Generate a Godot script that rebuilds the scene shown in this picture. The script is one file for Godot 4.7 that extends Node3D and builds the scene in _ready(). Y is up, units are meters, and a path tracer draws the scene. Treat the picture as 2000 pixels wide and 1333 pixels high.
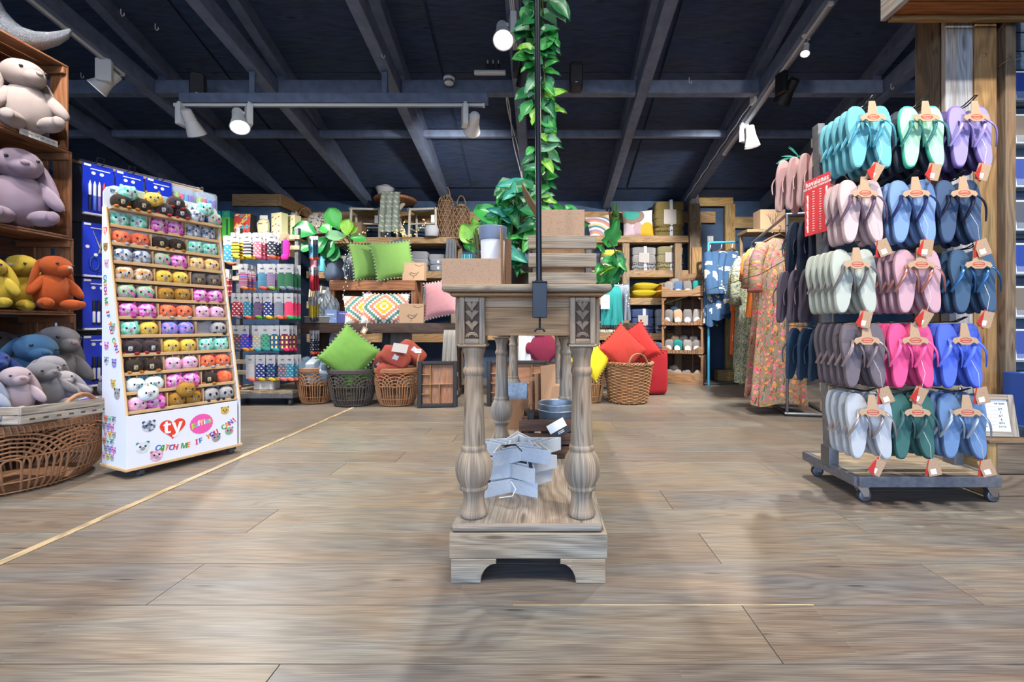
extends Node3D

const F := 890.0
var M := {}
var T := {}
var Q := {}
var taken := {}
var rng := RandomNumberGenerator.new()


func _ready():
	rng.seed = 7
	var cam := Camera3D.new()
	cam.name = "camera"
	cam.position = Vector3(0, 0.8, 0)
	cam.near = 0.05
	cam.far = 60.0
	cam.projection = Camera3D.PROJECTION_FRUSTUM
	cam.size = 1333.0 / F * 0.05
	cam.frustum_offset = Vector2(-60.0 / F, -30.5 / F) * 0.05
	add_child(cam)
	cam.current = true
	var e := Environment.new()
	var sky := Sky.new()
	var sm := ProceduralSkyMaterial.new()
	sm.sky_top_color = Color(0.62, 0.76, 1.0)
	sm.sky_horizon_color = Color(0.84, 0.92, 1.0)
	sm.ground_bottom_color = Color(0.35, 0.36, 0.38)
	sm.ground_horizon_color = Color(0.55, 0.58, 0.62)
	sky.sky_material = sm
	e.background_mode = Environment.BG_SKY
	e.sky = sky
	e.background_energy_multiplier = SKY
	e.tonemap_mode = Environment.TONE_MAPPER_LINEAR
	e.tonemap_exposure = EXPOSURE
	e.sdfgi_enabled = true
	e.ssao_enabled = true
	e.ssil_enabled = true
	var we := WorldEnvironment.new()
	we.environment = e
	add_child(we)
	textures()
	materials()
	room()
	ceiling_gear()
	centre_table()
	table_goods()
	under_table()
	garland()
	crate_tower()
	plush_corner()
	pen_stand()
	puffy_display()
	sock_rack()
	back_shelves()
	plank_table()
	floor_baskets()
	right_shelves()
	wheat_tower()
	clothes()
	flip_flop_rack()
	right_wall()


const SKY := 6.5
const EXPOSURE := 1.0


# ---------------------------------------------------------------- shapes
class MB:
	var v := PackedVector3Array()
	var uv := PackedVector2Array()
	var c := PackedColorArray()
	var ix := PackedInt32Array()
	var col := Color.WHITE
	var xf := Transform3D()
	var uo := Vector2.ZERO

	func p(a: Vector3, u := Vector2.ZERO) -> int:
		v.append(xf * a)
		uv.append(u)
		c.append(col)
		return v.size() - 1

	func t(a: int, b: int, d: int) -> void:
		ix.append(a)
		ix.append(d)
		ix.append(b)

	func quad(a: Vector3, b: Vector3, d: Vector3, e: Vector3) -> MB:
		var i := p(a, Vector2(0, 1))
		p(b, Vector2(1, 1))
		p(d, Vector2(1, 0))
		p(e, Vector2(0, 0))
		t(i, i + 1, i + 2)
		t(i, i + 2, i + 3)
		return self

	# a chamfered box; its grain runs along the longest side
	func box(s: Vector3, at := Vector3.ZERO, bev := 0.002, rot := Basis()) -> MB:
		var h := s * 0.5
		var b := minf(bev, minf(h.x, minf(h.y, h.z)) * 0.8)
		var g := s.max_axis_index()
		var f := {}
		for ax in 3:
			var a1 := (ax + 1) % 3
			var a2 := (ax + 2) % 3
			var ua := g if g != ax else (a1 if s[a1] > s[a2] else a2)
			var va := 3 - ax - ua
			for sg in [-1, 1]:
				for k in [[-1, -1], [1, -1], [1, 1], [-1, 1]]:
					var q := Vector3.ZERO
					q[ax] = h[ax] * sg
					q[a1] = (h[a1] - b) * k[0]
					q[a2] = (h[a2] - b) * k[1]
					f[[ax, sg, k[0], k[1]]] = p(at + rot * q, Vector2(q[ua], q[va] + ax * 0.13) + uo)
				var i := v.size() - 4
				if sg > 0:
					t(i, i + 1, i + 2)
					t(i, i + 2, i + 3)
				else:
					t(i, i + 2, i + 1)
					t(i, i + 3, i + 2)
		if b <= 0.0:
			return self
		for ax in 3:  # chamfers along axis ax
			for s1 in [-1, 1]:
				for s2 in [-1, 1]:
					var a1 := (ax + 1) % 3
					var a2 := (ax + 2) % 3
					var A: int = f[[a1, s1, s2, -1]]
					var B: int = f[[a1, s1, s2, 1]]
					var C: int = f[[a2, s2, 1, s1]]
					var D: int = f[[a2, s2, -1, s1]]
					if s1 * s2 > 0:
						t(A, D, B); t(B, D, C)
					else:
						t(A, B, D); t(B, C, D)
		for sx in [-1, 1]:
			for sy in [-1, 1]:
				for sz in [-1, 1]:
					var a: int = f[[0, sx, sy, sz]]
					var b2: int = f[[1, sy, sz, sx]]
					var c2: int = f[[2, sz, sx, sy]]
					if sx * sy * sz > 0:
						t(a, b2, c2)
					else:
						t(a, c2, b2)
		return self

	# a tube along points; r is one radius or one per point
	func tube(pts: Array, r, n := 6, closed := false, flat := 1.0) -> MB:
		var m := pts.size()
		var up := Vector3.UP
		var base := v.size()
		var len := 0.0
		for i in m:
			var a: Vector3 = pts[i - 1] if i > 0 else (pts[m - 1] if closed else pts[0])
			var b: Vector3 = pts[i + 1] if i < m - 1 else (pts[0] if closed else pts[m - 1])
			var d := (b - a).normalized()
			if i == 0:
				up = Vector3.UP if absf(d.y) < 0.9 else Vector3.RIGHT
			var side := d.cross(up).normalized()
			up = side.cross(d).normalized()
			if i > 0:
				len += (pts[i] - pts[i - 1]).length()
			var rr: float = r[i] if r is Array else r
			for k in n + 1:
				var an := TAU * k / n
				p(pts[i] + side * cos(an) * rr + up * sin(an) * rr * flat, Vector2(len, float(k) / n * 0.1) + uo)
		var rows := m if closed else m - 1
		for i in rows:
			for k in n:
				var a := base + i * (n + 1) + k
				var b := base + ((i + 1) % m) * (n + 1) + k
				t(a, b, b + 1)
				t(a, b + 1, a + 1)
		if not closed:
			for e in [0, m - 1]:
				var q := p(pts[e], uo)
				for k in n:
					var a: int = base + e * (n + 1) + k
					if e == 0:
						t(q, a, a + 1)
					else:
						t(q, a + 1, a)
		return self

	func lathe(pr: Array, n := 20, at := Vector3.ZERO, turns := 1.0) -> MB:
		var base := v.size()
		var len := 0.0
		for i in pr.size():
			if i > 0:
				len += (pr[i] as Vector2).distance_to(pr[i - 1])
			for k in n + 1:
				var an := TAU * k / n
				p(at + Vector3(cos(an) * pr[i].x, pr[i].y, -sin(an) * pr[i].x), Vector2(len, float(k) / n * 0.3) + uo)
		for i in pr.size() - 1:
			for k in n:
				var a := base + i * (n + 1) + k
				var b := a + n + 1
				t(a, a + 1, b + 1)
				t(a, b + 1, b)
		return self

	# a grid over f(u, w), both from 0 to 1
	func grid(nu: int, nw: int, f: Callable, flip := false) -> MB:
		var base := v.size()
		for j in nw + 1:
			for i in nu + 1:
				var u := float(i) / nu
				var w := float(j) / nw
				p(f.call(u, w), Vector2(u, 1.0 - w))
		for j in nw:
			for i in nu:
				var a := base + j * (nu + 1) + i
				var b := a + nu + 1
				if flip:
					t(a, b + 1, a + 1)
					t(a, b, b + 1)
				else:
					t(a, a + 1, b + 1)
					t(a, b + 1, b)
		return self

	func ball(r: Vector3, at := Vector3.ZERO, rot := Basis(), n := 12, pw := 1.0) -> MB:
		var base := v.size()
		var rows := maxi(4, n / 2 + 1)
		for j in rows + 1:
			var a := PI * j / rows - PI / 2
			var ca := cos(a)
			var sa := sin(a)
			if pw != 1.0:
				ca = pow(maxf(ca, 0.0), pw)
				sa = signf(sa) * pow(absf(sa), pw)
			for k in n + 1:
				var b := TAU * k / n
				var cb := cos(b)
				var sb := sin(b)
				if pw != 1.0:
					cb = signf(cb) * pow(absf(cb), pw)
					sb = signf(sb) * pow(absf(sb), pw)
				p(at + rot * Vector3(r.x * ca * cb, r.y * sa, -r.z * ca * sb), Vector2(float(k) / n, 1.0 - float(j) / rows))
		for j in rows:
			for k in n:
				var a := base + j * (n + 1) + k
				var b := a + n + 1
				t(a, a + 1, b + 1)
				t(a, b + 1, b)
		return self

	# an outline (counter-clockwise in x, y) given a thickness along z, centred on z = 0
	func prism(o: PackedVector2Array, d: float, bev := 0.0, smooth := false) -> MB:
		var m := o.size()
		var tri := Geometry2D.triangulate_polygon(o)
		var inset := PackedVector2Array()
		for i in m:
			var e1 := (o[i] - o[(i + m - 1) % m]).normalized()
			var e2 := (o[(i + 1) % m] - o[i]).normalized()
			var nn := (Vector2(-e1.y, e1.x) + Vector2(-e2.y, e2.x))
			inset.append(o[i] + nn.normalized() * bev if nn.length() > 0.01 else o[i])
		for s in [1.0, -1.0]:
			var base := v.size()
			for q in inset:
				p(Vector3(q.x, q.y, s * d * 0.5), q + uo)
			for i in range(0, tri.size(), 3):
				var a := tri[i]
				var b := tri[i + 1]
				var g := tri[i + 2]
				if ((o[b] - o[a]).cross(o[g] - o[a]) > 0) == (s > 0):
					t(base + a, base + b, base + g)
				else:
					t(base + a, base + g, base + b)
		var zs := [d * 0.5, -d * 0.5] if bev <= 0.0 else [d * 0.5, d * 0.5 - bev, -d * 0.5 + bev, -d * 0.5]
		var len := 0.0
		if smooth:
			var base := v.size()
			for r in zs.size():
				for i in m + 1:
					var q: Vector2 = (inset if bev > 0.0 and (r == 0 or r == 3) else o)[i % m]
					p(Vector3(q.x, q.y, zs[r]), q + uo)
			for r in zs.size() - 1:
				for i in m:
					var a: int = base + r * (m + 1) + i
					t(a, a + m + 1, a + m + 2)
					t(a, a + m + 2, a + 1)
		else:
			for i in m:
				var j := (i + 1) % m
				for r in zs.size() - 1:
					var ra := inset if bev > 0.0 and r == 0 else o
					var rb := inset if bev > 0.0 and r == 2 else o
					var l2 := len + o[i].distance_to(o[j])
					var a := p(Vector3(ra[i].x, ra[i].y, zs[r]), Vector2(len, zs[r]) + uo)
					p(Vector3(rb[i].x, rb[i].y, zs[r + 1]), Vector2(len, zs[r + 1]) + uo)
					p(Vector3(rb[j].x, rb[j].y, zs[r + 1]), Vector2(l2, zs[r + 1]) + uo)
					p(Vector3(ra[j].x, ra[j].y, zs[r]), Vector2(l2, zs[r]) + uo)
					t(a, a + 1, a + 2)
					t(a, a + 2, a + 3)
				len += o[i].distance_to(o[j])
		return self

	func mesh() -> ArrayMesh:
		var n := PackedVector3Array()
		n.resize(v.size())
		for i in range(0, ix.size(), 3):
			var a := ix[i]
			var b := ix[i + 1]
			var d := ix[i + 2]
			var w := (v[d] - v[a]).cross(v[b] - v[a])
			n[a] += w
			n[b] += w
			n[d] += w
		for i in n.size():
			n[i] = n[i].normalized() if n[i].length_squared() > 0.0 else Vector3.UP
		var A := []
		A.resize(Mesh.ARRAY_MAX)
		A[Mesh.ARRAY_VERTEX] = v
		A[Mesh.ARRAY_NORMAL] = n
		A[Mesh.ARRAY_TEX_UV] = uv
		A[Mesh.ARRAY_COLOR] = c
		A[Mesh.ARRAY_INDEX] = ix
		var m := ArrayMesh.new()
		m.add_surface_from_arrays(Mesh.PRIMITIVE_TRIANGLES, A)
		return m


func mb(xf := Transform3D(), col := Color.WHITE) -> MB:
	var b := MB.new()
	b.xf = xf
	b.col = col
	b.uo = Vector2(rng.randf() * 7.0, rng.randf() * 7.0)
	return b


# a mesh that is made once and shared
func once(key, f: Callable) -> ArrayMesh:
	if not Q.has(key):
		Q[key] = f.call()
	return Q[key]


# ---------------------------------------------------------------- things and parts
func P(px: float, py: float, z: float) -> Vector3:
	return Vector3((px - 1060.0) * z / F, 0.8 + (636.0 - py) * z / F, -z)


func numbered(s: String) -> String:
	if not taken.has(s):
		taken[s] = 0
		return s
	taken[s] += 1
	return "%s_%03d" % [s, taken[s]]


func thing(called: String, label: String, cat: String, at := Vector3.ZERO, turn := 0.0, group := "") -> Node3D:
	var o := Node3D.new()
	o.name = numbered(called)
	add_child(o, true)
	o.position = at
	o.rotation.y = turn
	o.set_meta("label", label)
	o.set_meta("category", cat)
	if group:
		o.set_meta("group", group)
	return o


func part(par: Node3D, called: String, m, mat: Material, xf := Transform3D()) -> MeshInstance3D:
	var o := MeshInstance3D.new()
	o.name = called
	o.mesh = m.mesh() if m is MB else m
	o.set_surface_override_material(0, mat)
	o.transform = xf
	par.add_child(o, true)
	return o


func struct(called: String, m, mat: Material, xf := Transform3D(), label := "") -> MeshInstance3D:
	var o := part(self, numbered(called), m, mat, xf)
	o.set_meta("kind", "structure")
	if label:
		o.set_meta("label", label)
	return o


func tf(at: Vector3, euler := Vector3.ZERO, sc := 1.0) -> Transform3D:
	return Transform3D(Basis.from_euler(euler).scaled(Vector3.ONE * sc), at)


func rot(e: Vector3) -> Basis:
	return Basis.from_euler(e)


func rr(a: float, b: float) -> float:
	return rng.randf_range(a, b)


func board(par: Node3D, called: String, s: Vector3, at: Vector3, mat: Material, bev := 0.003, euler := Vector3.ZERO) -> MeshInstance3D:
	return part(par, called, mb().box(s, Vector3.ZERO, bev), mat, tf(at, euler))


func letters(par: Node3D, s: String, h: float, mat: Material, xf: Transform3D, font := "Droid Sans", wt := 700, called := "lettering") -> MeshInstance3D:
	var m := TextMesh.new()
	var f := SystemFont.new()
	f.font_names = PackedStringArray([font])
	f.font_weight = wt
	m.font = f
	m.text = s
	m.font_size = 48
	m.pixel_size = h / 35.0
	m.depth = 0.0012
	m.curve_step = 1.0
	return part(par, called, m, mat, xf)


# a colour given as the eye sees it (sRGB 0-255)
func k8(r: float, g: float, b: float) -> Color:
	return Color(r / 255.0, g / 255.0, b / 255.0)


func pillow_mesh(w: float, h: float, th: float, pinch := 0.07, seed := 0, n := 18) -> ArrayMesh:
	return once(["pillow", w, h, th, pinch, seed, n], func():
		var b := MB.new()
		var nz := FastNoiseLite.new()
		nz.seed = seed
		nz.frequency = 3.2
		for s in [1.0, -1.0]:
			b.grid(n, n, func(u, q):
				var x: float = u * 2.0 - 1.0
				var y: float = q * 2.0 - 1.0
				var e := pow(maxf((1.0 - x * x) * (1.0 - y * y), 0.0), 0.42)
				var wr := nz.get_noise_3d(x * 1.4, y * 0.9, s) * 0.16 * (0.3 + absf(x * y)) * e
				return Vector3(w * 0.5 * x * (1.0 - pinch * (1.0 - y * y)), h * 0.5 * y * (1.0 - pinch * (1.0 - x * x)), s * th * 0.5 * (e + wr * 1.4)), s < 0)
		return b.mesh())


func soft_mesh(s: Vector3, seed := 0, amp := 0.06, freq := 1.0, n := 20, pw := 0.4) -> ArrayMesh:
	return once(["soft", s, seed, amp, freq, n, pw], func():
		var b := MB.new()
		b.ball(s * 0.5, Vector3.ZERO, Basis(), n, pw)
		var nz := FastNoiseLite.new()
		nz.seed = seed
		nz.frequency = 6.0 * freq
		for i in b.v.size():
			b.v[i] *= 1.0 + amp * nz.get_noise_3dv(b.v[i] * 1.0) * 2.0
		return b.mesh())


func nice_leaf(l: float, w: float, bend: float, shape := 0, n := 8) -> ArrayMesh:
	return once(["leaf", l, w, bend, shape, n], func():
		var b := MB.new()
		b.grid(6, n, func(u, q):
			var x: float = u * 2.0 - 1.0
			var half := 0.0
			match shape:
				0: half = pow(sin(PI * pow(q, 0.8)), 0.75)              # oval
				1: half = pow(1.0 - q, 0.75) * (1.0 if q > 0.08 else q / 0.08) * (1.0 + 0.28 * cos(q * 15.0))  # lobed heart
				2: half = sin(PI * q) * 0.9                              # slim
				3: half = pow(sin(PI * pow(q, 1.5)), 0.6)               # paddle, widest near the tip
				4: half = pow(1.0 - q, 0.6) * minf(1.0, q * 9.0 + 0.05)  # heart
			var y: float = q * l
			if (shape == 1 or shape == 4) and q < 0.3:
				y -= absf(x) * (0.3 - q) * 0.55 * l
			var zz: float = -bend * q * q * l + 0.22 * w * x * x * (1.0 - q * 0.5) + 0.025 * w * sin(x * 9.0 + q * 14.0) * absf(x)
			return Vector3(x * half * w * 0.5, y, zz))
		return b.mesh())


# puts a leaf with its base at a, growing along d, its upper face towards up
func leaf_xf(a: Vector3, d: Vector3, up: Vector3, sc := 1.0) -> Transform3D:
	var y := d.normalized()
	var z := (up - y * up.dot(y)).normalized()
	if z.length() < 0.1:
		z = Vector3.RIGHT
	return Transform3D(Basis(y.cross(z), y, z).scaled(Vector3.ONE) * Basis().scaled(Vector3.ONE * sc), a)


# ---------------------------------------------------------------- textures and materials
func noise_img(w: int, h: int, seed: int, freq: float, oct := 3) -> Image:
	var n := FastNoiseLite.new()
	n.seed = seed
	n.frequency = freq
	n.fractal_octaves = oct
	return n.get_seamless_image(w, h)


func wood_img(seed: int, rings: int, warp: float, fibre: float, ring: float, knots: int, dark: Color, light: Color) -> Image:
	var W := 1024
	var H := 512
	var lo := noise_img(96, 96, seed, 0.018, 3)
	lo.resize(W, H, Image.INTERPOLATE_CUBIC)
	var fi := noise_img(36, 512, seed + 1, 0.3, 4)
	fi.resize(W, H, Image.INTERPOLATE_CUBIC)
	var l := lo.get_data()
	var f := fi.get_data()
	var ks := []
	for i in knots:
		ks.append([rr(60, W - 60), rr(40, H - 40), rr(0.6, 1.2)])
	var out := PackedByteArray()
	out.resize(W * H * 3)
	for y in H:
		for x in W:
			var i := y * W + x
			var q := rings * float(y) / H + warp * l[i] / 255.0
			var kd := 0.0
			for k in ks:
				var dx: float = (x - k[0]) / 60.0
				var dy: float = (y - k[1]) / 22.0
				var d2: float = (dx * dx + dy * dy) / k[2]
				if d2 < 9.0:
					q += exp(-d2) * 1.6 * k[2]
					kd = maxf(kd, exp(-d2 * 14.0))
			var s := 0.5 + 0.5 * sin(q * TAU)
			s = s * s
			var a := clampf(0.96 - ring * s - fibre * (1.0 - f[i] / 255.0) - 0.7 * kd + 0.14 * (l[i] / 255.0 - 0.5), 0.0, 1.0)
			var hue := (l[W * H - 1 - i] / 255.0 - 0.5) * 26.0
			out[i * 3] = clampi(int(255.0 * lerpf(dark.r, light.r, a) + hue), 0, 255)
			out[i * 3 + 1] = int(255.0 * lerpf(dark.g, light.g, a))
			out[i * 3 + 2] = clampi(int(255.0 * lerpf(dark.b, light.b, a) - hue), 0, 255)
	return Image.create_from_data(W, H, false, Image.FORMAT_RGB8, out)


func tex(i: Image) -> ImageTexture:
	return ImageTexture.create_from_image(i)


func bump(i: Image, k: float) -> ImageTexture:
	var j: Image = i.duplicate()
	j.convert(Image.FORMAT_RGBA8)
	j.bump_map_to_normal_map(k)
	return ImageTexture.create_from_image(j)


func disc(im: Image, cx: float, cy: float, rx: float, ry: float, col: Color, wrap := true) -> void:
	var w := im.get_width()
	var h := im.get_height()
	for y in range(int(cy - ry), int(cy + ry) + 1):
		var q := 1.0 - pow((y - cy) / maxf(ry, 0.5), 2.0)
		if q <= 0.0:
			continue
		var hw := rx * sqrt(q)
		var x0 := int(cx - hw)
		var yy := posmod(y, h) if wrap else y
		im.fill_rect(Rect2i(x0, yy, maxi(1, int(hw * 2)), 1), col)
		if wrap and x0 < 0:
			im.fill_rect(Rect2i(x0 + w, yy, maxi(1, int(hw * 2)), 1), col)


func line(im: Image, a: Vector2, b: Vector2, r: float, col: Color) -> void:
	var n := int(a.distance_to(b) / maxf(r * 0.6, 0.7)) + 1
	for i in n + 1:
		var q := a.lerp(b, float(i) / n)
		disc(im, q.x, q.y, r, r, col)


func textures() -> void:
	var wa := wood_img(11, 9, 3.4, 0.72, 0.24, 6, Color(0.5, 0.46, 0.44), Color(1.0, 0.985, 0.96))
	T.wood = tex(wa)
	T.wood_n = bump(wa, 3.0)
	T.oak = tex(wood_img(23, 7, 2.4, 0.85, 0.13, 4, Color(0.44, 0.4, 0.41), Color(1.0, 0.98, 0.95)))
	var gr := noise_img(256, 256, 5, 0.09, 4)
	T.grain = tex(gr)
	T.rough_n = bump(gr, 6.0)
	T.fuzz_n = bump(noise_img(256, 256, 8, 0.16, 4), 12.0)
	var wv := Image.create(64, 64, false, Image.FORMAT_RGBA8)
	for y in 64:
		for x in 64:
			var a := absf(sin(x * PI / 8.0)) if (x / 8 + y / 8) % 2 == 0 else absf(sin(y * PI / 8.0))
			wv.set_pixel(x, y, Color(a, a, a))
	T.weave_n = bump(wv, 6.0)
	var sp := Image.create(256, 256, false, Image.FORMAT_RGB8)
	sp.fill(Color(0.93, 0.93, 0.93))
	for i in 4200:
		var q := rr(0.72, 1.0)
		sp.fill_rect(Rect2i(rng.randi() % 256, rng.randi() % 256, 1 + rng.randi() % 3, 1), Color(q, q * 0.98, q * 0.96))
	T.speck = tex(sp)
	var gl := Image.create(256, 256, false, Image.FORMAT_RGB8)
	for y in 256:
		for x in 256:
			var q := pow(rng.randf(), 1.6)
			gl.set_pixel(x, y, Color(0.4 + 0.6 * q, 0.42 + 0.58 * q, 0.46 + 0.54 * q))
	T.glitter = tex(gl)
	T.glitter_n = bump(gl, 10.0)
	T.fluff = tex(shade_img(31, 0.07, 0.55, 1.0))
	T.soil = tex(shade_img(37, 0.02, 0.8, 1.0))
	cloth_prints()


func shade_img(seed: int, fr: float, a: float, b: float) -> Image:
	var im := noise_img(256, 256, seed, fr, 4)
	var d := im.get_data()
	var o := PackedByteArray()
	o.resize(d.size() * 3)
	for i in d.size():
		var q := int(255.0 * lerpf(a, b, d[i] / 255.0))
		o[i * 3] = q
		o[i * 3 + 1] = q
		o[i * 3 + 2] = q
	return Image.create_from_data(256, 256, false, Image.FORMAT_RGB8, o)


func sm(key: String, col: Color, rough := 0.8, metal := 0.0) -> StandardMaterial3D:
	var m := StandardMaterial3D.new()
	m.resource_name = key
	m.albedo_color = col
	m.roughness = rough
	m.metallic = metal
	M[key] = m
	return m


func wood(key: String, col: Color, t := "wood", sc := Vector3(0.5, 2.0, 1), rough := 0.72, nrm := 0.35) -> StandardMaterial3D:
	var m := sm(key, col, rough)
	m.albedo_texture = T[t]
	m.uv1_scale = sc
	if nrm > 0.0:
		m.normal_enabled = true
		m.normal_texture = T.wood_n
		m.normal_scale = nrm
	return m


# cloth, plush, card and paint: a fine pattern laid on all three planes
func tri(key: String, col: Color, t: String, sc: float, rough := 0.9, nt := "", ns := 0.5, sheen := 0.0) -> StandardMaterial3D:
	var m := sm(key, col, rough)
	if t:
		m.albedo_texture = T[t]
	m.uv1_triplanar = true
	m.uv1_scale = Vector3.ONE * sc
	if nt:
		m.normal_enabled = true
		m.normal_texture = T[nt]
		m.normal_scale = ns
	if sheen > 0.0:
		m.rim_enabled = true
		m.rim = sheen
		m.rim_tint = 0.6
	return m


func plush(key: String, col: Color) -> StandardMaterial3D:
	return M[key] if M.has(key) else tri(key, col, "fluff", 9.0, 0.95, "fuzz_n", 1.6, 0.5)


func cloth(key: String, col: Color, t := "") -> StandardMaterial3D:
	return M[key] if M.has(key) else tri(key, col, t, 22.0, 0.92, "weave_n", 0.35, 0.25)


func plain(key: String, col: Color, rough := 0.6, metal := 0.0) -> StandardMaterial3D:
	return M[key] if M.has(key) else sm(key, col, rough, metal)


func printed(key: String, t: String, sc := Vector3.ONE, rough := 0.9) -> StandardMaterial3D:
	if M.has(key):
		return M[key]
	var m := sm(key, Color.WHITE, rough)
	m.albedo_texture = T[t]
	m.uv1_scale = sc
	return m


func materials() -> void:
	for i in 4:
		wood("floor%d" % i, [k8(167, 164, 153), k8(157, 152, 142), k8(171, 167, 154), k8(159, 155, 147)][i], "oak", Vector3(0.5, 2.9, 1), 0.42, 0.12)
	wood("table", k8(204, 184, 158))
	wood("table_warm", k8(216, 176, 130))
	wood("table_grey", k8(186, 178, 166))
	wood("pallet", k8(200, 190, 168))
	wood("crate", k8(174, 122, 86))
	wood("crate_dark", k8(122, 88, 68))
	wood("pine", k8(196, 160, 108))
	wood("pine_grey", k8(162, 142, 118))
	wood("pine_yellow", k8(206, 176, 118))
	wood("shelf", k8(190, 160, 120))
	wood("plank_dark", k8(92, 72, 62))
	wood("reclaimed", k8(222, 222, 224))
	wood("white_wood", k8(214, 208, 196), "wood", Vector3(0.5, 2.0, 1), 0.8)
	wood("slat", k8(204, 188, 164))
	wood("mango", k8(214, 160, 122), "oak", Vector3(0.8, 3.0, 1), 0.6)
	wood("black_wood", k8(38, 38, 42), "wood", Vector3(0.5, 2, 1), 0.6)
	tri("beam", k8(104, 118, 148), "soil", 1.3, 0.6)
	wood("roof", k8(62, 88, 132), "oak", Vector3(0.42, 1.2, 1), 0.8)  # black boarding; the blue of reflected light is put into this colour
	tri("navy", k8(52, 78, 112), "soil", 0.8, 0.7)
	tri("wall", k8(70, 76, 88), "soil", 0.8, 0.8)
	wood("slatwall", k8(82, 112, 146), "oak", Vector3(0.42, 1.9, 1), 0.55)
	tri("card", k8(196, 158, 126), "speck", 3.0, 0.85)
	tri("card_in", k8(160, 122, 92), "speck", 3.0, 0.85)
	tri("kraft", k8(190, 158, 128), "speck", 4.0, 0.85)
	plain("paper", k8(238, 238, 236), 0.7)
	plain("white", k8(232, 234, 238), 0.45)
	plain("lamp_white", k8(214, 216, 220), 0.4)
	plain("black", k8(26, 27, 30), 0.5)
	plain("ink", k8(38, 38, 44), 0.7)
	plain("pole", k8(34, 38, 46), 0.32, 0.6)
	plain("clamp", k8(30, 36, 47), 0.4, 0.2)
	plain("chrome", k8(205, 208, 214), 0.25, 1.0)
	plain("steel", k8(120, 124, 132), 0.45, 0.85)
	tri("steel_dark", k8(116, 118, 126), "soil", 5.0, 0.5, "", 0.0)
	M.steel_dark.metallic = 0.25
	tri("zinc", k8(150, 162, 174), "soil", 6.0, 0.4)
	M.zinc.metallic = 0.7
	plain("rubber", k8(58, 60, 66), 0.7)
	wood("wicker", k8(200, 148, 106), "wood", Vector3(1.5, 8, 1), 0.7, 0.0)
	wood("wicker_dark", k8(98, 94, 94), "wood", Vector3(1.5, 8, 1), 0.7, 0.0)
	wood("wicker_tan", k8(206, 162, 118), "wood", Vector3(1.5, 8, 1), 0.7, 0.0)
	wood("bamboo", k8(186, 160, 126), "wood", Vector3(1.5, 8, 1), 0.7, 0.0)
	for a in [["leaf_green", k8(66, 166, 76)], ["leaf_dark", k8(36, 122, 66)], ["leaf_lime", k8(140, 200, 66)], ["leaf_teal", k8(78, 176, 150)], ["leaf_pale", k8(130, 182, 140)]]:
		var m := tri(a[0], a[1], "soil", 14.0, 0.36)
		m.cull_mode = BaseMaterial3D.CULL_DISABLED
		m.backlight_enabled = true
		m.backlight = (a[1] as Color) * 0.35
	wood("stem", k8(96, 106, 62), "wood", Vector3(1, 4, 1), 0.8, 0.0)
	var g := tri("glitter", k8(214, 220, 230), "glitter", 3.5, 0.32, "glitter_n", 1.0)
	g.metallic = 0.75
	var cl := sm("acrylic", Color(0.85, 0.92, 1.0, 0.14), 0.06)
	cl.transparency = BaseMaterial3D.TRANSPARENCY_ALPHA
	var em := sm("lamp_glow", k8(255, 252, 245), 0.4)
	em.emission_enabled = true
	em.emission = Color(1.0, 0.98, 0.94)
	em.emission_energy_multiplier = 6.0
	var fy := sm("fairy", k8(255, 226, 160), 0.4)
	fy.emission_enabled = true
	fy.emission = Color(1.0, 0.82, 0.45)
	fy.emission_energy_multiplier = 2.5


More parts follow.
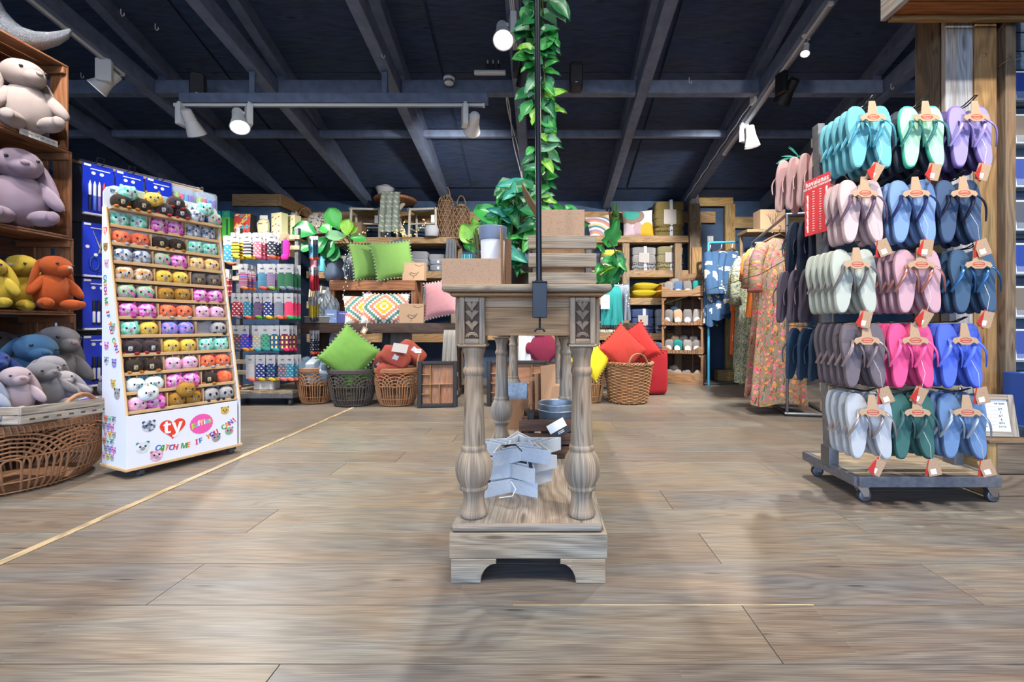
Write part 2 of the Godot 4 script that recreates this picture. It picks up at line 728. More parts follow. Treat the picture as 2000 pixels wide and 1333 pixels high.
# prints: cloth patterns only
func cloth_prints() -> void:
	var a := Image.create(512, 512, false, Image.FORMAT_RGB8)      # floral dress
	a.fill(k8(158, 140, 126))
	for i in 260:
		var c := Vector2(rr(0, 512), rr(0, 512))
		for j in 5:
			line(a, c, c + Vector2(rr(-26, 26), rr(-26, 26)), 2.4, [k8(140, 112, 62), k8(116, 90, 70), k8(176, 150, 60)][rng.randi() % 3])
	for i in 150:
		var c := Vector2(rr(0, 512), rr(0, 512))
		var col: Color = [k8(214, 74, 120), k8(236, 96, 74), k8(224, 120, 150), k8(196, 56, 60), k8(232, 150, 60)][rng.randi() % 5]
		for j in 6:
			disc(a, c.x + rr(-9, 9), c.y + rr(-9, 9), rr(5, 10), rr(5, 10), col.lerp(Color.WHITE, rr(0, 0.3)))
	for i in 10:
		var c := Vector2(rr(0, 512), rr(0, 512))
		for j in 8:
			disc(a, c.x + j * 1.5, c.y + j * 7, 6 - j * 0.5, 7, k8(24, 96, 70))
	T.floral = tex(a)
	var b := Image.create(256, 256, false, Image.FORMAT_RGB8)      # sage dress with dark scrolls
	b.fill(k8(138, 146, 124))
	for i in 240:
		var c := Vector2(rr(0, 256), rr(0, 256))
		var an := rr(0, TAU)
		var col: Color = [k8(52, 62, 52), k8(58, 70, 96), k8(186, 184, 150), k8(90, 82, 58)][rng.randi() % 4]
		for j in 6:
			var d := c + Vector2(cos(an), sin(an)) * 5
			line(b, c, d, 2.0, col)
			c = d
			an += rr(0.1, 0.9)
	T.sage = tex(b)
	for v in [["denim", k8(50, 84, 122), k8(206, 204, 188)], ["rust", k8(188, 92, 38), k8(224, 214, 198)]]:
		var d := Image.create(256, 256, false, Image.FORMAT_RGB8)
		d.fill(v[1])
		for i in 14:
			var c := Vector2(rr(0, 256), rr(0, 256))
			for j in 9:
				disc(d, c.x + rr(-16, 16), c.y + rr(-12, 12), rr(4, 11), rr(3, 8), v[2])
		T[v[0]] = tex(d)
	# cushion with stepped diamonds
	var g := Image.create(256, 256, false, Image.FORMAT_RGB8)
	for y in 256:
		for x in 256:
			var s := absf(x - 128.0) / 12.5
			var q := absf(y - 128.0) / 16.0
			var r := floorf(s) + floorf(q)
			var n := rng.randf() * 0.1
			var col := k8(226, 222, 214)
			if r < 1.0 or (r >= 2.0 and r < 4.0):
				col = k8(224, 172, 50)
			elif r >= 5.0 and r < 7.0:
				col = k8(206, 128, 104)
			elif r >= 8.0 and r < 10.0:
				col = k8(84, 132, 124)
			elif r >= 11.0 and r < 13.0:
				col = k8(206, 128, 104)
			g.set_pixel(x, y, col.darkened(n))
	T.diamond = tex(g)
	var h := Image.create(256, 256, false, Image.FORMAT_RGB8)      # cushion with blobs
	h.fill(k8(214, 214, 218))
	disc(h, 60, 60, 120, 90, k8(132, 112, 104), false)
	disc(h, 70, 50, 70, 46, k8(58, 152, 140), false)
	disc(h, 120, 250, 60, 120, k8(168, 146, 158), false)
	disc(h, 20, 250, 70, 120, k8(182, 164, 178), false)
	disc(h, 205, 215, 66, 88, k8(204, 152, 46), false)
	T.blobs = tex(h)
	var lv := Image.create(128, 128, false, Image.FORMAT_RGB8)     # leaf-print cloth
	lv.fill(k8(128, 138, 128))
	for i in 22:
		var c := Vector2((i % 5) * 26 + 8 * ((i / 5) % 2), (i / 5) * 26)
		for j in 3:
			disc(lv, c.x + j * 4, c.y + j * 3, 4, 2.2, k8(196, 200, 186))
	T.leafprint = tex(lv)
	var spt := Image.create(128, 128, false, Image.FORMAT_RGB8)    # animal-spot cloth
	spt.fill(k8(196, 190, 180))
	for i in 60:
		disc(spt, rr(0, 128), rr(0, 128), rr(3, 9), rr(3, 7), k8(74, 74, 78))
	T.spots = tex(spt)
	var gd := Image.create(128, 128, false, Image.FORMAT_RGB8)     # swirl gift print
	gd.fill(k8(206, 74, 62))
	for i in 16:
		var c := Vector2(rr(0, 128), rr(0, 128))
		var col: Color = [k8(232, 196, 88), k8(78, 176, 190), k8(236, 226, 206), k8(150, 40, 60)][rng.randi() % 4]
		for j in 18:
			disc(gd, c.x + sin(j * 0.5) * 9 + j * 2, c.y + cos(j * 0.6) * 9, 4, 4, col)
	T.swirl = tex(gd)
	var sn := Image.create(128, 128, false, Image.FORMAT_RGB8)     # cream box with red birds
	sn.fill(k8(206, 206, 166))
	for i in 9:
		var c := Vector2((i % 3) * 42 + 16, (i / 3) * 42 + 16 + (i % 2) * 9)
		disc(sn, c.x, c.y, 8, 4, k8(176, 56, 44))
		disc(sn, c.x + 8, c.y - 3, 3, 3, k8(176, 56, 44))
		line(sn, c, c + Vector2(-13, 6), 1.4, k8(120, 60, 46))
	T.birds = tex(sn)
	# sock knits: [ground, motif colour, kind]
	var kn := [[k8(236, 196, 48), k8(28, 30, 40), 0], [k8(30, 34, 48), k8(226, 226, 220), 0], [k8(196, 84, 104), k8(240, 236, 236), 1], [k8(36, 40, 58), k8(232, 232, 232), 1], [k8(150, 42, 62), k8(240, 236, 230), 1],
		[k8(46, 72, 150), k8(232, 120, 60), 2], [k8(44, 104, 140), k8(110, 150, 170), 2], [k8(96, 84, 122), k8(150, 130, 150), 2], [k8(40, 96, 70), k8(24, 60, 46), 3], [k8(40, 112, 142), k8(150, 190, 200), 1],
		[k8(78, 60, 96), k8(170, 150, 180), 3], [k8(32, 48, 112), k8(226, 226, 226), 1], [k8(104, 112, 130), k8(120, 128, 146), 2], [k8(206, 52, 96), k8(226, 90, 120), 3], [k8(72, 76, 92), k8(214, 120, 110), 1],
		[k8(40, 64, 190), k8(230, 110, 80), 1], [k8(140, 142, 150), k8(226, 190, 90), 1], [k8(64, 140, 116), k8(40, 70, 60), 1], [k8(38, 82, 124), k8(236, 190, 80), 4], [k8(96, 30, 66), k8(236, 196, 90), 4], [k8(176, 178, 184), k8(150, 110, 110), 3],
		[k8(36, 48, 104), k8(120, 180, 160), 1], [k8(84, 96, 116), k8(232, 132, 110), 1], [k8(190, 44, 64), k8(110, 20, 40), 3], [k8(200, 176, 48), k8(60, 60, 100), 3]]
	for i in kn.size():
		var k := Image.create(64, 64, false, Image.FORMAT_RGB8)
		k.fill(kn[i][0])
		match kn[i][2]:
			0:
				for y in [4, 24, 44]:
					k.fill_rect(Rect2i(0, y, 64, 8), kn[i][1])
			1:
				for j in 8:
					var c := Vector2((j % 2) * 32 + 8 + 14 * ((j / 2) % 2), (j / 2) * 16 + 8)
					disc(k, c.x, c.y, 6, 3.6, kn[i][1])
					disc(k, c.x + 6, c.y - 3, 2.4, 2.4, kn[i][1])
			2:
				for y in 8:
					k.fill_rect(Rect2i(0, y * 8, 64, 4), [kn[i][1], kn[i][0].lightened(0.3), kn[i][1].lerp(Color.WHITE, 0.3), k8(214, 70, 110)][y % 4] if i == 5 else (kn[i][1] as Color).lerp(kn[i][0], rr(0, 0.6)))
			3:
				for j in 40:
					disc(k, (j % 6) * 11 + 5 * ((j / 6) % 2), (j / 6) * 9, 2, 2, kn[i][1])
			4:
				for j in 4:
					k.fill_rect(Rect2i((j % 2) * 32 + 8, (j / 2) * 32 + 8, 13, 16), kn[i][1])
					k.fill_rect(Rect2i((j % 2) * 32 + 8, (j / 2) * 32 + 6, 13, 5), k8(240, 236, 226))
		T["sock%d" % i] = tex(k)
	var cu := Image.create(128, 128, false, Image.FORMAT_RGB8)     # cushion with curved stripes
	for y in 128:
		for x in 128:
			var r := int(Vector2(x - 10, y - 140).length() / 11.0)
			cu.set_pixel(x, y, [k8(206, 200, 206), k8(70, 120, 140), k8(214, 176, 130), k8(206, 200, 206), k8(196, 132, 110), k8(150, 130, 150)][r % 6])
	T.swirl2 = tex(cu)
	var dt := Image.create(64, 64, false, Image.FORMAT_RGB8)       # rubber footbed grain
	dt.fill(Color(0.94, 0.94, 0.94))
	for y in range(0, 64, 4):
		for x in range(0, 64, 4):
			dt.fill_rect(Rect2i(x + (y / 4 % 2) * 2, y, 2, 2), Color.WHITE)
	T.grain2 = tex(dt)


# ---------------------------------------------------------------- the room
func pitch(z: float) -> float:      # underside of the roof sheets at depth z
	return 2.76 + 0.33 * (6.6 - z)


func chord(z: float) -> float:      # underside of the lower rafters at depth z
	return 2.62 + 0.1865 * (6.6 - z)


func room() -> void:
	# floor: an underlay and boards laid across the room, each with its own length and grain
	var fl := struct("floor", mb().box(Vector3(13.4, 0.06, 12.2), Vector3(-1.0, -0.046, -1.1), 0.0), M.wall, Transform3D(), "wide oak boards laid across the shop floor")
	var w := 0.2264
	for r in range(-13, 30):
		var z0 := 1.5293 + (r - 0.0) * w     # far edge of row r
		if z0 > 7.15:
			break
		var off: float = [0.567, -1.14, -0.2, 1.435 - 2.3, -0.62][posmod(r * 3 + (1 if r % 2 else 0), 5)]
		if r == 0: off = 1.3
		if r == -1: off = 0.5687
		if r == 0: off = -1.135
		if r == 1: off = 0.6
		if r == 2: off = -1.146
		var x := off - 2.4 * 3
		while x < 5.6:
			var a := maxf(x, -7.6)
			var b := minf(x + 2.4, 5.6)
			if b - a > 0.1:
				part(fl, "plank", mb().box(Vector3(b - a - 0.0016, 0.018, w - 0.0016), Vector3.ZERO, 0.0012), M["floor%d" % (rng.randi() % 4)], tf(Vector3((a + b) / 2, -0.009, -(z0 - w / 2))))
			x += 2.4
	# pale strip scuffed along the boards, running away to the back
	var s0 := Vector3(-2.0, 0.0, -1.25)
	var s1 := P(690, 797, 4.42)
	s0 = P(-60, 1128, 712.0 / 492.0)
	s0.y = 0.0
	s1.y = 0.0
	var d := s1 - s0
	board(fl, "threshold_strip", Vector3(0.034, 0.004, d.length()), (s0 + s1) / 2 + Vector3(0, 0.002, 0), wood("strip", k8(226, 208, 172)), 0.001, Vector3(0, atan2(d.x, d.z), 0))
	board(fl, "pale_seam", Vector3(0.86, 0.0012, 0.004), Vector3(0.345, 0.0004, -1.3029), M.strip, 0.0)
	# walls
	struct("wall_back", mb().box(Vector3(13.4, 3.1, 0.16), Vector3(-1.0, 1.42, -7.0), 0.0), M.navy, Transform3D(), "dark navy wall behind the shelves")
	struct("wall_left", mb().box(Vector3(0.16, 6.6, 12.2), Vector3(-7.7, 3.2, -1.1), 0.0), M.wall, Transform3D(), "grey side wall behind the toy crates")
	struct("wall_right", mb().box(Vector3(0.16, 6.6, 12.2), Vector3(5.7, 3.2, -1.1), 0.0), M.wall, Transform3D(), "grey side wall beyond the clothes rails")
	var wf := struct("wall_front", mb().box(Vector3(13.4, 3.0, 0.16), Vector3(-1.0, 5.0, 5.0), 0.0), M.wall, Transform3D(), "wall over the shop front")
	part(wf, "pier", mb().box(Vector3(0.5, 3.6, 0.16), Vector3.ZERO, 0.0), M.wall, tf(Vector3(-7.4, 1.75, 5.0)))
	part(wf, "pier", mb().box(Vector3(0.5, 3.6, 0.16), Vector3.ZERO, 0.0), M.wall, tf(Vector3(5.4, 1.75, 5.0)))
	# bulkhead in the back left corner, with its timber rail
	struct("wall_bulkhead", mb().box(Vector3(0.58, 2.55, 0.9), Vector3(-3.82, 1.27, -6.55), 0.0), M.navy, Transform3D(), "navy boxed-out corner behind the sock rack")
	var rail := struct("trim_1", mb().box(Vector3(0.62, 0.16, 0.05), Vector3(-3.82, 2.47, -6.08), 0.003), M.shelf, Transform3D(), "timber rail round the boxed-out corner")
	board(rail, "rail", Vector3(0.8, 0.16, 0.05), Vector3(-3.5, 2.47, -6.45), M.shelf, 0.003, Vector3(0, PI / 2, 0))
	var r2 := struct("trim_2", mb().box(Vector3(3.2, 0.17, 0.05), Vector3(-1.95, 2.43, -6.88), 0.003), M.shelf, Transform3D(), "timber rail along the navy back wall")
	for a in [[-5.6, 3.0], [1.15, 2.9]]:
		board(r2, "rail", Vector3(a[1], 0.17, 0.05), Vector3(a[0], 2.43, -6.88), M.shelf)
	board(r2, "rail", Vector3(3.2, 0.17, 0.05), Vector3(4.4, 2.35, -6.88), M.pine_yellow)
	# roof: sheets on upper rafters, with lower rafters and noggings under them
	var a1 := atan(0.33)
	var ce := struct("ceiling", mb().box(Vector3(13.4, 0.05, 12.9), Vector3.ZERO, 0.0), M.roof, tf(Vector3(-1.0, pitch(0.75) + 0.045, -0.75), Vector3(a1, 0, 0)), "black pitched roof boarding")
	ce.transform = tf(Vector3(-1.0, pitch(1.0) + 0.06, -1.0), Vector3(-a1, 0, 0))
	var ln := 0.985
	for i in range(0, 12):
		var zc := 6.55 - ln * cos(a1) * (i + 0.5)
		for j in 6:
			part(ce, "sheet", mb().box(Vector3(2.2, 0.016, ln - 0.006), Vector3.ZERO, 0.002), M.roof, ce.transform.affine_inverse() * tf(Vector3(-6.6 + 2.23 * j, pitch(zc) + 0.012, -zc), Vector3(-a1, 0, 0)))
	var a2 := atan(0.1865)
	for i in range(-6, 5):
		var x := -0.23 + 1.19 * i
		var t := thing("rafter", "dark lower roof rafter, %s" % RAFT[i + 6], "rafter", Vector3(x, 0, 0), 0, "lower roof rafters")
		var za := 6.92
		var zb := -4.5
		var L := (za - zb) / cos(a2)
		var zc := (za + zb) / 2
		part(t, "lower_beam", mb().box(Vector3(0.105, 0.15, L), Vector3.ZERO, 0.006), M.beam, tf(Vector3(0, chord(zc) + 0.076, -zc), Vector3(-a2, 0, 0)))
		var z2 := 6.5
		L = (z2 - zb) / cos(a1)
		zc = (z2 + zb) / 2
		part(t, "upper_beam", mb().box(Vector3(0.1, 0.14, L), Vector3.ZERO, 0.006), M.beam, tf(Vector3(0.0, pitch(zc) - 0.07, -zc), Vector3(-a1, 0, 0)))
		for zz: float in [4.6, 1.2]:
			var y0 := chord(zz) + 0.15
			var y1 := pitch(zz) - 0.1
			part(t, "strut", mb().box(Vector3(0.09, y1 - y0, 0.1), Vector3.ZERO, 0.004), M.beam, tf(Vector3(0, (y0 + y1) / 2, -zz)))
	for z: float in [4.44]:
		for i in range(-6, 4):
			var x := -0.23 + 1.19 * (i + 0.5)
			var t := thing("nogging", "dark cross beam right of the rafter %s" % RAFT[i + 6], "beam", Vector3(x, chord(z) + 0.02, -z), 0, "cross beams in the roof")
			part(t, "beam", mb().box(Vector3(1.08, 0.13, 0.09), Vector3(0, 0.065, 0), 0.005), M.beam)
	for z: float in [5.25, 3.2]:
		var t := thing("purlin", "long thin black purlin fixed under the roof sheets, %s" % ("further from the door" if z > 5 else "nearer the door"), "purlin", Vector3(-1.0, pitch(z) - 0.2, -z))
		part(t, "beam", mb().box(Vector3(13.0, 0.08, 0.06), Vector3.ZERO, 0.004), M.beam)


const RAFT := ["far left behind the toy crates", "second from the left wall", "over the pen stand", "carrying the left light track", "between toy display and sock rack", "over the stools on the shelf", "over the middle table with ivy", "right of the speaker", "carrying the right light track", "over the flip-flop rack", "beyond the timber post at right"]


# ---------------------------------------------------------------- lights, speakers and detectors under the roof
func spot(label: String, at: Vector3, aim: Vector3, energy: float, dark := false, small := false, group := "track spotlights") -> Node3D:
	var t := thing("track_spotlight", label, "spotlight", at, 0, group)
	var m: Material = M.black if dark else M.lamp_white
	var d := (aim - at).normalized()
	var flat := Vector3(d.x, 0, d.z).normalized()
	var sd := flat.cross(Vector3.UP).normalized()
	var bx := Basis(sd, Vector3.UP, -flat)
	var k := 0.6 if small else 1.3
	if small:
		part(t, "clip", mb().tube([Vector3.ZERO, Vector3(0, -0.07, 0)], 0.007, 8), M.chrome)
		part(t, "joint", mb().ball(Vector3.ONE * 0.016, Vector3(0, -0.07, 0)), M.chrome)
	else:
		part(t, "driver_box", mb().box(Vector3(0.05, 0.185, 0.11), Vector3(0.0, -0.093, 0), 0.005, bx), m)
	part(t, "adapter", mb().box(Vector3(0.03, 0.02, 0.09), Vector3(0, 0.008, 0), 0.003, bx), m)
	var hub := (Vector3(0, -0.085, 0) if small else bx * Vector3(0.078, -0.14, 0.0))
	var hb := Basis(Quaternion(Vector3.UP, -d))
	var pr := [Vector2(0.002, 0.075), Vector2(0.03, 0.073), Vector2(0.034, 0.065), Vector2(0.037, 0.012), Vector2(0.039, 0.01), Vector2(0.039, 0.004), Vector2(0.037, 0.0), Vector2(0.06, -0.085), Vector2(0.062, -0.092), Vector2(0.057, -0.092), Vector2(0.05, -0.07), Vector2(0.046, -0.062)]
	pr.reverse()
	for i in pr.size():
		pr[i] *= k
	part(t, "head", mb().lathe(pr, 22), m, Transform3D(hb, hub))
	part(t, "bracket", mb().box(Vector3(0.03, 0.03, 0.02), hub * 0.6 + Vector3(0, -0.045, 0) * 0.0, 0.003, bx), m)
	part(t, "lens", mb().lathe([Vector2(0.0, -0.0665), Vector2(0.03, -0.066), Vector2(0.047, -0.062)].map(func(q): return q * k), 18), M.lamp_glow, Transform3D(hb, hub))
	var l := SpotLight3D.new()
	l.name = "light"
	l.light_energy = energy
	l.light_color = Color(1.0, 0.972, 0.93)
	l.spot_angle = 52.0
	l.spot_angle_attenuation = 0.9
	l.spot_range = 14.0
	l.spot_attenuation = 2.0
	l.light_size = 0.045
	l.shadow_enabled = true
	t.add_child(l)
	l.position = hub + d * 0.13
	l.basis = Basis.looking_at(d, Vector3.UP if absf(d.y) < 0.95 else Vector3.RIGHT)
	return t


func track(label: String, a: Vector3, b: Vector3) -> void:
	var d := b - a
	var t := thing("light_track", label, "light track", (a + b) / 2)
	var bs := Basis.looking_at(d.normalized(), Vector3.UP)
	part(t, "rail", mb().box(Vector3(0.034, 0.026, d.length()), Vector3.ZERO, 0.003), M.lamp_white, Transform3D(bs, Vector3.ZERO))
	for s in [-1, 1]:
		part(t, "groove", mb().box(Vector3(0.006, 0.003, d.length() - 0.03), Vector3(s * 0.007, -0.0135, 0), 0.0), M.steel, Transform3D(bs, Vector3.ZERO))
		part(t, "end_cap", mb().box(Vector3(0.038, 0.03, 0.016), Vector3(0, 0, s * d.length() / 2), 0.002), M.lamp_white, Transform3D(bs, Vector3.ZERO))


func on_chord(i: int, z: float, dx := 0.0, drop := 0.012) -> Vector3:
	return Vector3(-0.23 + 1.19 * i + dx, chord(z) - drop, -z)


const LAMP := 7.5


func ceiling_gear() -> void:
	track("white light track along the rafter above the crates and toy display", on_chord(-3, 1.5), on_chord(-3, 4.12))
	track("white light track along the rafter over the flip-flop rack", on_chord(2, 3.4), on_chord(2, 5.4))
	track("white light track on the middle rafter in front of the ivy", on_chord(0, 2.4), on_chord(0, 3.9))
	var hz := 4.1
	var h := 2.78
	var bt := thing("track_batten", "black batten holding the level light track between toy display and ivy", "batten", Vector3(0, 0, 0))
	part(bt, "batten", mb().box(Vector3(2.76, 0.085, 0.07), Vector3((P(353, 0, hz).x + P(955, 0, hz).x) / 2, h + 0.058, -hz), 0.004), M.beam)
	for i in [-2, -1, 0]:
		var x: float = -0.23 + 1.19 * i
		if x < P(955, 0, hz).x:
			part(bt, "hanger", mb().box(Vector3(0.05, 0.22, 0.03), Vector3(x, h + 0.19, -hz), 0.003), M.beam)
	track("white level light track on the black batten between toy display and ivy", Vector3(P(343, 0, hz).x, h, -hz), Vector3(P(945, 0, hz).x, h, -hz))
	spot("silver spotlight on the left end of the level track, aimed at the sock rack", Vector3(P(356, 0, hz).x, h, -hz), Vector3(-3.2, 0.9, -5.6), LAMP * 1.4)
	spot("lit white spotlight second along the level track, shining into the shop", Vector3(P(486, 0, hz).x, h, -hz), Vector3(-1.6, 0.3, -3.0), LAMP * 0.9)
	spot("lit spotlight on the right end of the level track above the bamboo lanterns", Vector3(P(908, 0, hz).x, h, -hz), Vector3(-1.6, 1.9, -6.9), LAMP * 0.75)
	spot("silver spotlight above the toy crates, aimed at the left wall", on_chord(-3, 3.95), Vector3(-5.2, 1.4, -3.3), LAMP * 0.7)
	spot("brightest spotlight on the middle rafter, facing the shop door", on_chord(0, 3.5), Vector3(0.1, 0.0, -1.6), LAMP * 0.8)
	spot("small dark spotlight at the end of the middle track beside the ivy", on_chord(0, 3.88), Vector3(-0.3, 0.6, -6.0), LAMP * 1.3, true)
	spot("silver spotlight lowest on the right track, aimed at the back shelves", on_chord(2, 4.85), Vector3(2.5, 0.8, -5.0), LAMP * 0.7)
	spot("black spotlight on the right track between the two white ones", on_chord(2, 4.1), Vector3(1.5, 1.0, -6.6), LAMP * 1.9, true)
	spot("small clip-on spotlight shining at the top of the right track", on_chord(2, 3.72), Vector3(1.2, 0.2, -3.0), LAMP * 1.2, false, true)
	# added unseen spotlights over the shop front, put in as fill light
	for a in [[-2, 1.9, -3.0, 1.3, -2.6, 0.7, "the toy crates"], [-2, 1.4, -2.2, 0.9, -2.9, 0.5, "the puffy toy display"], [1, 0.7, 1.7, 1.2, -2.2, 0.9, "the flip-flop rack"], [-1, 1.0, -0.4, 0.6, -1.8, 0.4, "the carved table"], [1, 0.2, 0.2, 0.0, -1.15, 0.7, "the floor before the table"], [-1, 0.0, -1.2, 0.0, -1.1, 0.4, "the floor by the entrance"], [2, 0.2, 2.1, 1.6, -2.35, 1.1, "the timber post"], [2, 2.6, 2.0, 0.2, -4.2, 0.4, "the dresses"], [-1, 2.4, -1.5, 0.2, -4.0, 0.3, "the floor before the baskets"], [-1, 0.6, -2.4, 1.0, -2.8, 0.5, "the tray of small rabbits"]]:
		spot("added unseen white fill spotlight over the shop front, aimed at %s" % a[6], on_chord(a[0], a[1]), Vector3(a[2], a[3], a[4]), LAMP * a[5], false, false, "added front fill spotlights")
	for a in [["left", P(387, 172, 4.2), 0.5], ["right", P(1125, 152, 4.2), 0.0]]:
		var s := thing("loudspeaker", "small black wall loudspeaker on the cross beam, %s" % ("above the toy display" if a[0] == "left" else "right of the ivy"), "speaker", a[1], a[2], "black loudspeakers")
		var o := PackedVector2Array()
		for q in [[-0.06, -0.095], [-0.04, -0.12], [0.04, -0.12], [0.06, -0.095], [0.06, 0.095], [0.04, 0.12], [-0.04, 0.12], [-0.06, 0.095]]:
			o.append(Vector2(q[0], q[1]))
		part(s, "cabinet", mb().prism(o, 0.12, 0.012), M.black)
		part(s, "grille", mb().box(Vector3(0.104, 0.17, 0.01), Vector3(0, 0.0, 0.06), 0.004), M.ink)
		part(s, "badge", mb().box(Vector3(0.022, 0.007, 0.002), Vector3(0, -0.072, 0.066), 0.0), M.lamp_white)
		part(s, "bracket", mb().box(Vector3(0.03, 0.05, 0.15), Vector3(0, 0.0, -0.1), 0.003), M.black)
	for a in [[877, 163, "on the cross beam left of the ivy"], [1838, 172, "beside the timber post"]]:
		var s := thing("smoke_detector", "round white smoke detector %s" % a[2], "smoke detector", P(a[0], a[1] - 7, 4.32))
		part(s, "base", mb().lathe([Vector2(0.0, -0.01), Vector2(0.052, -0.008), Vector2(0.055, 0.01), Vector2(0.05, 0.022), Vector2(0, 0.022)], 20), M.lamp_white)
		part(s, "vent_ring", mb().lathe([Vector2(0.0, -0.028), Vector2(0.04, -0.028), Vector2(0.046, -0.018), Vector2(0.046, -0.008), Vector2(0, -0.008)], 20), M.steel)
		part(s, "cover", mb().lathe([Vector2(0.0, -0.045), Vector2(0.036, -0.043), Vector2(0.044, -0.034), Vector2(0.044, -0.027), Vector2(0, -0.027)], 20), M.lamp_white)
	var em := thing("emergency_light", "slim white emergency fitting with three black plugs left of the middle rafter", "light fitting", P(957, 142, 4.3))
	part(em, "body", mb().box(Vector3(0.3, 0.035, 0.05), Vector3.ZERO, 0.008), M.lamp_white)
	for i in 3:
		part(em, "plug", mb().box(Vector3(0.03, 0.06, 0.03), Vector3(-0.02 + 0.05 * i, 0.05, 0), 0.004), M.black)
		part(em, "pin", mb().tube([Vector3(-0.02 + 0.05 * i, 0.08, 0), Vector3(-0.022 + 0.05 * i, 0.115, 0)], 0.007, 6), M.lamp_white)
	var cb := thing("hanging_cable", "thin pale twisted cables dropping from the middle rafter to the shelf", "cable", P(985, 168, 4.4))
	for s in 2:
		var pts := []
		for i in 26:
			var q := i / 25.0
			var w := P(lerpf(985, 1023 + s * 5, q) + 3.0 * sin(q * 9.0 + s * 2.5) * (1.0 - q * 0.5), lerpf(168, 380, q), lerpf(4.4, 6.2, q))
			pts.append(w - cb.position)
		part(cb, "strand", mb().tube(pts, 0.006, 5), M.lamp_white)
	var cw := thing("cable", "white cable clipped along the right light-track rafter to the shelf post", "cable", on_chord(2, 4.6))
	var pts := []
	for i in 24:
		var z := lerpf(4.55, 6.7, i / 23.0)
		pts.append(on_chord(2, z, -0.065 + 0.006 * sin(i * 2.0), -0.03) - cw.position)
	part(cw, "wire", mb().tube(pts, 0.006, 5), M.lamp_white)
	var jb := thing("junction_box", "small white junction box on the side of the right light-track rafter", "junction box", on_chord(2, 4.5, -0.07, -0.03))
	part(jb, "box", mb().box(Vector3(0.03, 0.1, 0.1), Vector3.ZERO, 0.005), M.lamp_white)
	part(jb, "lead", mb().tube([Vector3(0, 0.05, -0.02), Vector3(-0.01, 0.1, -0.05), Vector3(0.02, 0.13, -0.06)], 0.006, 6), M.lamp_white)
	for a in [[236, 28, 3.4, "above the glitter horn"], [158, 150, 4.3, "beside the crates' spotlight"], [746, 110, 3.9, "above the level track"], [1346, 160, 4.2, "on the cross beam right of the speaker"], [1740, 172, 4.2, "above the teal flip-flops"], [303, 56, 3.6, "left of the left speaker"]]:
		var w: Vector3 = P(a[0], a[1], a[2])
		var hk := thing("ceiling_hook", "tiny white screw hook in the roof, %s" % a[3], "hook", w, 0, "white screw hooks in the roof timbers")
		part(hk, "hook", mb().tube([Vector3(0, 0.04, 0), Vector3(0, 0.0, 0), Vector3(0.012, -0.014, 0), Vector3(0.026, -0.004, 0), Vector3(0.024, 0.01, 0)], 0.003, 5), M.lamp_white)


# ---------------------------------------------------------------- the carved table in the middle
const TZ := [1.49, 2.5, 3.5]      # depth of its three pairs of legs
const TX := -0.049
const TW := 0.176                 # half the distance between a pair


func leg_mesh() -> ArrayMesh:
	return once("table_leg", func():
		var pr := []
		for q in [[0.0, 0.18], [0.042, 0.18], [0.045, 0.187], [0.045, 0.195], [0.042, 0.203], [0.0415, 0.204], [0.0405, 0.206], [0.036, 0.222], [0.0335, 0.24], [0.035, 0.255], [0.039, 0.266], [0.0455, 0.268], [0.0465, 0.274], [0.0455, 0.281], [0.044, 0.283],
			[0.05, 0.293], [0.057, 0.31], [0.06, 0.333], [0.058, 0.356], [0.052, 0.375], [0.043, 0.39], [0.0405, 0.392], [0.041, 0.396], [0.0425, 0.402], [0.041, 0.409], [0.0375, 0.411], [0.0365, 0.414], [0.0325, 0.54], [0.0295, 0.636], [0.031, 0.64], [0.0345, 0.645], [0.0355, 0.652], [0.0345, 0.659], [0.031, 0.664], [0.0295, 0.668],
			[0.0295, 0.685], [0.032, 0.703], [0.037, 0.717], [0.038, 0.722], [0.038, 0.735], [0.0, 0.735]]:
			pr.append(Vector2(q[0], q[1]))
		return mb().lathe(pr, 28).mesh())


func carving() -> MB:      # two tiers of leaves over half a sun, in a recess 0.044 wide and 0.12 high
	var b := mb()
	for tier in [[-0.03, 1.0], [0.004, 1.0], [0.032, 0.85]]:
		for k in 3:
			for s in [-1, 1]:
				var y0: float = tier[0] - 0.004 + k * 0.006
				var pts := []
				for i in 6:
					var q := i / 5.0
					pts.append(Vector3(s * 0.021 * q * tier[1] * (1.0 - 0.12 * k), y0 + 0.026 * pow(q, 0.6) - 0.006 * q * q * k, 0.002 + 0.003 * sin(q * PI)))
				b.tube(pts, [0.0024, 0.0034, 0.0038, 0.0036, 0.0028, 0.001], 6)
	for r in [0.018, 0.012]:
		var pts := []
		for i in 9:
			pts.append(Vector3(cos(PI * i / 8.0) * r, -0.056 + sin(PI * i / 8.0) * r * 0.75, 0.003))
		b.tube(pts, 0.0028, 6)
	return b


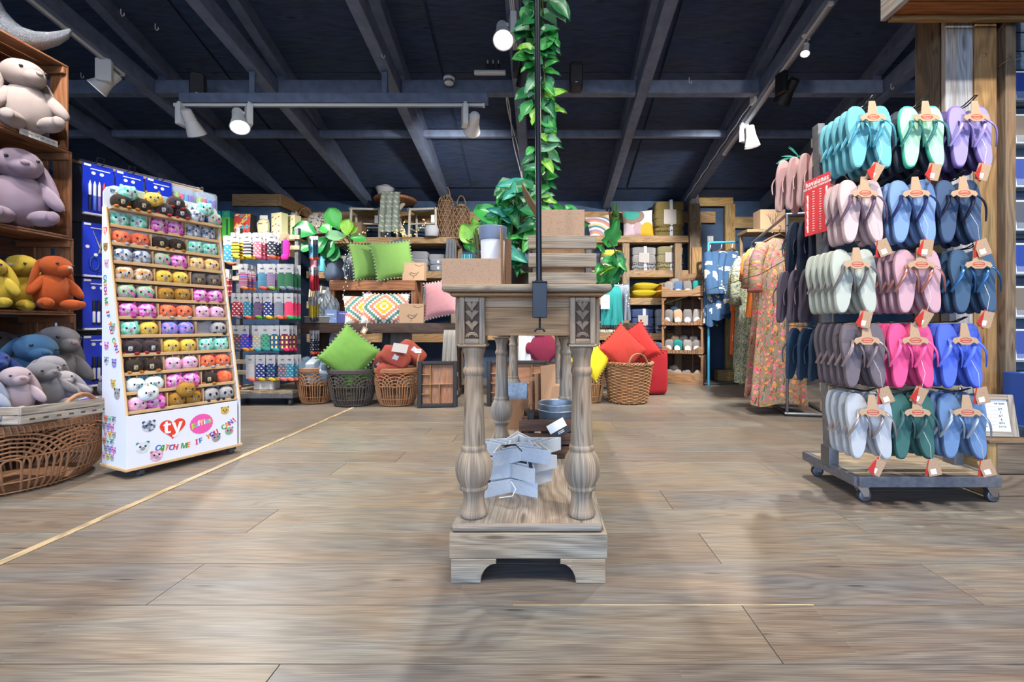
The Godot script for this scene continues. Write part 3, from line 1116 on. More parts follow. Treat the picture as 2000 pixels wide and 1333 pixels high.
func centre_table() -> void:
	var t := thing("console_table", "long weathered wooden table with carved blocks and turned bulbous legs", "table")
	var L := 2.3
	var zc := 1.4 + L / 2
	# top: three boards side by side, rounded at the rim
	part(t, "top_board", mb().box(Vector3(0.525, 0.024, L), Vector3.ZERO, 0.006), M.table, tf(Vector3(TX, 0.916, -zc)))
	part(t, "top_moulding", mb().box(Vector3(0.485, 0.014, L - 0.05), Vector3.ZERO, 0.006), M.table_warm, tf(Vector3(TX, 0.898, -zc)))
	for z in [1.472, 3.53]:
		part(t, "apron", mb().box(Vector3(0.285, 0.09, 0.022), Vector3.ZERO, 0.002), M.table_warm, tf(Vector3(TX, 0.812, -z)))
		part(t, "apron", mb().box(Vector3(0.285, 0.047, 0.022), Vector3.ZERO, 0.002), M.table, tf(Vector3(TX, 0.881, -z)))
	for s in [-1, 1]:
		part(t, "apron", mb().box(Vector3(0.022, 0.135, L - 0.2), Vector3.ZERO, 0.002), M.table_warm, tf(Vector3(TX + s * 0.195, 0.835, -zc)))
	for i in 3:
		for s in [-1, 1]:
			var x: float = TX + s * TW
			var lg := part(t, "leg", leg_mesh(), M.table_grey if i else M.table, tf(Vector3(x, 0, -TZ[i]), Vector3(0, rr(0, 6), 0)))
			var bl := part(t, "leg_block", mb().box(Vector3(0.082, 0.15, 0.07), Vector3.ZERO, 0.003), M.table, tf(Vector3(x, 0.815, -TZ[i])))
			part(bl, "block_moulding", mb().box(Vector3(0.092, 0.012, 0.092), Vector3(0, -0.079, 0), 0.004), M.table)
			if i == 0:
				for sx in [-1, 1]:
					part(bl, "stile", mb().box(Vector3(0.018, 0.15, 0.014), Vector3(sx * 0.032, 0, 0.04), 0.003), M.table)
				part(bl, "rail", mb().box(Vector3(0.046, 0.016, 0.014), Vector3(0, 0.067, 0.04), 0.003), M.table)
				part(bl, "rail", mb().box(Vector3(0.046, 0.018, 0.014), Vector3(0, -0.066, 0.04), 0.003), M.table)
				part(bl, "recess_panel", mb().box(Vector3(0.05, 0.118, 0.002), Vector3(0, 0.0, 0.0358), 0.0), M.crate_dark)  # darker wood: ingrained dirt and the recess shade, both put into the colour
				part(bl, "carving", carving(), M.table, tf(Vector3(0, 0.004, 0.038)))
				part(bl, "side_panel", mb().box(Vector3(0.014, 0.155, 0.05), Vector3(s * 0.05, -0.004, -0.004), 0.003), M.table)
	part(t, "base_board", mb().box(Vector3(0.475, 0.028, L - 0.03), Vector3.ZERO, 0.008), M.table_grey, tf(Vector3(TX, 0.166, -zc - 0.005)))
	# the low crate that carries it
	var c := thing("table_plinth", "low pallet-wood plinth with arched feet under the carved table", "plinth")
	var fx := Vector3(TX + 0.004, 0, 0)
	for z in [1.413, 3.68]:
		var zz: float = -z - (0.01 if z < 2 else -0.01)
		part(c, "end_board", mb().box(Vector3(0.492, 0.078, 0.02), Vector3.ZERO, 0.003), M.pallet, tf(fx + Vector3(0, 0.114, zz)))
		for s in [-1, 1]:
			var o := PackedVector2Array([Vector2(-0.24, 0), Vector2(-0.148, 0)])
			for i in 8:
				var a := PI / 2 * i / 7.0
				o.append(Vector2(-0.1 - 0.048 * cos(a), 0.06 * sin(a)))
			o.append_array([Vector2(-0.1, 0.075), Vector2(-0.24, 0.075)])
			part(c, "foot", mb().prism(o, 0.022, 0.002), M.pallet, tf(fx + Vector3(0, 0, zz), Vector3(0, 0.0 if s < 0 else PI, 0)))
	for s in [-1, 1]:
		part(c, "side_board", mb().box(Vector3(0.02, 0.078, 2.24), Vector3.ZERO, 0.003), M.pallet, tf(fx + Vector3(s * 0.236, 0.114, -zc)))
		part(c, "side_rail", mb().box(Vector3(0.02, 0.05, 2.2), Vector3.ZERO, 0.003), M.crate, tf(fx + Vector3(s * 0.22, 0.026, -zc)))
	for z in [1.9, 2.5, 3.1]:
		part(c, "cross_board", mb().box(Vector3(0.42, 0.045, 0.02), Vector3.ZERO, 0.003), M.crate, tf(fx + Vector3(0, 0.024, -z)))
	# clamp-on pole
	var p := thing("clamp_pole", "black steel pole clamped to the front edge of the carved table", "pole", Vector3(-0.009, 0, -1.385))
	part(p, "pole", mb().tube([Vector3(-0.002, 0.92, 0.004), Vector3(-0.012, 2.35, 0.004)], 0.0088, 16), M.pole)
	part(p, "pole_top", mb().ball(Vector3.ONE * 0.012, Vector3(-0.012, 2.35, 0.004)), M.pole)
	part(p, "collar", mb().lathe([Vector2(0.0, 0.929), Vector2(0.013, 0.929), Vector2(0.013, 0.936), Vector2(0.0, 0.937)], 14), M.pole, tf(Vector3(-0.002, 0, 0.004)))
	part(p, "clamp_body", mb().box(Vector3(0.044, 0.106, 0.03), Vector3(0, 0.876, 0.005), 0.002), M.clamp)
	part(p, "clamp_cap", mb().box(Vector3(0.046, 0.004, 0.05), Vector3(0, 0.931, -0.004), 0.001), M.clamp)
	part(p, "screw", mb().tube([Vector3(0, 0.825, 0.004), Vector3(0, 0.786, 0.004)], 0.0032, 8), M.black)
	for s in [-1, 1]:
		part(p, "wing", mb().tube([Vector3(0, 0.79, 0.004), Vector3(s * 0.009, 0.789, 0.004), Vector3(s * 0.016, 0.781, 0.004)], [0.004, 0.0034, 0.0036], 6), M.black)


# ---------------------------------------------------------------- plants
func bent(a: Vector3, d: Vector3, l: float, droop: float, n := 6) -> Array:
	var pts := [a]
	var q := a
	var dd := d.normalized()
	for i in n:
		q += dd * l / n
		dd = (dd + Vector3.DOWN * droop / n).normalized()
		pts.append(q)
	return pts


# each leaf of a list: [tip x, tip y (photo), depth, length, width, shape, material, facing]
func photo_leaves(t: Node3D, root: Vector3, rows: Array, stem_r := 0.0025) -> void:
	for r in rows:
		var tip := P(r[0], r[1], r[2]) - t.position
		pass
		var dir := tip - root
		var base: Vector3 = tip - dir.normalized() * r[3] * 0.75
		if r.size() > 7:
			dir = r[7]
			base = tip - dir.normalized() * r[3]
		var mid: Vector3 = (root + base) / 2 + Vector3(rr(-0.03, 0.03), 0.02, rr(-0.03, 0.03))
		part(t, "stalk", mb().tube([root, mid, base], stem_r, 6), M.stem)
		part(t, "leaf", nice_leaf(r[3], r[4], 0.35, r[5]), M[r[6]], leaf_xf(base, dir, Vector3(rr(-0.3, 0.3), 0.55, 1.0)))


func open_box(t: Node3D, w: float, h: float, d: float, hb: float, mat: Material) -> void:   # a carton, front wall h high, back wall hb high
	var th := 0.004
	part(t, "front_wall", mb().box(Vector3(w, h, th), Vector3(0, h / 2, 0), 0.001), mat)
	part(t, "back_wall", mb().box(Vector3(w, hb, th), Vector3(0, hb / 2, -d), 0.001), mat)
	part(t, "bottom", mb().box(Vector3(w - 0.01, th, d - 0.01), Vector3(0, th / 2, -d / 2), 0.001), mat)
	for s in [-1, 1]:
		var o := PackedVector2Array([Vector2(0, 0), Vector2(d, 0), Vector2(d, hb), Vector2(d * 0.45, hb), Vector2(0.0, h)])
		part(t, "side_wall", mb().prism(o, th, 0.0005), mat, tf(Vector3(s * (w / 2 - th / 2), 0, 0), Vector3(0, PI / 2, 0)))


func table_goods() -> void:
	var y := 0.928
	var a := thing("display_carton", "low cut-down cardboard carton on the left front of the carved table", "cardboard box", Vector3(-0.224, y, -1.43))
	open_box(a, 0.186, 0.082, 0.2, 0.082, M.card)
	part(a, "flap", mb().box(Vector3(0.004, 0.1, 0.19), Vector3(0.0905, 0.13, -0.1), 0.001), M.card)
	part(a, "corner_flap", mb().box(Vector3(0.02, 0.17, 0.004), Vector3(0.106, 0.086, -0.14), 0.001), M.card_in)
	var pot := thing("plant_pot", "grey-rimmed white ceramic pot standing in the cut-down carton", "plant pot", Vector3(-0.168, y + 0.006, -1.53))
	part(pot, "body", mb().lathe([Vector2(0, 0), Vector2(0.034, 0), Vector2(0.036, 0.004), Vector2(0.0405, 0.146), Vector2(0.041, 0.15)], 26), M.paper)
	part(pot, "rim", mb().lathe([Vector2(0.041, 0.15), Vector2(0.0445, 0.153), Vector2(0.048, 0.192), Vector2(0.047, 0.195), Vector2(0.0445, 0.193), Vector2(0.04, 0.155), Vector2(0, 0.155)], 26), plain("pot_grey", k8(122, 134, 156), 0.5))
	var pl := thing("potted_plant", "plant with broad round lime and dark leaves beside the grey-rimmed pot", "plant", P(930, 500, 1.75))
	part(pl, "stem", mb().tube([Vector3(0, -0.14, 0), Vector3(0.01, 0.0, 0), Vector3(0.0, 0.1, 0)], 0.006, 8), M.stem)
	photo_leaves(pl, Vector3(0, 0.03, 0), [[902, 436, 1.75, 0.085, 0.07, 0, "leaf_lime", Vector3(-0.4, 0.8, 0.3)], [918, 462, 1.8, 0.07, 0.05, 0, "leaf_lime", Vector3(-0.5, -0.6, 0.3)], [925, 424, 1.82, 0.07, 0.04, 0, "leaf_lime", Vector3(-0.2, 1, 0.2)], [938, 428, 1.86, 0.1, 0.075, 0, "leaf_dark", Vector3(0.1, 1, 0.2)], [946, 446, 1.84, 0.09, 0.08, 0, "leaf_dark", Vector3(0.7, 0.7, 0.2)],
		[906, 474, 1.8, 0.08, 0.05, 0, "leaf_dark", Vector3(-1, -0.25, 0.3)], [928, 490, 1.78, 0.06, 0.05, 0, "leaf_green", Vector3(0.6, -0.6, 0.3)], [955, 412, 1.86, 0.1, 0.04, 0, "leaf_teal", Vector3(0.3, 1, 0.1)]])
	part(pl, "nursery_pot", mb().lathe([Vector2(0, 0), Vector2(0.045, 0), Vector2(0.06, 0.1), Vector2(0.056, 0.1), Vector2(0.05, 0.09), Vector2(0, 0.09)], 20), M.black, tf(Vector3(0, y - pl.position.y + 0.002, -0.0)))
	# big bushy plant between carton and crate
	var b := thing("ivy_plant", "tall artificial plant with drooping heart-shaped leaves between carton and slatted crate", "plant", Vector3(-0.115, y, -1.86))
	part(b, "nursery_pot", mb().lathe([Vector2(0, 0), Vector2(0.055, 0), Vector2(0.07, 0.12), Vector2(0.066, 0.12), Vector2(0.06, 0.11), Vector2(0, 0.11)], 20), M.black)
	for k in 5:
		part(b, "stem", mb().tube(bent(Vector3(rr(-0.02, 0.02), 0.11, 0), Vector3(rr(-0.25, 0.25), 1, rr(-0.1, 0.25)), rr(0.14, 0.24), 0.5), 0.005, 7), M.stem)
	var rows := []
	for r in [[962, 400, 0.13, "leaf_teal"], [988, 372, 0.15, "leaf_teal"], [1000, 392, 0.14, "leaf_green"], [975, 352, 0.12, "leaf_teal"], [1010, 402, 0.15, "leaf_green"], [1028, 398, 0.15, "leaf_green"], [990, 425, 0.15, "leaf_green"], [1012, 432, 0.14, "leaf_dark"], [965, 432, 0.13, "leaf_green"], [1026, 452, 0.14, "leaf_green"], [1000, 462, 0.14, "leaf_dark"], [1028, 478, 0.12, "leaf_dark"], [1008, 488, 0.12, "leaf_green"],
		[980, 398, 0.12, "leaf_teal"], [952, 412, 0.1, "leaf_teal"], [1022, 420, 0.13, "leaf_pale"], [996, 445, 0.12, "leaf_pale"], [1020, 500, 0.1, "leaf_dark"], [1001, 512, 0.1, "leaf_dark"], [1024, 522, 0.09, "leaf_green"], [1010, 530, 0.08, "leaf_dark"], [1016, 385, 0.12, "leaf_green"], [1032, 430, 0.12, "leaf_dark"], [1004, 545, 0.08, "leaf_dark"]]:
		var side: float = (r[0] - 1000.0) / 60.0
		rows.append([r[0], r[1], rr(1.7, 1.95), r[2], r[2] * 0.68, 1 if rng.randf() < 0.5 else 4, r[3], Vector3(side + rr(-0.4, 0.4), rr(-0.9, 0.5) if r[1] > 420 else rr(-0.2, 0.7), rr(0.3, 0.8))])
	for i in 34:
		rows.append([rr(955, 1036), rr(372, 545), rr(1.72, 2.0), 0.0, 0.0, [1, 4, 0][i % 3], ["leaf_green", "leaf_dark", "leaf_teal", "leaf_dark", "leaf_pale"][i % 5], Vector3(rr(-1, 1), rr(-0.9, 0.5), rr(0.2, 0.8))])
		if rows[-1][1] > 440: rows[-1][0] = rr(992, 1034)
		rows[-1][3] = rr(0.08, 0.14)
		rows[-1][4] = rows[-1][3] * 0.7
	photo_leaves(b, Vector3(0, 0.3, 0.0), rows)
	# slatted crate with a carton in it
	var c := thing("slatted_crate", "pale weathered slatted crate on the right front of the carved table", "wooden crate", Vector3(0.062, y, -1.43))
	for z in [0.0, -0.3]:
		for k in 3:
			part(c, "slat", mb().box(Vector3(0.214, [0.036, 0.043, 0.041][k], 0.012), Vector3.ZERO, 0.002), M.slat, tf(Vector3(0, [0.02, 0.077, 0.134][k], z - 0.006)))
	for s in [-1, 1]:
		for k in 3:
			part(c, "slat", mb().box(Vector3(0.012, 0.038, 0.27), Vector3.ZERO, 0.002), M.slat, tf(Vector3(s * 0.1, [0.02, 0.077, 0.134][k], -0.153)))
		for z in [-0.022, -0.29]:
			part(c, "corner_post", mb().box(Vector3(0.02, 0.153, 0.02), Vector3.ZERO, 0.002), M.slat, tf(Vector3(s * 0.084, 0.0775, z)))
	part(c, "bottom", mb().box(Vector3(0.19, 0.01, 0.26), Vector3.ZERO, 0.001), M.slat, tf(Vector3(0, 0.007, -0.155)))
	var d := thing("cardboard_carton", "open brown carton standing up out of the pale slatted crate", "cardboard box", Vector3(0.062, y + 0.013, -1.485))
	open_box(d, 0.148, 0.236, 0.19, 0.236, M.card)
	part(d, "flap", mb().box(Vector3(0.004, 0.11, 0.17), Vector3.ZERO, 0.001), M.card_in, tf(Vector3(-0.102, 0.281, -0.095), Vector3(0, 0, 0.55)))
	for q in [0.02, 0.064, 0.11]:
		var pp := thing("ivy_sprig", "sprig of ivy leaves in the carton above the slatted crate, %s" % ["beside the black pole", "second from the pole", "nearest the green bunny"][int(q * 20) % 3 if q != 0.11 else 2], "ivy", Vector3(q, y + 0.02, -1.58))
		part(pp, "stem", mb().tube([Vector3.ZERO, Vector3(0.004, 0.2, 0)], 0.003, 6), M.stem)
		for i in 6:
			part(pp, "leaf", nice_leaf(0.055, 0.04, 0.3, 0), M["leaf_green" if i % 2 else "leaf_dark"], leaf_xf(Vector3(0.002, 0.15 + 0.016 * i, 0), Vector3(rr(-1, 1), rr(0.0, 0.9), rr(-0.4, 0.6)), Vector3(0, 0.5, 1)))
	var v := thing("ivy_trail", "trailing ivy with pointed leaves hanging right of the slatted crate", "ivy", P(1172, 500, 1.75))
	var pts := []
	for q in [[1168, 540, 1.72], [1172, 500, 1.7], [1180, 478, 1.68], [1190, 470, 1.66], [1200, 486, 1.66], [1206, 512, 1.67], [1200, 535, 1.68]]:
		pts.append(P(q[0], q[1], q[2]) - v.position)
	part(v, "vine", mb().tube(pts, 0.0028, 6), M.stem)
	for r in [[1190, 474, 0.09, 0.1, Vector3(0.3, 0.9, 0.5), "leaf_green"], [1176, 492, 0.05, -0.4, Vector3(-0.4, 0.4, 0.6), "leaf_green"], [1182, 508, 0.06, 0.2, Vector3(0.7, -0.5, 0.5), "leaf_green"], [1196, 508, 0.07, 0.2, Vector3(0.8, -0.6, 0.5), "leaf_green"], [1204, 500, 0.075, 0.2, Vector3(0.35, -1, 0.4), "leaf_dark"], [1172, 520, 0.05, 0.2, Vector3(-0.4, -0.6, 0.6), "leaf_green"], [1200, 530, 0.08, 0, Vector3(-0.3, -1, 0.3), "leaf_dark"], [1174, 532, 0.06, 0, Vector3(0.6, 0.3, 0.7), "leaf_lime"], [1182, 548, 0.07, 0, Vector3(0.5, 0.6, 0.6), "leaf_green"], [1170, 552, 0.06, 0, Vector3(-0.5, 0.6, 0.6), "leaf_green"]]:
		part(v, "leaf", nice_leaf(r[2], r[2] * 0.85, 0.25, 1), M[r[5]], leaf_xf(P(r[0], r[1], 1.67) - v.position, r[4], Vector3(0.2, 0.6, 1)))
	part(v, "nursery_pot", mb().lathe([Vector2(0, 0), Vector2(0.03, 0), Vector2(0.036, 0.06), Vector2(0.0, 0.06)], 16), M.black, tf(Vector3(P(1168, 540, 1.8).x, y, -1.8) - v.position))


func garland() -> void:
	var t := thing("ivy_garland", "long artificial ivy garland hanging from the roof behind the black pole", "ivy garland", Vector3(0.0, 0.95, -2.0))
	var z := 2.05
	for s in 3:
		var pts := []
		for i in 30:
			var q := i / 29.0
			pts.append(P(lerpf(1046, 1062, q) + 9.0 * sin(q * 7.0 + s * 2.1), lerpf(-330, 470, q), z + 0.02 * cos(q * 8 + s * 2.0)) - t.position)
		part(t, "vine", mb().tube(pts, 0.0035, 6), M.stem)
	var n := 0
	for i in 165:
		var q: float = pow(i / 164.0, 1.0)
		var py := lerpf(-320, 415, q)
		var big := 1.0 if py < 60 else (0.72 if py < 250 else 0.6)
		var px := 1052 + rr(-34, 36) * (1.0 if py < 330 else 0.8)
		var l := rr(0.07, 0.125) * big
		var kind: int = [1, 4, 0, 1][rng.randi() % 4]
		var mt: String = ["leaf_green", "leaf_dark", "leaf_green", "leaf_lime", "leaf_pale", "leaf_dark"][rng.randi() % 6]
		var d := Vector3((px - 1052) / 30.0 + rr(-0.5, 0.5), rr(-1.1, 0.4), rr(-0.1, 0.7))
		var l2 := snappedf(l, 0.02) + 0.01
		part(t, "leaf", nice_leaf(l2, snappedf(l2 * 0.8, 0.02), 0.3, kind, 6), M[mt], leaf_xf(P((px + 1052) / 2, py, z + rr(-0.04, 0.04)) - t.position, d, Vector3(rr(-0.3, 0.3), 0.5, 1.0)))


# ---------------------------------------------------------------- under the table
func star_shell(r: float, h: float) -> MB:
	var b := mb()
	var o := PackedVector2Array()
	var q := PackedVector2Array()
	for i in 10:
		var a := TAU * i / 10.0
		var k := r if i % 2 == 0 else r * 0.46
		o.append(Vector2(cos(a), sin(a)) * k)
		q.append(Vector2(cos(a), sin(a)) * (k - (0.012 if i % 2 == 0 else 0.005)))
	for i in 10:
		var j := (i + 1) % 10
		var A := Vector3(o[i].x, 0, -o[i].y)
		var B := Vector3(o[j].x, 0, -o[j].y)
		var C := Vector3(q[i].x, 0, -q[i].y)
		var D := Vector3(q[j].x, 0, -q[j].y)
		var H := Vector3(0, h, 0)
		b.quad(A, B, B + H, A + H)
		b.quad(A + H, B + H, D + H, C + H)
		b.quad(D + Vector3(0, 0.008, 0), C + Vector3(0, 0.008, 0), C + H, D + H)
		b.quad(C + Vector3(0, 0.008, 0), D + Vector3(0, 0.008, 0), Vector3(0, 0.008, 0), Vector3(0, 0.008, 0))
		b.quad(B, A, Vector3.ZERO, Vector3.ZERO)
	return b


func under_table() -> void:
	var m := tri("star_white", k8(206, 214, 222), "speck", 3.0, 0.7)
	for i in 3:
		var st := thing("star_box", "pale star-shaped wooden box under the carved table, %s" % ["bottom of the stack", "middle of the stack", "top one with black cord"][i], "star box", Vector3([-0.12, -0.112, -0.09][i], 0.1805 + 0.0555 * i, -[1.765, 1.77, 1.79][i]), [0.34, 0.2, 0.42][i], "star-shaped boxes under the table")
		part(st, "shell", star_shell([0.168, 0.172, 0.18][i], 0.051), m)
		part(st, "inner_star", star_shell(0.125, 0.045), m, tf(Vector3(0, 0.0085, 0)))
		if i == 2:
			part(st, "innermost_star", star_shell(0.085, 0.042), m, tf(Vector3(0, 0.0175, 0)))
		if i == 2:
			part(st, "cord", mb().tube([Vector3(-0.1, 0.05, 0.06), Vector3(-0.06, 0.062, 0.07), Vector3(-0.03, 0.05, 0.05), Vector3(-0.05, 0.045, 0.03), Vector3(-0.09, 0.058, 0.05), Vector3(-0.05, 0.066, 0.085), Vector3(-0.03, 0.042, 0.1)], 0.0025, 6), M.black)
		if i == 0:
			part(st, "string", mb().tube([Vector3(-0.03, 0.05, 0.1), Vector3(-0.02, 0.03, 0.125), Vector3(-0.035, 0.01, 0.135), Vector3(-0.08, 0.004, 0.12)], 0.002, 6), M.paper)
	var z0 := 2.12
	var c := thing("slatted_crate", "dark brown slatted crate with a zinc bucket in it under the carved table", "wooden crate", Vector3(0.04, 0.1805, -z0))
	for k in 3:
		for z in [0.0, -0.26]:
			part(c, "slat", mb().box(Vector3(0.3, 0.052, 0.012), Vector3.ZERO, 0.002), M.crate_dark, tf(Vector3(0, 0.03 + 0.062 * k, z)))
		for s in [-1, 1]:
			part(c, "slat", mb().box(Vector3(0.012, 0.052, 0.24), Vector3.ZERO, 0.002), M.crate_dark, tf(Vector3(s * 0.14, 0.03 + 0.062 * k, -0.13)))
	for s in [-1, 1]:
		for z in [-0.02, -0.24]:
			part(c, "corner_post", mb().box(Vector3(0.022, 0.19, 0.022), Vector3.ZERO, 0.002), M.crate_dark, tf(Vector3(s * 0.12, 0.097, z)))
	part(c, "bottom", mb().box(Vector3(0.26, 0.008, 0.22), Vector3.ZERO, 0.001), M.crate_dark, tf(Vector3(0, 0.006, -0.13)))
	var k := thing("zinc_bucket", "round galvanised bucket standing in the dark crate under the table", "bucket", Vector3(0.075, 0.1915, -z0 - 0.13))
	part(k, "shell", mb().lathe([Vector2(0, 0), Vector2(0.075, 0), Vector2(0.1, 0.22), Vector2(0.102, 0.222), Vector2(0.102, 0.23), Vector2(0.098, 0.231), Vector2(0.094, 0.22), Vector2(0.07, 0.012), Vector2(0, 0.012)], 30), M.zinc)
	part(k, "band", mb().lathe([Vector2(0.098, 0.19), Vector2(0.101, 0.192), Vector2(0.101, 0.198), Vector2(0.0985, 0.2)], 30), M.zinc)
	var lb := thing("boxed_card", "small tilted white and black card box leaning on the zinc bucket", "card box", P(1090, 838, 2.08), 0.0)
	part(lb, "body", mb().box(Vector3(0.085, 0.07, 0.025), Vector3.ZERO, 0.001), M.paper, tf(Vector3.ZERO, Vector3(-0.25, 0, 0.5)))
	part(lb, "black_band", mb().box(Vector3(0.086, 0.03, 0.026), Vector3(0, -0.0205, 0), 0.001), M.black, tf(Vector3.ZERO, Vector3(-0.25, 0, 0.5)))
	for q in 2:
		part(lb, "print", mb().box(Vector3(0.03, 0.003, 0.001), Vector3(0.005, -0.015 - 0.007 * q, 0.0137), 0.0), M.paper, tf(Vector3.ZERO, Vector3(-0.25, 0, 0.5)))
	var bg := thing("gift_bag", "narrow black and blue gift bag left of the zinc bucket", "bag", Vector3(-0.055, 0.1915, -z0 - 0.06))
	part(bg, "body", mb().box(Vector3(0.03, 0.2, 0.08), Vector3(0, 0.1, 0), 0.003), M.black)
	part(bg, "handle", mb().tube([Vector3(-0.01, 0.2, 0.0), Vector3(-0.006, 0.23, 0), Vector3(0.006, 0.23, 0), Vector3(0.01, 0.2, 0)], 0.002, 6), M.black)
	part(bg, "blue_label", mb().box(Vector3(0.004, 0.1, 0.082), Vector3(-0.014, 0.1, 0), 0.001), plain("blue_label", k8(50, 110, 190), 0.6))
	var cb := thing("cardboard_carton", "brown carton holding a grey slate behind the second left table leg", "cardboard box", Vector3(-0.17, 0.1805, -2.72))
	open_box(cb, 0.17, 0.18, 0.18, 0.2, M.card_in)
	part(cb, "slate", mb().box(Vector3(0.15, 0.25, 0.012), Vector3(0, 0.15, -0.08), 0.003), M.zinc, tf(Vector3.ZERO, Vector3(-0.1, 0, 0)))
	for i in 3:
		var pc := thing("card_sheet", "upright brown cardboard sheet standing between the far table legs, %s" % ["leftmost and shortest", "middle of three", "tallest of three"][i], "cardboard", Vector3(-0.04 + 0.04 * i, 0.1805, -3.1), 0.9, "cardboard sheets under the table")
		part(pc, "sheet", mb().box(Vector3(0.16, [0.27, 0.3, 0.35][i], 0.004), Vector3(0, [0.27, 0.3, 0.35][i] / 2, 0), 0.001), M.card, tf(Vector3.ZERO, Vector3(0, 0, 0.02)))
	var c2 := thing("cardboard_carton", "small closed brown carton between the far right table legs", "cardboard box", Vector3(0.1, 0.1805, -3.2))
	part(c2, "body", mb().box(Vector3(0.14, 0.2, 0.14), Vector3(0, 0.1, 0), 0.002), M.card)
	part(c2, "tape", mb().box(Vector3(0.03, 0.002, 0.142), Vector3(0, 0.2005, 0), 0.0), M.kraft)


# ---------------------------------------------------------------- apple crates with soft toys, at the left
const CX := -2.95      # the plane of the crates' open sides
const CRATE_Y := [0.355, 0.875, 1.347, 1.889]


func apple_crate(label: String, y: float, h: float, zf: float) -> void:
	var w := 0.5
	var d := 0.34
	var t := thing("apple_crate", label, "wooden crate", Vector3(CX - d / 2, y, -(zf - w / 2)), 0, "apple crates stacked on their sides")
	var th := 0.012
	for i in 3:
		var x := (i - 1) * d / 3.0
		part(t, "plank", mb().box(Vector3(d / 3 - 0.006, th, w), Vector3.ZERO, 0.002), M.crate, tf(Vector3(x, th / 2, 0)))
		part(t, "plank", mb().box(Vector3(d / 3 - 0.006, th, w), Vector3.ZERO, 0.002), M.crate, tf(Vector3(x, h - th / 2 - 0.002, 0)))
	for i in 4:
		var hh := (h - 0.03) / 4
		part(t, "plank", mb().box(Vector3(th, hh - 0.012, w), Vector3.ZERO, 0.002), M.crate_dark, tf(Vector3(-d / 2 - th / 2, 0.015 + hh * (i + 0.5), 0)))
	for s in [-1, 1]:
		for i in 3:
			var ww: float = [0.085, 0.085, 0.11][i]
			var x: float = [-0.115, -0.02, 0.112][i]
			part(t, "plank", mb().box(Vector3(ww, h - 2 * th - 0.004, th), Vector3.ZERO, 0.002), M.crate, tf(Vector3(x, h / 2, s * (w / 2 - th / 2))))
		for yy in [0.035, h - 0.037]:
			part(t, "cleat", mb().box(Vector3(d - 0.01, 0.045, 0.022), Vector3.ZERO, 0.003), M.crate, tf(Vector3(0, yy, s * (w / 2 - th - 0.011))))


func crate_tower() -> void:
	var zf := [2.885, 2.87, 2.86, 2.84]
	var nm := ["crate of blue and grey rabbits, lowest in the stack at left", "crate holding orange and yellow rabbits, second from the bottom at left", "crate holding the lilac rabbit, third up in the stack at left", "topmost crate in the stack at left, holding the cream rabbits"]
	for i in 4:
		apple_crate("brown wooden " + nm[i], CRATE_Y[i], (CRATE_Y[i + 1] if i < 3 else 2.417) - CRATE_Y[i], zf[i])
	var b := thing("crate_stand", "dark wooden stand under the stack of toy crates", "stand", Vector3(CX - 0.17, 0, -2.63))
	for s in [-1, 1]:
		part(b, "side_board", mb().box(Vector3(0.34, 0.33, 0.02), Vector3(0, 0.165, s * 0.24), 0.003), M.crate_dark)
	part(b, "top_board", mb().box(Vector3(0.34, 0.022, 0.52), Vector3(0, 0.343, 0), 0.003), M.crate_dark)
	part(b, "back_board", mb().box(Vector3(0.02, 0.33, 0.46), Vector3(-0.16, 0.165, 0), 0.003), M.crate_dark)
	var g := thing("glitter_horn", "curved silver glitter horn ornament lying on the topmost toy crate", "ornament", P(40, 78, 2.72))
	var pts := []
	for q in [[-70, -60], [-45, -10], [-20, 30], [10, 58], [40, 74], [75, 80], [105, 76], [126, 68], [139, 58]]:
		pts.append(P(q[0], q[1], 2.72 + (q[0] - 40) * 0.0004) - g.position)
	part(g, "horn", mb().tube(pts, [0.09, 0.085, 0.08, 0.073, 0.063, 0.05, 0.036, 0.024, 0.008], 18), M.glitter)
	part(g, "end_ring", mb().ball(Vector3(0.1, 0.03, 0.1), pts[0], rot(Vector3(0, 0, -0.5)), 16), M.glitter)


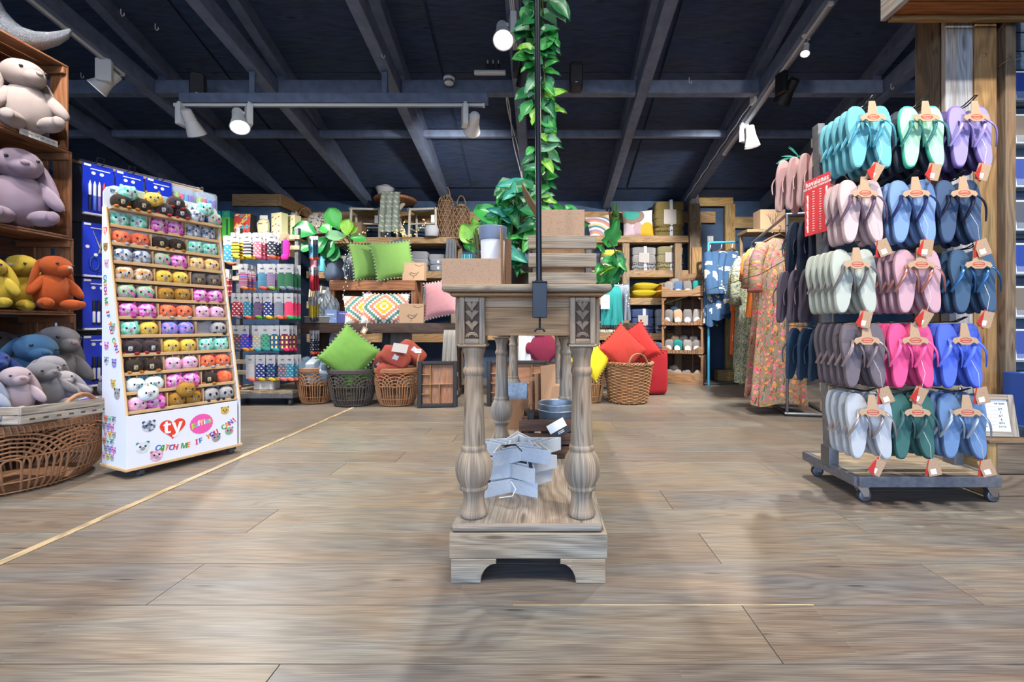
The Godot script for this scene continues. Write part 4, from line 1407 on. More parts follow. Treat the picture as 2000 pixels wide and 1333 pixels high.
func bunny(label: String, at: Vector3, turn: float, s: float, m: Material, pose := 0, inner: Material = null, lean := 0.0, head_turn := 0.0, called := "plush_rabbit", ears := 1.0, group := "") -> Node3D:
	var t := thing(called, label, "soft toy", at, turn, group)
	var soft := soft_mesh(Vector3.ONE * 2.0, 3, 0.025, 0.6, 24, 1.0)
	inner = inner if inner else plush("plush_pink", k8(222, 178, 182))
	var lb := rot(Vector3(0, 0, lean))
	var e := func(c: String, pos: Vector3, r: Vector3, eu: Vector3, mm: Material):
		return part(t, c, soft, mm, Transform3D(lb * rot(eu) * Basis().scaled(r * s), lb * (pos * s)))
	e.call("body", Vector3(0, 0.3, 0), Vector3(0.22, 0.3, 0.2), Vector3.ZERO, m)
	var hb := rot(Vector3(0, head_turn, 0))
	var hc := Vector3(0, 0.68, 0.05)
	e.call("head", hc, Vector3(0.19, 0.17, 0.2), Vector3(0.1, head_turn, 0), m)
	e.call("muzzle", hc + hb * Vector3(0, -0.05, 0.14), Vector3(0.11, 0.09, 0.1), Vector3(0, head_turn, 0), m)
	e.call("nose", hc + hb * Vector3(0, -0.02, 0.238), Vector3(0.035, 0.025, 0.018), Vector3(0, head_turn, 0), inner)
	for q in [-1, 1]:
		e.call("eye", hc + hb * Vector3(q * 0.115, 0.035, 0.155), Vector3.ONE * 0.018, Vector3.ZERO, M.black)
		var eb := hc + hb * Vector3(q * 0.17, 0.0, -0.05) + Vector3(0, -0.08, 0)
		if ears > 0.0:
			e.call("ear", eb + Vector3(q * 0.05, -0.08, 0), Vector3(0.075, 0.26 * ears, 0.035), Vector3(0, head_turn - q * 0.4, q * 0.32), m)
		else:
			e.call("ear", hc + hb * Vector3(q * 0.13, 0.16, 0), Vector3(0.06, 0.06, 0.03), Vector3(0, head_turn, 0), m)
		e.call("arm", Vector3(q * 0.22, 0.36, 0.08), Vector3(0.075, 0.2, 0.075), Vector3(-0.45, 0, q * 0.5), m)
		if pose == 0:
			e.call("foot", Vector3(q * 0.15, 0.085, 0.24), Vector3(0.095, 0.085, 0.2), Vector3(0, q * 0.35, 0), m)
			e.call("footpad", Vector3(q * 0.2, 0.09, 0.41), Vector3(0.06, 0.06, 0.03), Vector3(0, q * 0.35, 0), m)
		else:
			e.call("foot", Vector3(q * 0.13, 0.02, 0.14), Vector3(0.09, 0.16, 0.09), Vector3(-0.5, 0, q * 0.2), m)
	return t


# ---------------------------------------------------------------- baskets
func arch_basket(called: String, label: String, at: Vector3, turn: float, rx: float, rz: float, h: float, m: Material, n := 10, nest := 6, handle := true, group := "") -> Node3D:
	var t := thing(called, label, "basket", at, turn, group)
	var S := func(a: float, y: float):
		var q := y / h
		var k: float = 0.8 + 0.2 * sin(minf(q * 1.15, 1.0) * PI / 2)
		if q < 0.12:
			k -= 0.12 * pow(1.0 - q / 0.12, 2.0)
		return Vector3(cos(a) * rx * k, y, sin(a) * rz * k)
	var r := 0.005 * (h / 0.33)
	for i in n:
		var b := mb()
		for j in nest:
			var hw: float = TAU / n * (0.86 - 0.72 * j / (nest - 1))
			var y1: float = h * (0.9 - 0.36 * j / (nest - 1))
			var y0: float = y1 - hw * rx * 0.85
			y0 = maxf(y0, h * 0.18)
			var pts := []
			var c := TAU * i / n
			var off := 1.0 + 0.008 * (i % 2)
			for q in [0.02, 0.35, 0.7]:
				pts.append((S.call(c - hw, y0 * q) as Vector3) * Vector3(off, 1, off))
			for k in 9:
				var a := PI - PI * k / 8.0
				pts.append((S.call(c + cos(a) * hw, y0 + sin(a) * (y1 - y0)) as Vector3) * Vector3(off, 1, off))
			for q in [0.7, 0.35, 0.02]:
				pts.append((S.call(c + hw, y0 * q) as Vector3) * Vector3(off, 1, off))
			b.tube(pts, r, 5)
		part(t, "woven_arch", b, m)
	for y in [0.04, 0.2, 0.55]:
		var pts := []
		for k in 48:
			pts.append((S.call(TAU * k / 48.0, y * h) as Vector3) * Vector3(1.012, 1, 1.012))
		part(t, "band", mb().tube(pts, r * 0.8, 5, true), m)
	var rim := mb()
	for y in [0.93, 0.965, 1.0]:
		var pts := []
		for k in 60:
			pts.append(S.call(TAU * k / 60.0, y * h))
		rim.tube(pts, r * 1.9, 6, true)
	for k in 110:
		var a := TAU * k / 110.0
		rim.tube([(S.call(a, 0.9 * h) as Vector3) * Vector3(1.02, 1, 1.02), (S.call(a + 0.01, 0.965 * h) as Vector3) * Vector3(1.035, 1, 1.035), (S.call(a + 0.02, 1.02 * h) as Vector3) * Vector3(1.01, 1, 1.01)], r * 0.8, 4)
	part(t, "rim", rim, m)
	part(t, "base", mb().ball(Vector3(rx * 0.72, 0.012, rz * 0.72), Vector3(0, 0.016, 0), Basis(), 24), m)
	if handle:
		for s in [0.0, PI]:
			var pts := []
			for k in 11:
				var a := PI * k / 10.0
				var e: Vector3 = S.call(s + cos(a) * 0.26, h)
				pts.append(e + Vector3(cos(s) * 0.012, sin(a) * h * 0.36, 0))
			part(t, "handle", mb().tube(pts, r * 2.2, 7), m)
	return t


func plush_corner() -> void:
	var cream := plush("plush_cream", k8(226, 208, 204))
	var lilac := plush("plush_lilac", k8(196, 172, 196))
	var orange := plush("plush_orange", k8(226, 98, 24))
	var yellow := plush("plush_yellow", k8(242, 206, 62))
	var pink := plush("plush_rose", k8(206, 146, 166))
	var grey := plush("plush_grey", k8(164, 160, 166))
	var blue := plush("plush_blue", k8(68, 122, 172))
	var navy := plush("plush_navy", k8(54, 86, 178))
	var white := plush("plush_white", k8(232, 226, 232))
	var pale := plush("plush_pale", k8(202, 210, 234))
	var nosew := plush("plush_nose", k8(236, 226, 222))
	var on := func(px: float, y: float, x: float): return Vector3(x, y, -x * F / (px - 1060.0))
	bunny("cream plush rabbit slumped at the front of the topmost crate", on.call(62, 1.905, -2.96), 0.9, 0.48, cream, 0, cream, 0.1, 0.5)
	bunny("cream plush rabbit further left in the topmost crate, behind the price strip", on.call(-2, 1.905, -3.19), 0.9, 0.44, cream, 0, cream, -0.2, -0.3)
	var st := thing("price_strip", "narrow white handwritten price strip on the topmost crate's edge", "label", Vector3(CX + 0.011, 1.897, -2.66))
	part(st, "strip", mb().box(Vector3(0.004, 0.035, 0.2), Vector3.ZERO, 0.0), M.paper)
	for i in 6:
		var pts := []
		for k in 7:
			pts.append(Vector3(0.0024, 0.004 * sin(k * 2.3 + i) , 0.085 - 0.03 * i - 0.0035 * k))
		part(st, "scribbled_ink", mb().tube(pts, 0.001, 4), M.ink)
	bunny("large lilac plush rabbit sitting in the third crate up", on.call(38, 1.363, -3.0), 0.95, 0.52, lilac, 0, lilac, 0.02, 0.1)
	bunny("bright orange plush rabbit sitting on the edge of its crate", on.call(98, 0.891, -2.86), 1.2, 0.37, orange, 0, nosew, -0.06, 0.35)
	bunny("yellow plush rabbit left of the orange rabbit", on.call(24, 0.891, -3.02), 0.75, 0.37, yellow, 0, nosew, -0.15, -0.4)
	bunny("small yellow plush rabbit at the frame's left edge, beside the other yellow rabbit", on.call(-12, 0.891, -2.92), 0.7, 0.32, yellow, 0, nosew, 0.05, 0.2)
	bunny("dusky pink plush rabbit half hidden behind yellow and orange rabbits", on.call(52, 0.891, -3.1), 0.9, 0.34, pink, 0, nosew, 0.2, 0)
	bunny("orange plush rabbit at the back of the second crate, behind the pink rabbit", on.call(40, 0.891, -3.2), 0.9, 0.42, orange, 0, nosew, 0.5, 0)
	bunny("big grey plush rabbit with pink nose filling the lowest crate", on.call(96, 0.372, -2.96), 1.1, 0.5, grey, 0, null, -0.1, 0.3)
	bunny("grey plush rabbit lying at the back of the lowest crate", on.call(60, 0.372, -3.17), 0.9, 0.52, grey, 0, null, 0.5, 0)
	bunny("denim-blue plush rabbit beside the big grey rabbit", on.call(22, 0.372, -2.92), 0.8, 0.46, blue, 0, blue, -0.3, 0.4)
	bunny("royal blue plush rabbit below the denim-blue one", on.call(18, 0.372, -2.8), 0.8, 0.36, navy, 0, navy, 0.25, 0.4)
	# white tray on the wicker basket
	var bx := Vector3(-2.68, 0, -2.33)
	arch_basket("wicker_basket", "large oval brown wicker basket with arched weave under the white tray", bx, 0.0, 0.31, 0.37, 0.33, M.wicker, 9, 7)
	var tr := thing("slatted_tray", "whitewashed slatted wooden tray resting on the large wicker basket", "tray", Vector3(-2.54, 0.337, -2.3), 0.0)
	tr.rotation.x = -0.05
	var yy := [0.022, 0.063]
	for s in [-1, 1]:
		for k in 2:
			var sl := part(tr, "slat", mb().box(Vector3(0.01, 0.036, 0.5), Vector3.ZERO, 0.002), M.white_wood, tf(Vector3(s * 0.185, yy[k], 0)))
			if k == 0 and s > 0:
				for i in 8:
					part(sl, "slot", mb().box(Vector3(0.0115, 0.009, 0.022), Vector3(0, 0, (i - 3.5) * 0.058), 0.0), M.crate_dark)
			part(tr, "slat", mb().box(Vector3(0.36, 0.036, 0.01), Vector3.ZERO, 0.002), M.white_wood, tf(Vector3(0, yy[k], s * 0.245)))
		for q in [-1, 1]:
			part(tr, "corner_post", mb().box(Vector3(0.018, 0.082, 0.018), Vector3.ZERO, 0.002), M.white_wood, tf(Vector3(s * 0.172, 0.043, q * 0.232)))
	for i in 4:
		part(tr, "bottom_board", mb().box(Vector3(0.08, 0.008, 0.48), Vector3.ZERO, 0.001), M.white_wood, tf(Vector3((i - 1.5) * 0.088, 0.004, 0)))
	var ty := 0.34
	bunny("small grey plush rabbit lying in the white tray, front and centre", Vector3(-2.54, ty + 0.025, -2.36), 1.1, 0.3, grey, 0, grey, 0.2, 0.4, "plush_rabbit")
	bunny("small blush-white plush rabbit with long floppy ear in the white tray", Vector3(-2.52, ty + 0.025, -2.19), 0.9, 0.28, plush("plush_blush", k8(232, 208, 216)), 0, null, 0.05, 0.3)
	bunny("small pale blue plush rabbit near the tray's left corner", Vector3(-2.55, ty + 0.015, -2.09), 0.7, 0.26, pale, 0, null, 0.1, 0.1)
	bunny("white plush rabbit lying behind the pale blue one in the tray", Vector3(-2.68, ty + 0.06, -2.12), 0.6, 0.32, white, 0, null, 0.4, 0.2)
	bunny("small silvery plush rabbit at the back of the white tray", Vector3(-2.68, ty + 0.03, -2.42), 1.0, 0.32, plush("plush_silver", k8(196, 190, 198)), 0, null, -0.2, 0.1)
	bunny("small white plush rabbit between the grey ones in the tray", Vector3(-2.55, ty + 0.02, -2.48), 1.2, 0.24, white, 0, null, 0.3, -0.2)
	bunny("small grey plush rabbit hanging out over the tray's right end", Vector3(-2.47, ty + 0.06, -2.56), 1.3, 0.27, grey, 0, grey, -0.6, 0.6)
	var pu := thing("holographic_pouch", "small shiny violet pouch lying among rabbits in the white tray", "pouch", Vector3(-2.44, ty + 0.05, -2.44), 0.9)
	var pm := plain("violet_shine", k8(132, 92, 204), 0.25, 0.5)
	part(pu, "pouch", soft_mesh(Vector3(0.13, 0.04, 0.09), 8, 0.1, 2.0, 16, 0.6), pm)
	part(pu, "zip", mb().tube([Vector3(-0.05, 0.018, 0.02), Vector3(0.0, 0.024, 0.025), Vector3(0.05, 0.018, 0.02)], 0.003, 5), M.chrome)


# ---------------------------------------------------------------- rack of blue stationery cards
func pen_stand() -> void:
	var th := 1.134
	var o := Vector3(-3.14, 0, -3.03)
	var t := thing("stationery_stand", "tall black and grey stand of blue pen cards behind the toy display", "display stand", o, th)
	part(t, "back_panel", mb().box(Vector3(0.8, 1.86, 0.02), Vector3(0.4, 1.0, -0.02), 0.003), plain("stand_grey", k8(66, 70, 82), 0.6))
	for x in [0.0, 0.8]:
		part(t, "upright", mb().box(Vector3(0.02, 1.94, 0.03), Vector3(x, 0.97, -0.02), 0.003), M.black)
	for y in [1.9, 1.5, 1.13, 0.76, 0.42]:
		part(t, "bar", mb().box(Vector3(0.8, 0.02, 0.016), Vector3(0.4, y, 0.0), 0.002), M.kraft if y > 1.8 else M.black)
	for x in [0.06, 0.74]:
		part(t, "foot", mb().box(Vector3(0.04, 0.03, 0.4), Vector3(x, 0.015, 0.02), 0.003), M.black)
	var blue := plain("card_blue", k8(20, 52, 196), 0.4)
	var names := [["pens", "with four coloured pens, top left of the stand"], ["pens", "of white-ink pens, second from the left along the top"], ["pens", "of fine pens, third along the top of the stand"], ["scissors", "carrying large blue-handled scissors"], ["markers", "with three black markers, below the scissors"], ["markers", "with three black markers, lowest on the stand"]]
	var spots := [[0.085, 1.87], [0.255, 1.87], [0.43, 1.87], [0.085, 1.48], [0.085, 1.11], [0.085, 0.735]]
	for i in 6:
		var w := 0.155
		var h: float = 0.33 if i != 3 else 0.35
		for k in 4:
			var p := o + Basis(Vector3.UP, th) * Vector3(spots[i][0] + (0.006 * k if k else 0.0), spots[i][1], 0.15 - 0.022 * k)
			var c := thing("stationery_card", ("blue hanging card " + names[i][1]) if k == 0 else "blue card, %s behind the card %s" % [["", "first", "second", "third"][k], names[i][1]], "stationery", p, th, "" if k == 0 else "cards behind card %d" % i)
			part(c, "card", mb().box(Vector3(w, h, 0.003), Vector3(0, -h / 2, 0), 0.001), blue)
			if k > 0:
				continue
			part(c, "price_label", mb().box(Vector3(0.035, 0.014, 0.001), Vector3(-0.055, -0.012, 0.0022), 0.0), M.paper)
			for q in 2:
				part(c, "round_icon", mb().lathe([Vector2(0.011, 0), Vector2(0.011, 0.001), Vector2(0, 0.001)], 14), M.paper, tf(Vector3(-0.025 + q * 0.042 - (0.03 if i == 3 else 0.0), -0.06 - (0.1 + q * 0.05 if i == 3 else 0.0), 0.0016), Vector3(PI / 2, 0, 0)))
			part(c, "print", mb().box(Vector3(0.1, 0.006, 0.001), Vector3(0.01, -0.034, 0.0022), 0.0), M.paper)
			part(c, "foot_flap", mb().box(Vector3(w, 0.014, 0.03), Vector3(0, -h - 0.004, 0.006), 0.002), M.white)
			if i == 3:
				var sc := part(c, "scissors", mb().tube([Vector3(-0.03, -0.05, 0.006), Vector3(0.0, -0.15, 0.007), Vector3(0.012, -0.2, 0.007)], [0.002, 0.007, 0.008], 6), M.chrome)
				part(sc, "blade", mb().tube([Vector3(0.016, -0.04, 0.008), Vector3(0.012, -0.14, 0.008), Vector3(-0.004, -0.2, 0.008)], [0.002, 0.008, 0.008], 6), M.chrome)
				for q in [[-0.022, -0.27, 0.03], [0.05, -0.255, 0.024]]:
					var pts := []
					for j in 16:
						pts.append(Vector3(q[0] + cos(TAU * j / 16) * q[2] * 0.75, q[1] + sin(TAU * j / 16) * q[2] * 1.5, 0.008))
					part(sc, "handle", mb().tube(pts, 0.006, 6, true), plain("handle_blue", k8(24, 66, 150), 0.4))
			else:
				for q in (4 if i == 0 else 3):
					var pc: Material = [plain("pen_dark", k8(28, 32, 66)), plain("pen_blue", k8(74, 104, 196)), plain("pen_violet", k8(96, 78, 160)), plain("pen_red", k8(214, 62, 74))][q] if i == 0 else M.black
					var px := -0.045 + 0.024 * q + (0.0 if i == 0 else 0.02)
					part(c, "pen", mb().lathe([Vector2(0, 0), Vector2(0.0085, 0.004), Vector2(0.0085, 0.1), Vector2(0, 0.1)] if i < 3 else [Vector2(0, 0), Vector2(0.009, 0.004), Vector2(0.009, 0.02), Vector2(0, 0.02)], 10), pc, tf(Vector3(px, -0.31, 0.009)))
					part(c, "pen_barrel", mb().lathe([Vector2(0, 0), Vector2(0.008, 0.0), Vector2(0.008, 0.07), Vector2(0.003, 0.09 if i < 3 else 0.075), Vector2(0, 0.1)], 10), (M.white if q != 3 else pc) if i < 3 else M.lamp_white, tf(Vector3(px, -0.21 if i < 3 else -0.29, 0.009)))
					if i >= 3:
						part(c, "pen_cap", mb().lathe([Vector2(0, 0), Vector2(0.009, 0.0), Vector2(0.008, 0.07), Vector2(0, 0.075)], 10), M.black, tf(Vector3(px, -0.215, 0.009)))
		var hk := part(t, "hook", mb().tube([Vector3(spots[i][0] - 0.015, spots[i][1] + 0.004, 0), Vector3(spots[i][0] - 0.015, spots[i][1] + 0.004, 0.16), Vector3(spots[i][0] - 0.015, spots[i][1] + 0.04, 0.18), Vector3(spots[i][0] + 0.02, spots[i][1] + 0.04, 0.18), Vector3(spots[i][0] + 0.02, spots[i][1] + 0.004, 0.16), Vector3(spots[i][0] + 0.02, spots[i][1] + 0.004, 0)], 0.003, 5), M.black)
	for i in 2:
		for k in 2:
			var p := o + Basis(Vector3.UP, th) * Vector3(0.6 + 0.16 * i, 1.87, 0.13 - 0.03 * k)
			var c := thing("highlighter_pack", ("clear pack of pastel highlighters at the top of the stand, %s" % ["left one of two", "right one of two"][i]) if k == 0 else "clear pack behind the front pastel highlighters, %s" % ["left hook", "right hook"][i], "stationery", p, th, "pastel highlighter packs")
			part(c, "header_card", mb().box(Vector3(0.14, 0.05, 0.003), Vector3(0, -0.025, 0), 0.001), M.acrylic)
			for q in 4:
				part(c, "highlighter", mb().box(Vector3(0.026, 0.11, 0.014), Vector3(-0.046 + q * 0.03, -0.11, 0), 0.004), plain("hl%d" % q, [k8(164, 200, 84), k8(232, 84, 140), k8(74, 170, 226), k8(140, 104, 214)][q], 0.4))
			part(c, "blue_base", mb().box(Vector3(0.14, 0.05, 0.02), Vector3(0, -0.19, 0), 0.002), blue)
			part(c, "clear_sleeve", mb().box(Vector3(0.144, 0.2, 0.026), Vector3(0, -0.115, 0), 0.002), M.acrylic)
	# colourful carded goods seen in the gap between crates and stand
	for i in 5:
		var c := thing("craft_pack", "narrow colourful craft pack in the gap behind the crates, %s" % ["topmost", "second from the top", "middle one", "fourth from the top", "lowest"][i], "craft pack", P(150, 355 + i * 92, 3.3), 0.5)
		var cc: Color = [k8(206, 214, 226), k8(226, 206, 60), k8(206, 60, 120), k8(60, 140, 206), k8(196, 216, 60)][i]
		part(c, "card", mb().box(Vector3(0.12, 0.26, 0.004), Vector3.ZERO, 0.001), M.paper)
		for q in 3:
			part(c, "swatch", mb().box(Vector3(0.1, 0.05, 0.002), Vector3(0, 0.07 - 0.07 * q, 0.003), 0.0), plain("swatch%d%d" % [i, q], cc.lerp([Color.WHITE, k8(80, 90, 170), k8(30, 160, 170)][q], 0.25 * q)))
	var cs := thing("craft_stand", "slim white stand of craft packs behind the crates", "display stand", Vector3(-3.45, 0, -3.42), 0.5)
	part(cs, "panel", mb().box(Vector3(0.3, 2.0, 0.02), Vector3(0, 1.0, 0), 0.002), M.lamp_white)
	part(cs, "foot", mb().box(Vector3(0.3, 0.03, 0.3), Vector3(0, 0.015, 0.0), 0.002), M.black)


# ---------------------------------------------------------------- leaning display of small round soft toys
func two_tone(key: String, a: Color, b: Color, seed: int) -> StandardMaterial3D:
	if M.has(key):
		return M[key]
	var im := noise_img(96, 96, seed, 0.045, 2)
	var o := Image.create(96, 96, false, Image.FORMAT_RGB8)
	for y in 96:
		for x in 96:
			o.set_pixel(x, y, a.lerp(b, smoothstep(0.4, 0.6, im.get_pixel(x, y).r)))
	T[key] = tex(o)
	return tri(key, Color.WHITE, key, 9.0, 0.95, "fuzz_n", 0.7, 0.4)


# kind: [words, body, muzzle, ears, ear shape (0 round, 1 pointed, 2 feelers, 3 none)]
var PUFF := {}


func puffy_kinds() -> void:
	var w := plush("pf_white", k8(240, 238, 242))
	var cr := plush("pf_cream", k8(240, 222, 176))
	var bk := plush("pf_black", k8(34, 32, 38))
	var og := plush("pf_orange", k8(244, 150, 44))
	PUFF = {
		"seal": ["mint green and white seal", two_tone("pf_mint", k8(90, 210, 182), k8(206, 240, 236), 3), w, two_tone("pf_mint", k8(90, 210, 182), k8(206, 240, 236), 3), 0],
		"cat": ["magenta tie-dye cat", two_tone("pf_mag", k8(228, 60, 190), k8(244, 190, 232), 4), w, plush("pf_pinkd", k8(226, 80, 176)), 1],
		"husky": ["grey and navy husky", two_tone("pf_husky", k8(92, 112, 150), k8(220, 226, 236), 5), w, plush("pf_slate", k8(84, 102, 140)), 1],
		"octopus": ["orange-red octopus", two_tone("pf_red", k8(238, 88, 52), k8(246, 132, 84), 6), plush("pf_peach", k8(248, 206, 190)), w, 3],
		"bee": ["dark brown bee with orange spots", plush("pf_brown", k8(70, 52, 40)), cr, og, 2],
		"parrot": ["rainbow-bodied owl with white face", two_tone("pf_rain", k8(96, 214, 132), k8(240, 130, 196), 7), w, plush("pf_lime", k8(196, 224, 96)), 0],
		"hamster": ["orange and white hamster", two_tone("pf_ham", k8(246, 176, 66), k8(250, 226, 180), 8), w, og, 0],
		"guinea": ["brown and white guinea pig", two_tone("pf_gui", k8(198, 134, 60), k8(240, 230, 220), 9), w, plush("pf_tan", k8(190, 130, 66)), 0],
		"giraffe": ["mustard yellow giraffe", two_tone("pf_gir", k8(224, 176, 48), k8(238, 204, 92), 10), cr, plush("pf_must", k8(206, 150, 40)), 1],
		"hedgehog": ["grey-brown hedgehog", plush("pf_hed", k8(136, 124, 118)), plush("pf_sand", k8(232, 196, 130)), plush("pf_hed", k8(136, 124, 118)), 0],
		"dog": ["golden sloth", plush("pf_gold", k8(244, 178, 62)), cr, og, 0],
		"kitten": ["pale pink unicorn", two_tone("pf_pk", k8(242, 160, 204), k8(250, 214, 232), 11), w, plush("pf_gold2", k8(220, 190, 90)), 1],
		"panda": ["black and white panda", w, w, bk, 0],
		"wolf": ["blue and violet husky", two_tone("pf_wolf", k8(96, 128, 232), k8(190, 140, 226), 12), w, plush("pf_roy", k8(70, 96, 206)), 1],
		"ladybird": ["black and red ladybird", two_tone("pf_lady", k8(38, 32, 36), k8(60, 30, 36), 13), w, plush("pf_cherry", k8(214, 44, 44)), 2],
		"unicorn": ["white unicorn with coloured flecks", two_tone("pf_uni", k8(244, 244, 248), k8(216, 236, 244), 14), w, plush("pf_aqua", k8(120, 210, 220)), 1],
	}


func puffy(kind: String, label: String, at: Vector3, turn: float, roll := 0.0, back := false) -> void:
	var k: Array = PUFF[kind]
	var t := thing("plush_toy", label, "soft toy", at, turn, "round plush toys on the leaning display")
	var body := soft_mesh(Vector3(0.089, 0.074, 0.07), 21, 0.03, 6.0, 18, 0.85)
	var ball := once("unit_ball", func(): return mb().ball(Vector3.ONE, Vector3.ZERO, Basis(), 10).mesh())
	var rb := Basis().scaled(Vector3(1.0, 1.12, 1.05)) * Basis(Vector3.BACK, roll) * Basis(Vector3.UP, PI if back else 0.0)
	var e := func(c: String, p: Vector3, r: Vector3, m: Material, eu := Vector3.ZERO):
		part(t, c, ball, m, Transform3D(rb * rot(eu) * Basis().scaled(r), rb * p + Vector3(0, 0.041, 0)))
	part(t, "body", body, k[1], Transform3D(rb, Vector3(0, 0.041, 0)))
	if kind != "octopus" and kind != "dog":
		e.call("face_patch", Vector3(0, 0.001, 0.02), Vector3(0.025, 0.022, 0.0165), k[2])
	e.call("muzzle", Vector3(0, -0.008, 0.031), Vector3(0.0105, 0.008, 0.008), k[2])
	e.call("nose", Vector3(0, -0.005, 0.0385), Vector3(0.0034, 0.0026, 0.002), M.black if kind != "kitten" and kind != "cat" else M.pen_red)
	for s in [-1, 1]:
		if kind == "panda":
			e.call("eye_patch", Vector3(s * 0.0165, 0.006, 0.0315), Vector3(0.008, 0.0095, 0.004), k[3], Vector3(0, 0, s * 0.5))
		e.call("eye", Vector3(s * 0.0165, 0.006, 0.0345), Vector3(0.0045, 0.0052, 0.0026), plain("toy_eye", k8(24, 30, 54), 0.15))
		match k[4]:
			0: e.call("ear", Vector3(s * 0.027, 0.031, 0.002), Vector3(0.01, 0.009, 0.005), k[3])
			1: part(t, "ear", once("pf_ear", func(): return mb().lathe([Vector2(0.011, -0.004), Vector2(0.008, 0.006), Vector2(0.0, 0.019)], 8).mesh()), k[3], Transform3D(rb * rot(Vector3(0, 0, -s * 0.35)), rb * Vector3(s * 0.025, 0.03, 0) + Vector3(0, 0.041, 0)))
			2: e.call("feeler", Vector3(s * 0.016, 0.036, 0.01), Vector3(0.0042, 0.008, 0.0042), k[3], Vector3(0, 0, -s * 0.5))
		if kind in ["octopus", "bee", "ladybird", "cat", "panda"]:
			e.call("paw", Vector3(s * 0.026, -0.026, 0.028), Vector3(0.012, 0.008, 0.01), k[3])
	if kind == "parrot":
		for s in [-1, 1]:
			e.call("wing", Vector3(s * 0.037, -0.01, 0.008), Vector3(0.007, 0.016, 0.014), M.pf_roy)
	if kind == "kitten" or kind == "unicorn":
		part(t, "horn", once("pf_ear", func(): return mb().lathe([Vector2(0.011, -0.004), Vector2(0.008, 0.006), Vector2(0.0, 0.019)], 8).mesh()), M.pf_gold2, Transform3D(rb * Basis().scaled(Vector3(0.4, 1, 0.4)), rb * Vector3(0, 0.034, 0.012) + Vector3(0, 0.041, 0)))


func heart_outline(r: float) -> PackedVector2Array:
	var o := PackedVector2Array()
	for i in 28:
		var a := TAU * i / 28.0
		o.append(Vector2(-16.0 * pow(sin(a), 3.0), 13.0 * cos(a) - 5.0 * cos(2 * a) - 2.0 * cos(3 * a) - cos(4 * a)) * r / 16.0)
	return o


func sticker(par: Node3D, kind: String, at: Vector3, r: float, turn := 0.0) -> void:
	var k: Array = PUFF[kind]
	var x := tf(at, Vector3(0, turn, 0))
	var s := part(par, "sticker", once(["st", r], func(): return mb().lathe([Vector2(r, 0), Vector2(r, 0.001), Vector2(0, 0.001)], 18).mesh()), k[1], x * tf(Vector3.ZERO, Vector3(PI / 2, 0, 0)))
	for q in [-1, 1]:
		part(s, "printed_eye", once(["se", r], func(): return mb().lathe([Vector2(r * 0.17, 0.001), Vector2(r * 0.17, 0.0016), Vector2(0, 0.0016)], 10).mesh()), M.black, tf(Vector3(q * r * 0.38, 0, -r * 0.15)))
		part(s, "printed_ear", once(["sr", r], func(): return mb().lathe([Vector2(r * 0.26, 0.0), Vector2(r * 0.26, 0.0008), Vector2(0, 0.0008)], 10).mesh()), k[3], tf(Vector3(q * r * 0.75, 0, -r * 0.75)))
	part(s, "printed_muzzle", once(["sz", r], func(): return mb().lathe([Vector2(r * 0.34, 0.0008), Vector2(r * 0.34, 0.0013), Vector2(0, 0.0013)], 12).mesh()), k[2], tf(Vector3(0, 0, r * 0.25)))


func arc_text(par: Node3D, s: String, h: float, at: Callable, cols: Array) -> void:
	for i in s.length():
		if s[i] != " ":
			var q: Array = at.call(float(i) / (s.length() - 1))
			letters(par, s[i], h, cols[i % cols.size()], tf(q[0], q[1]), "Droid Sans", 600)


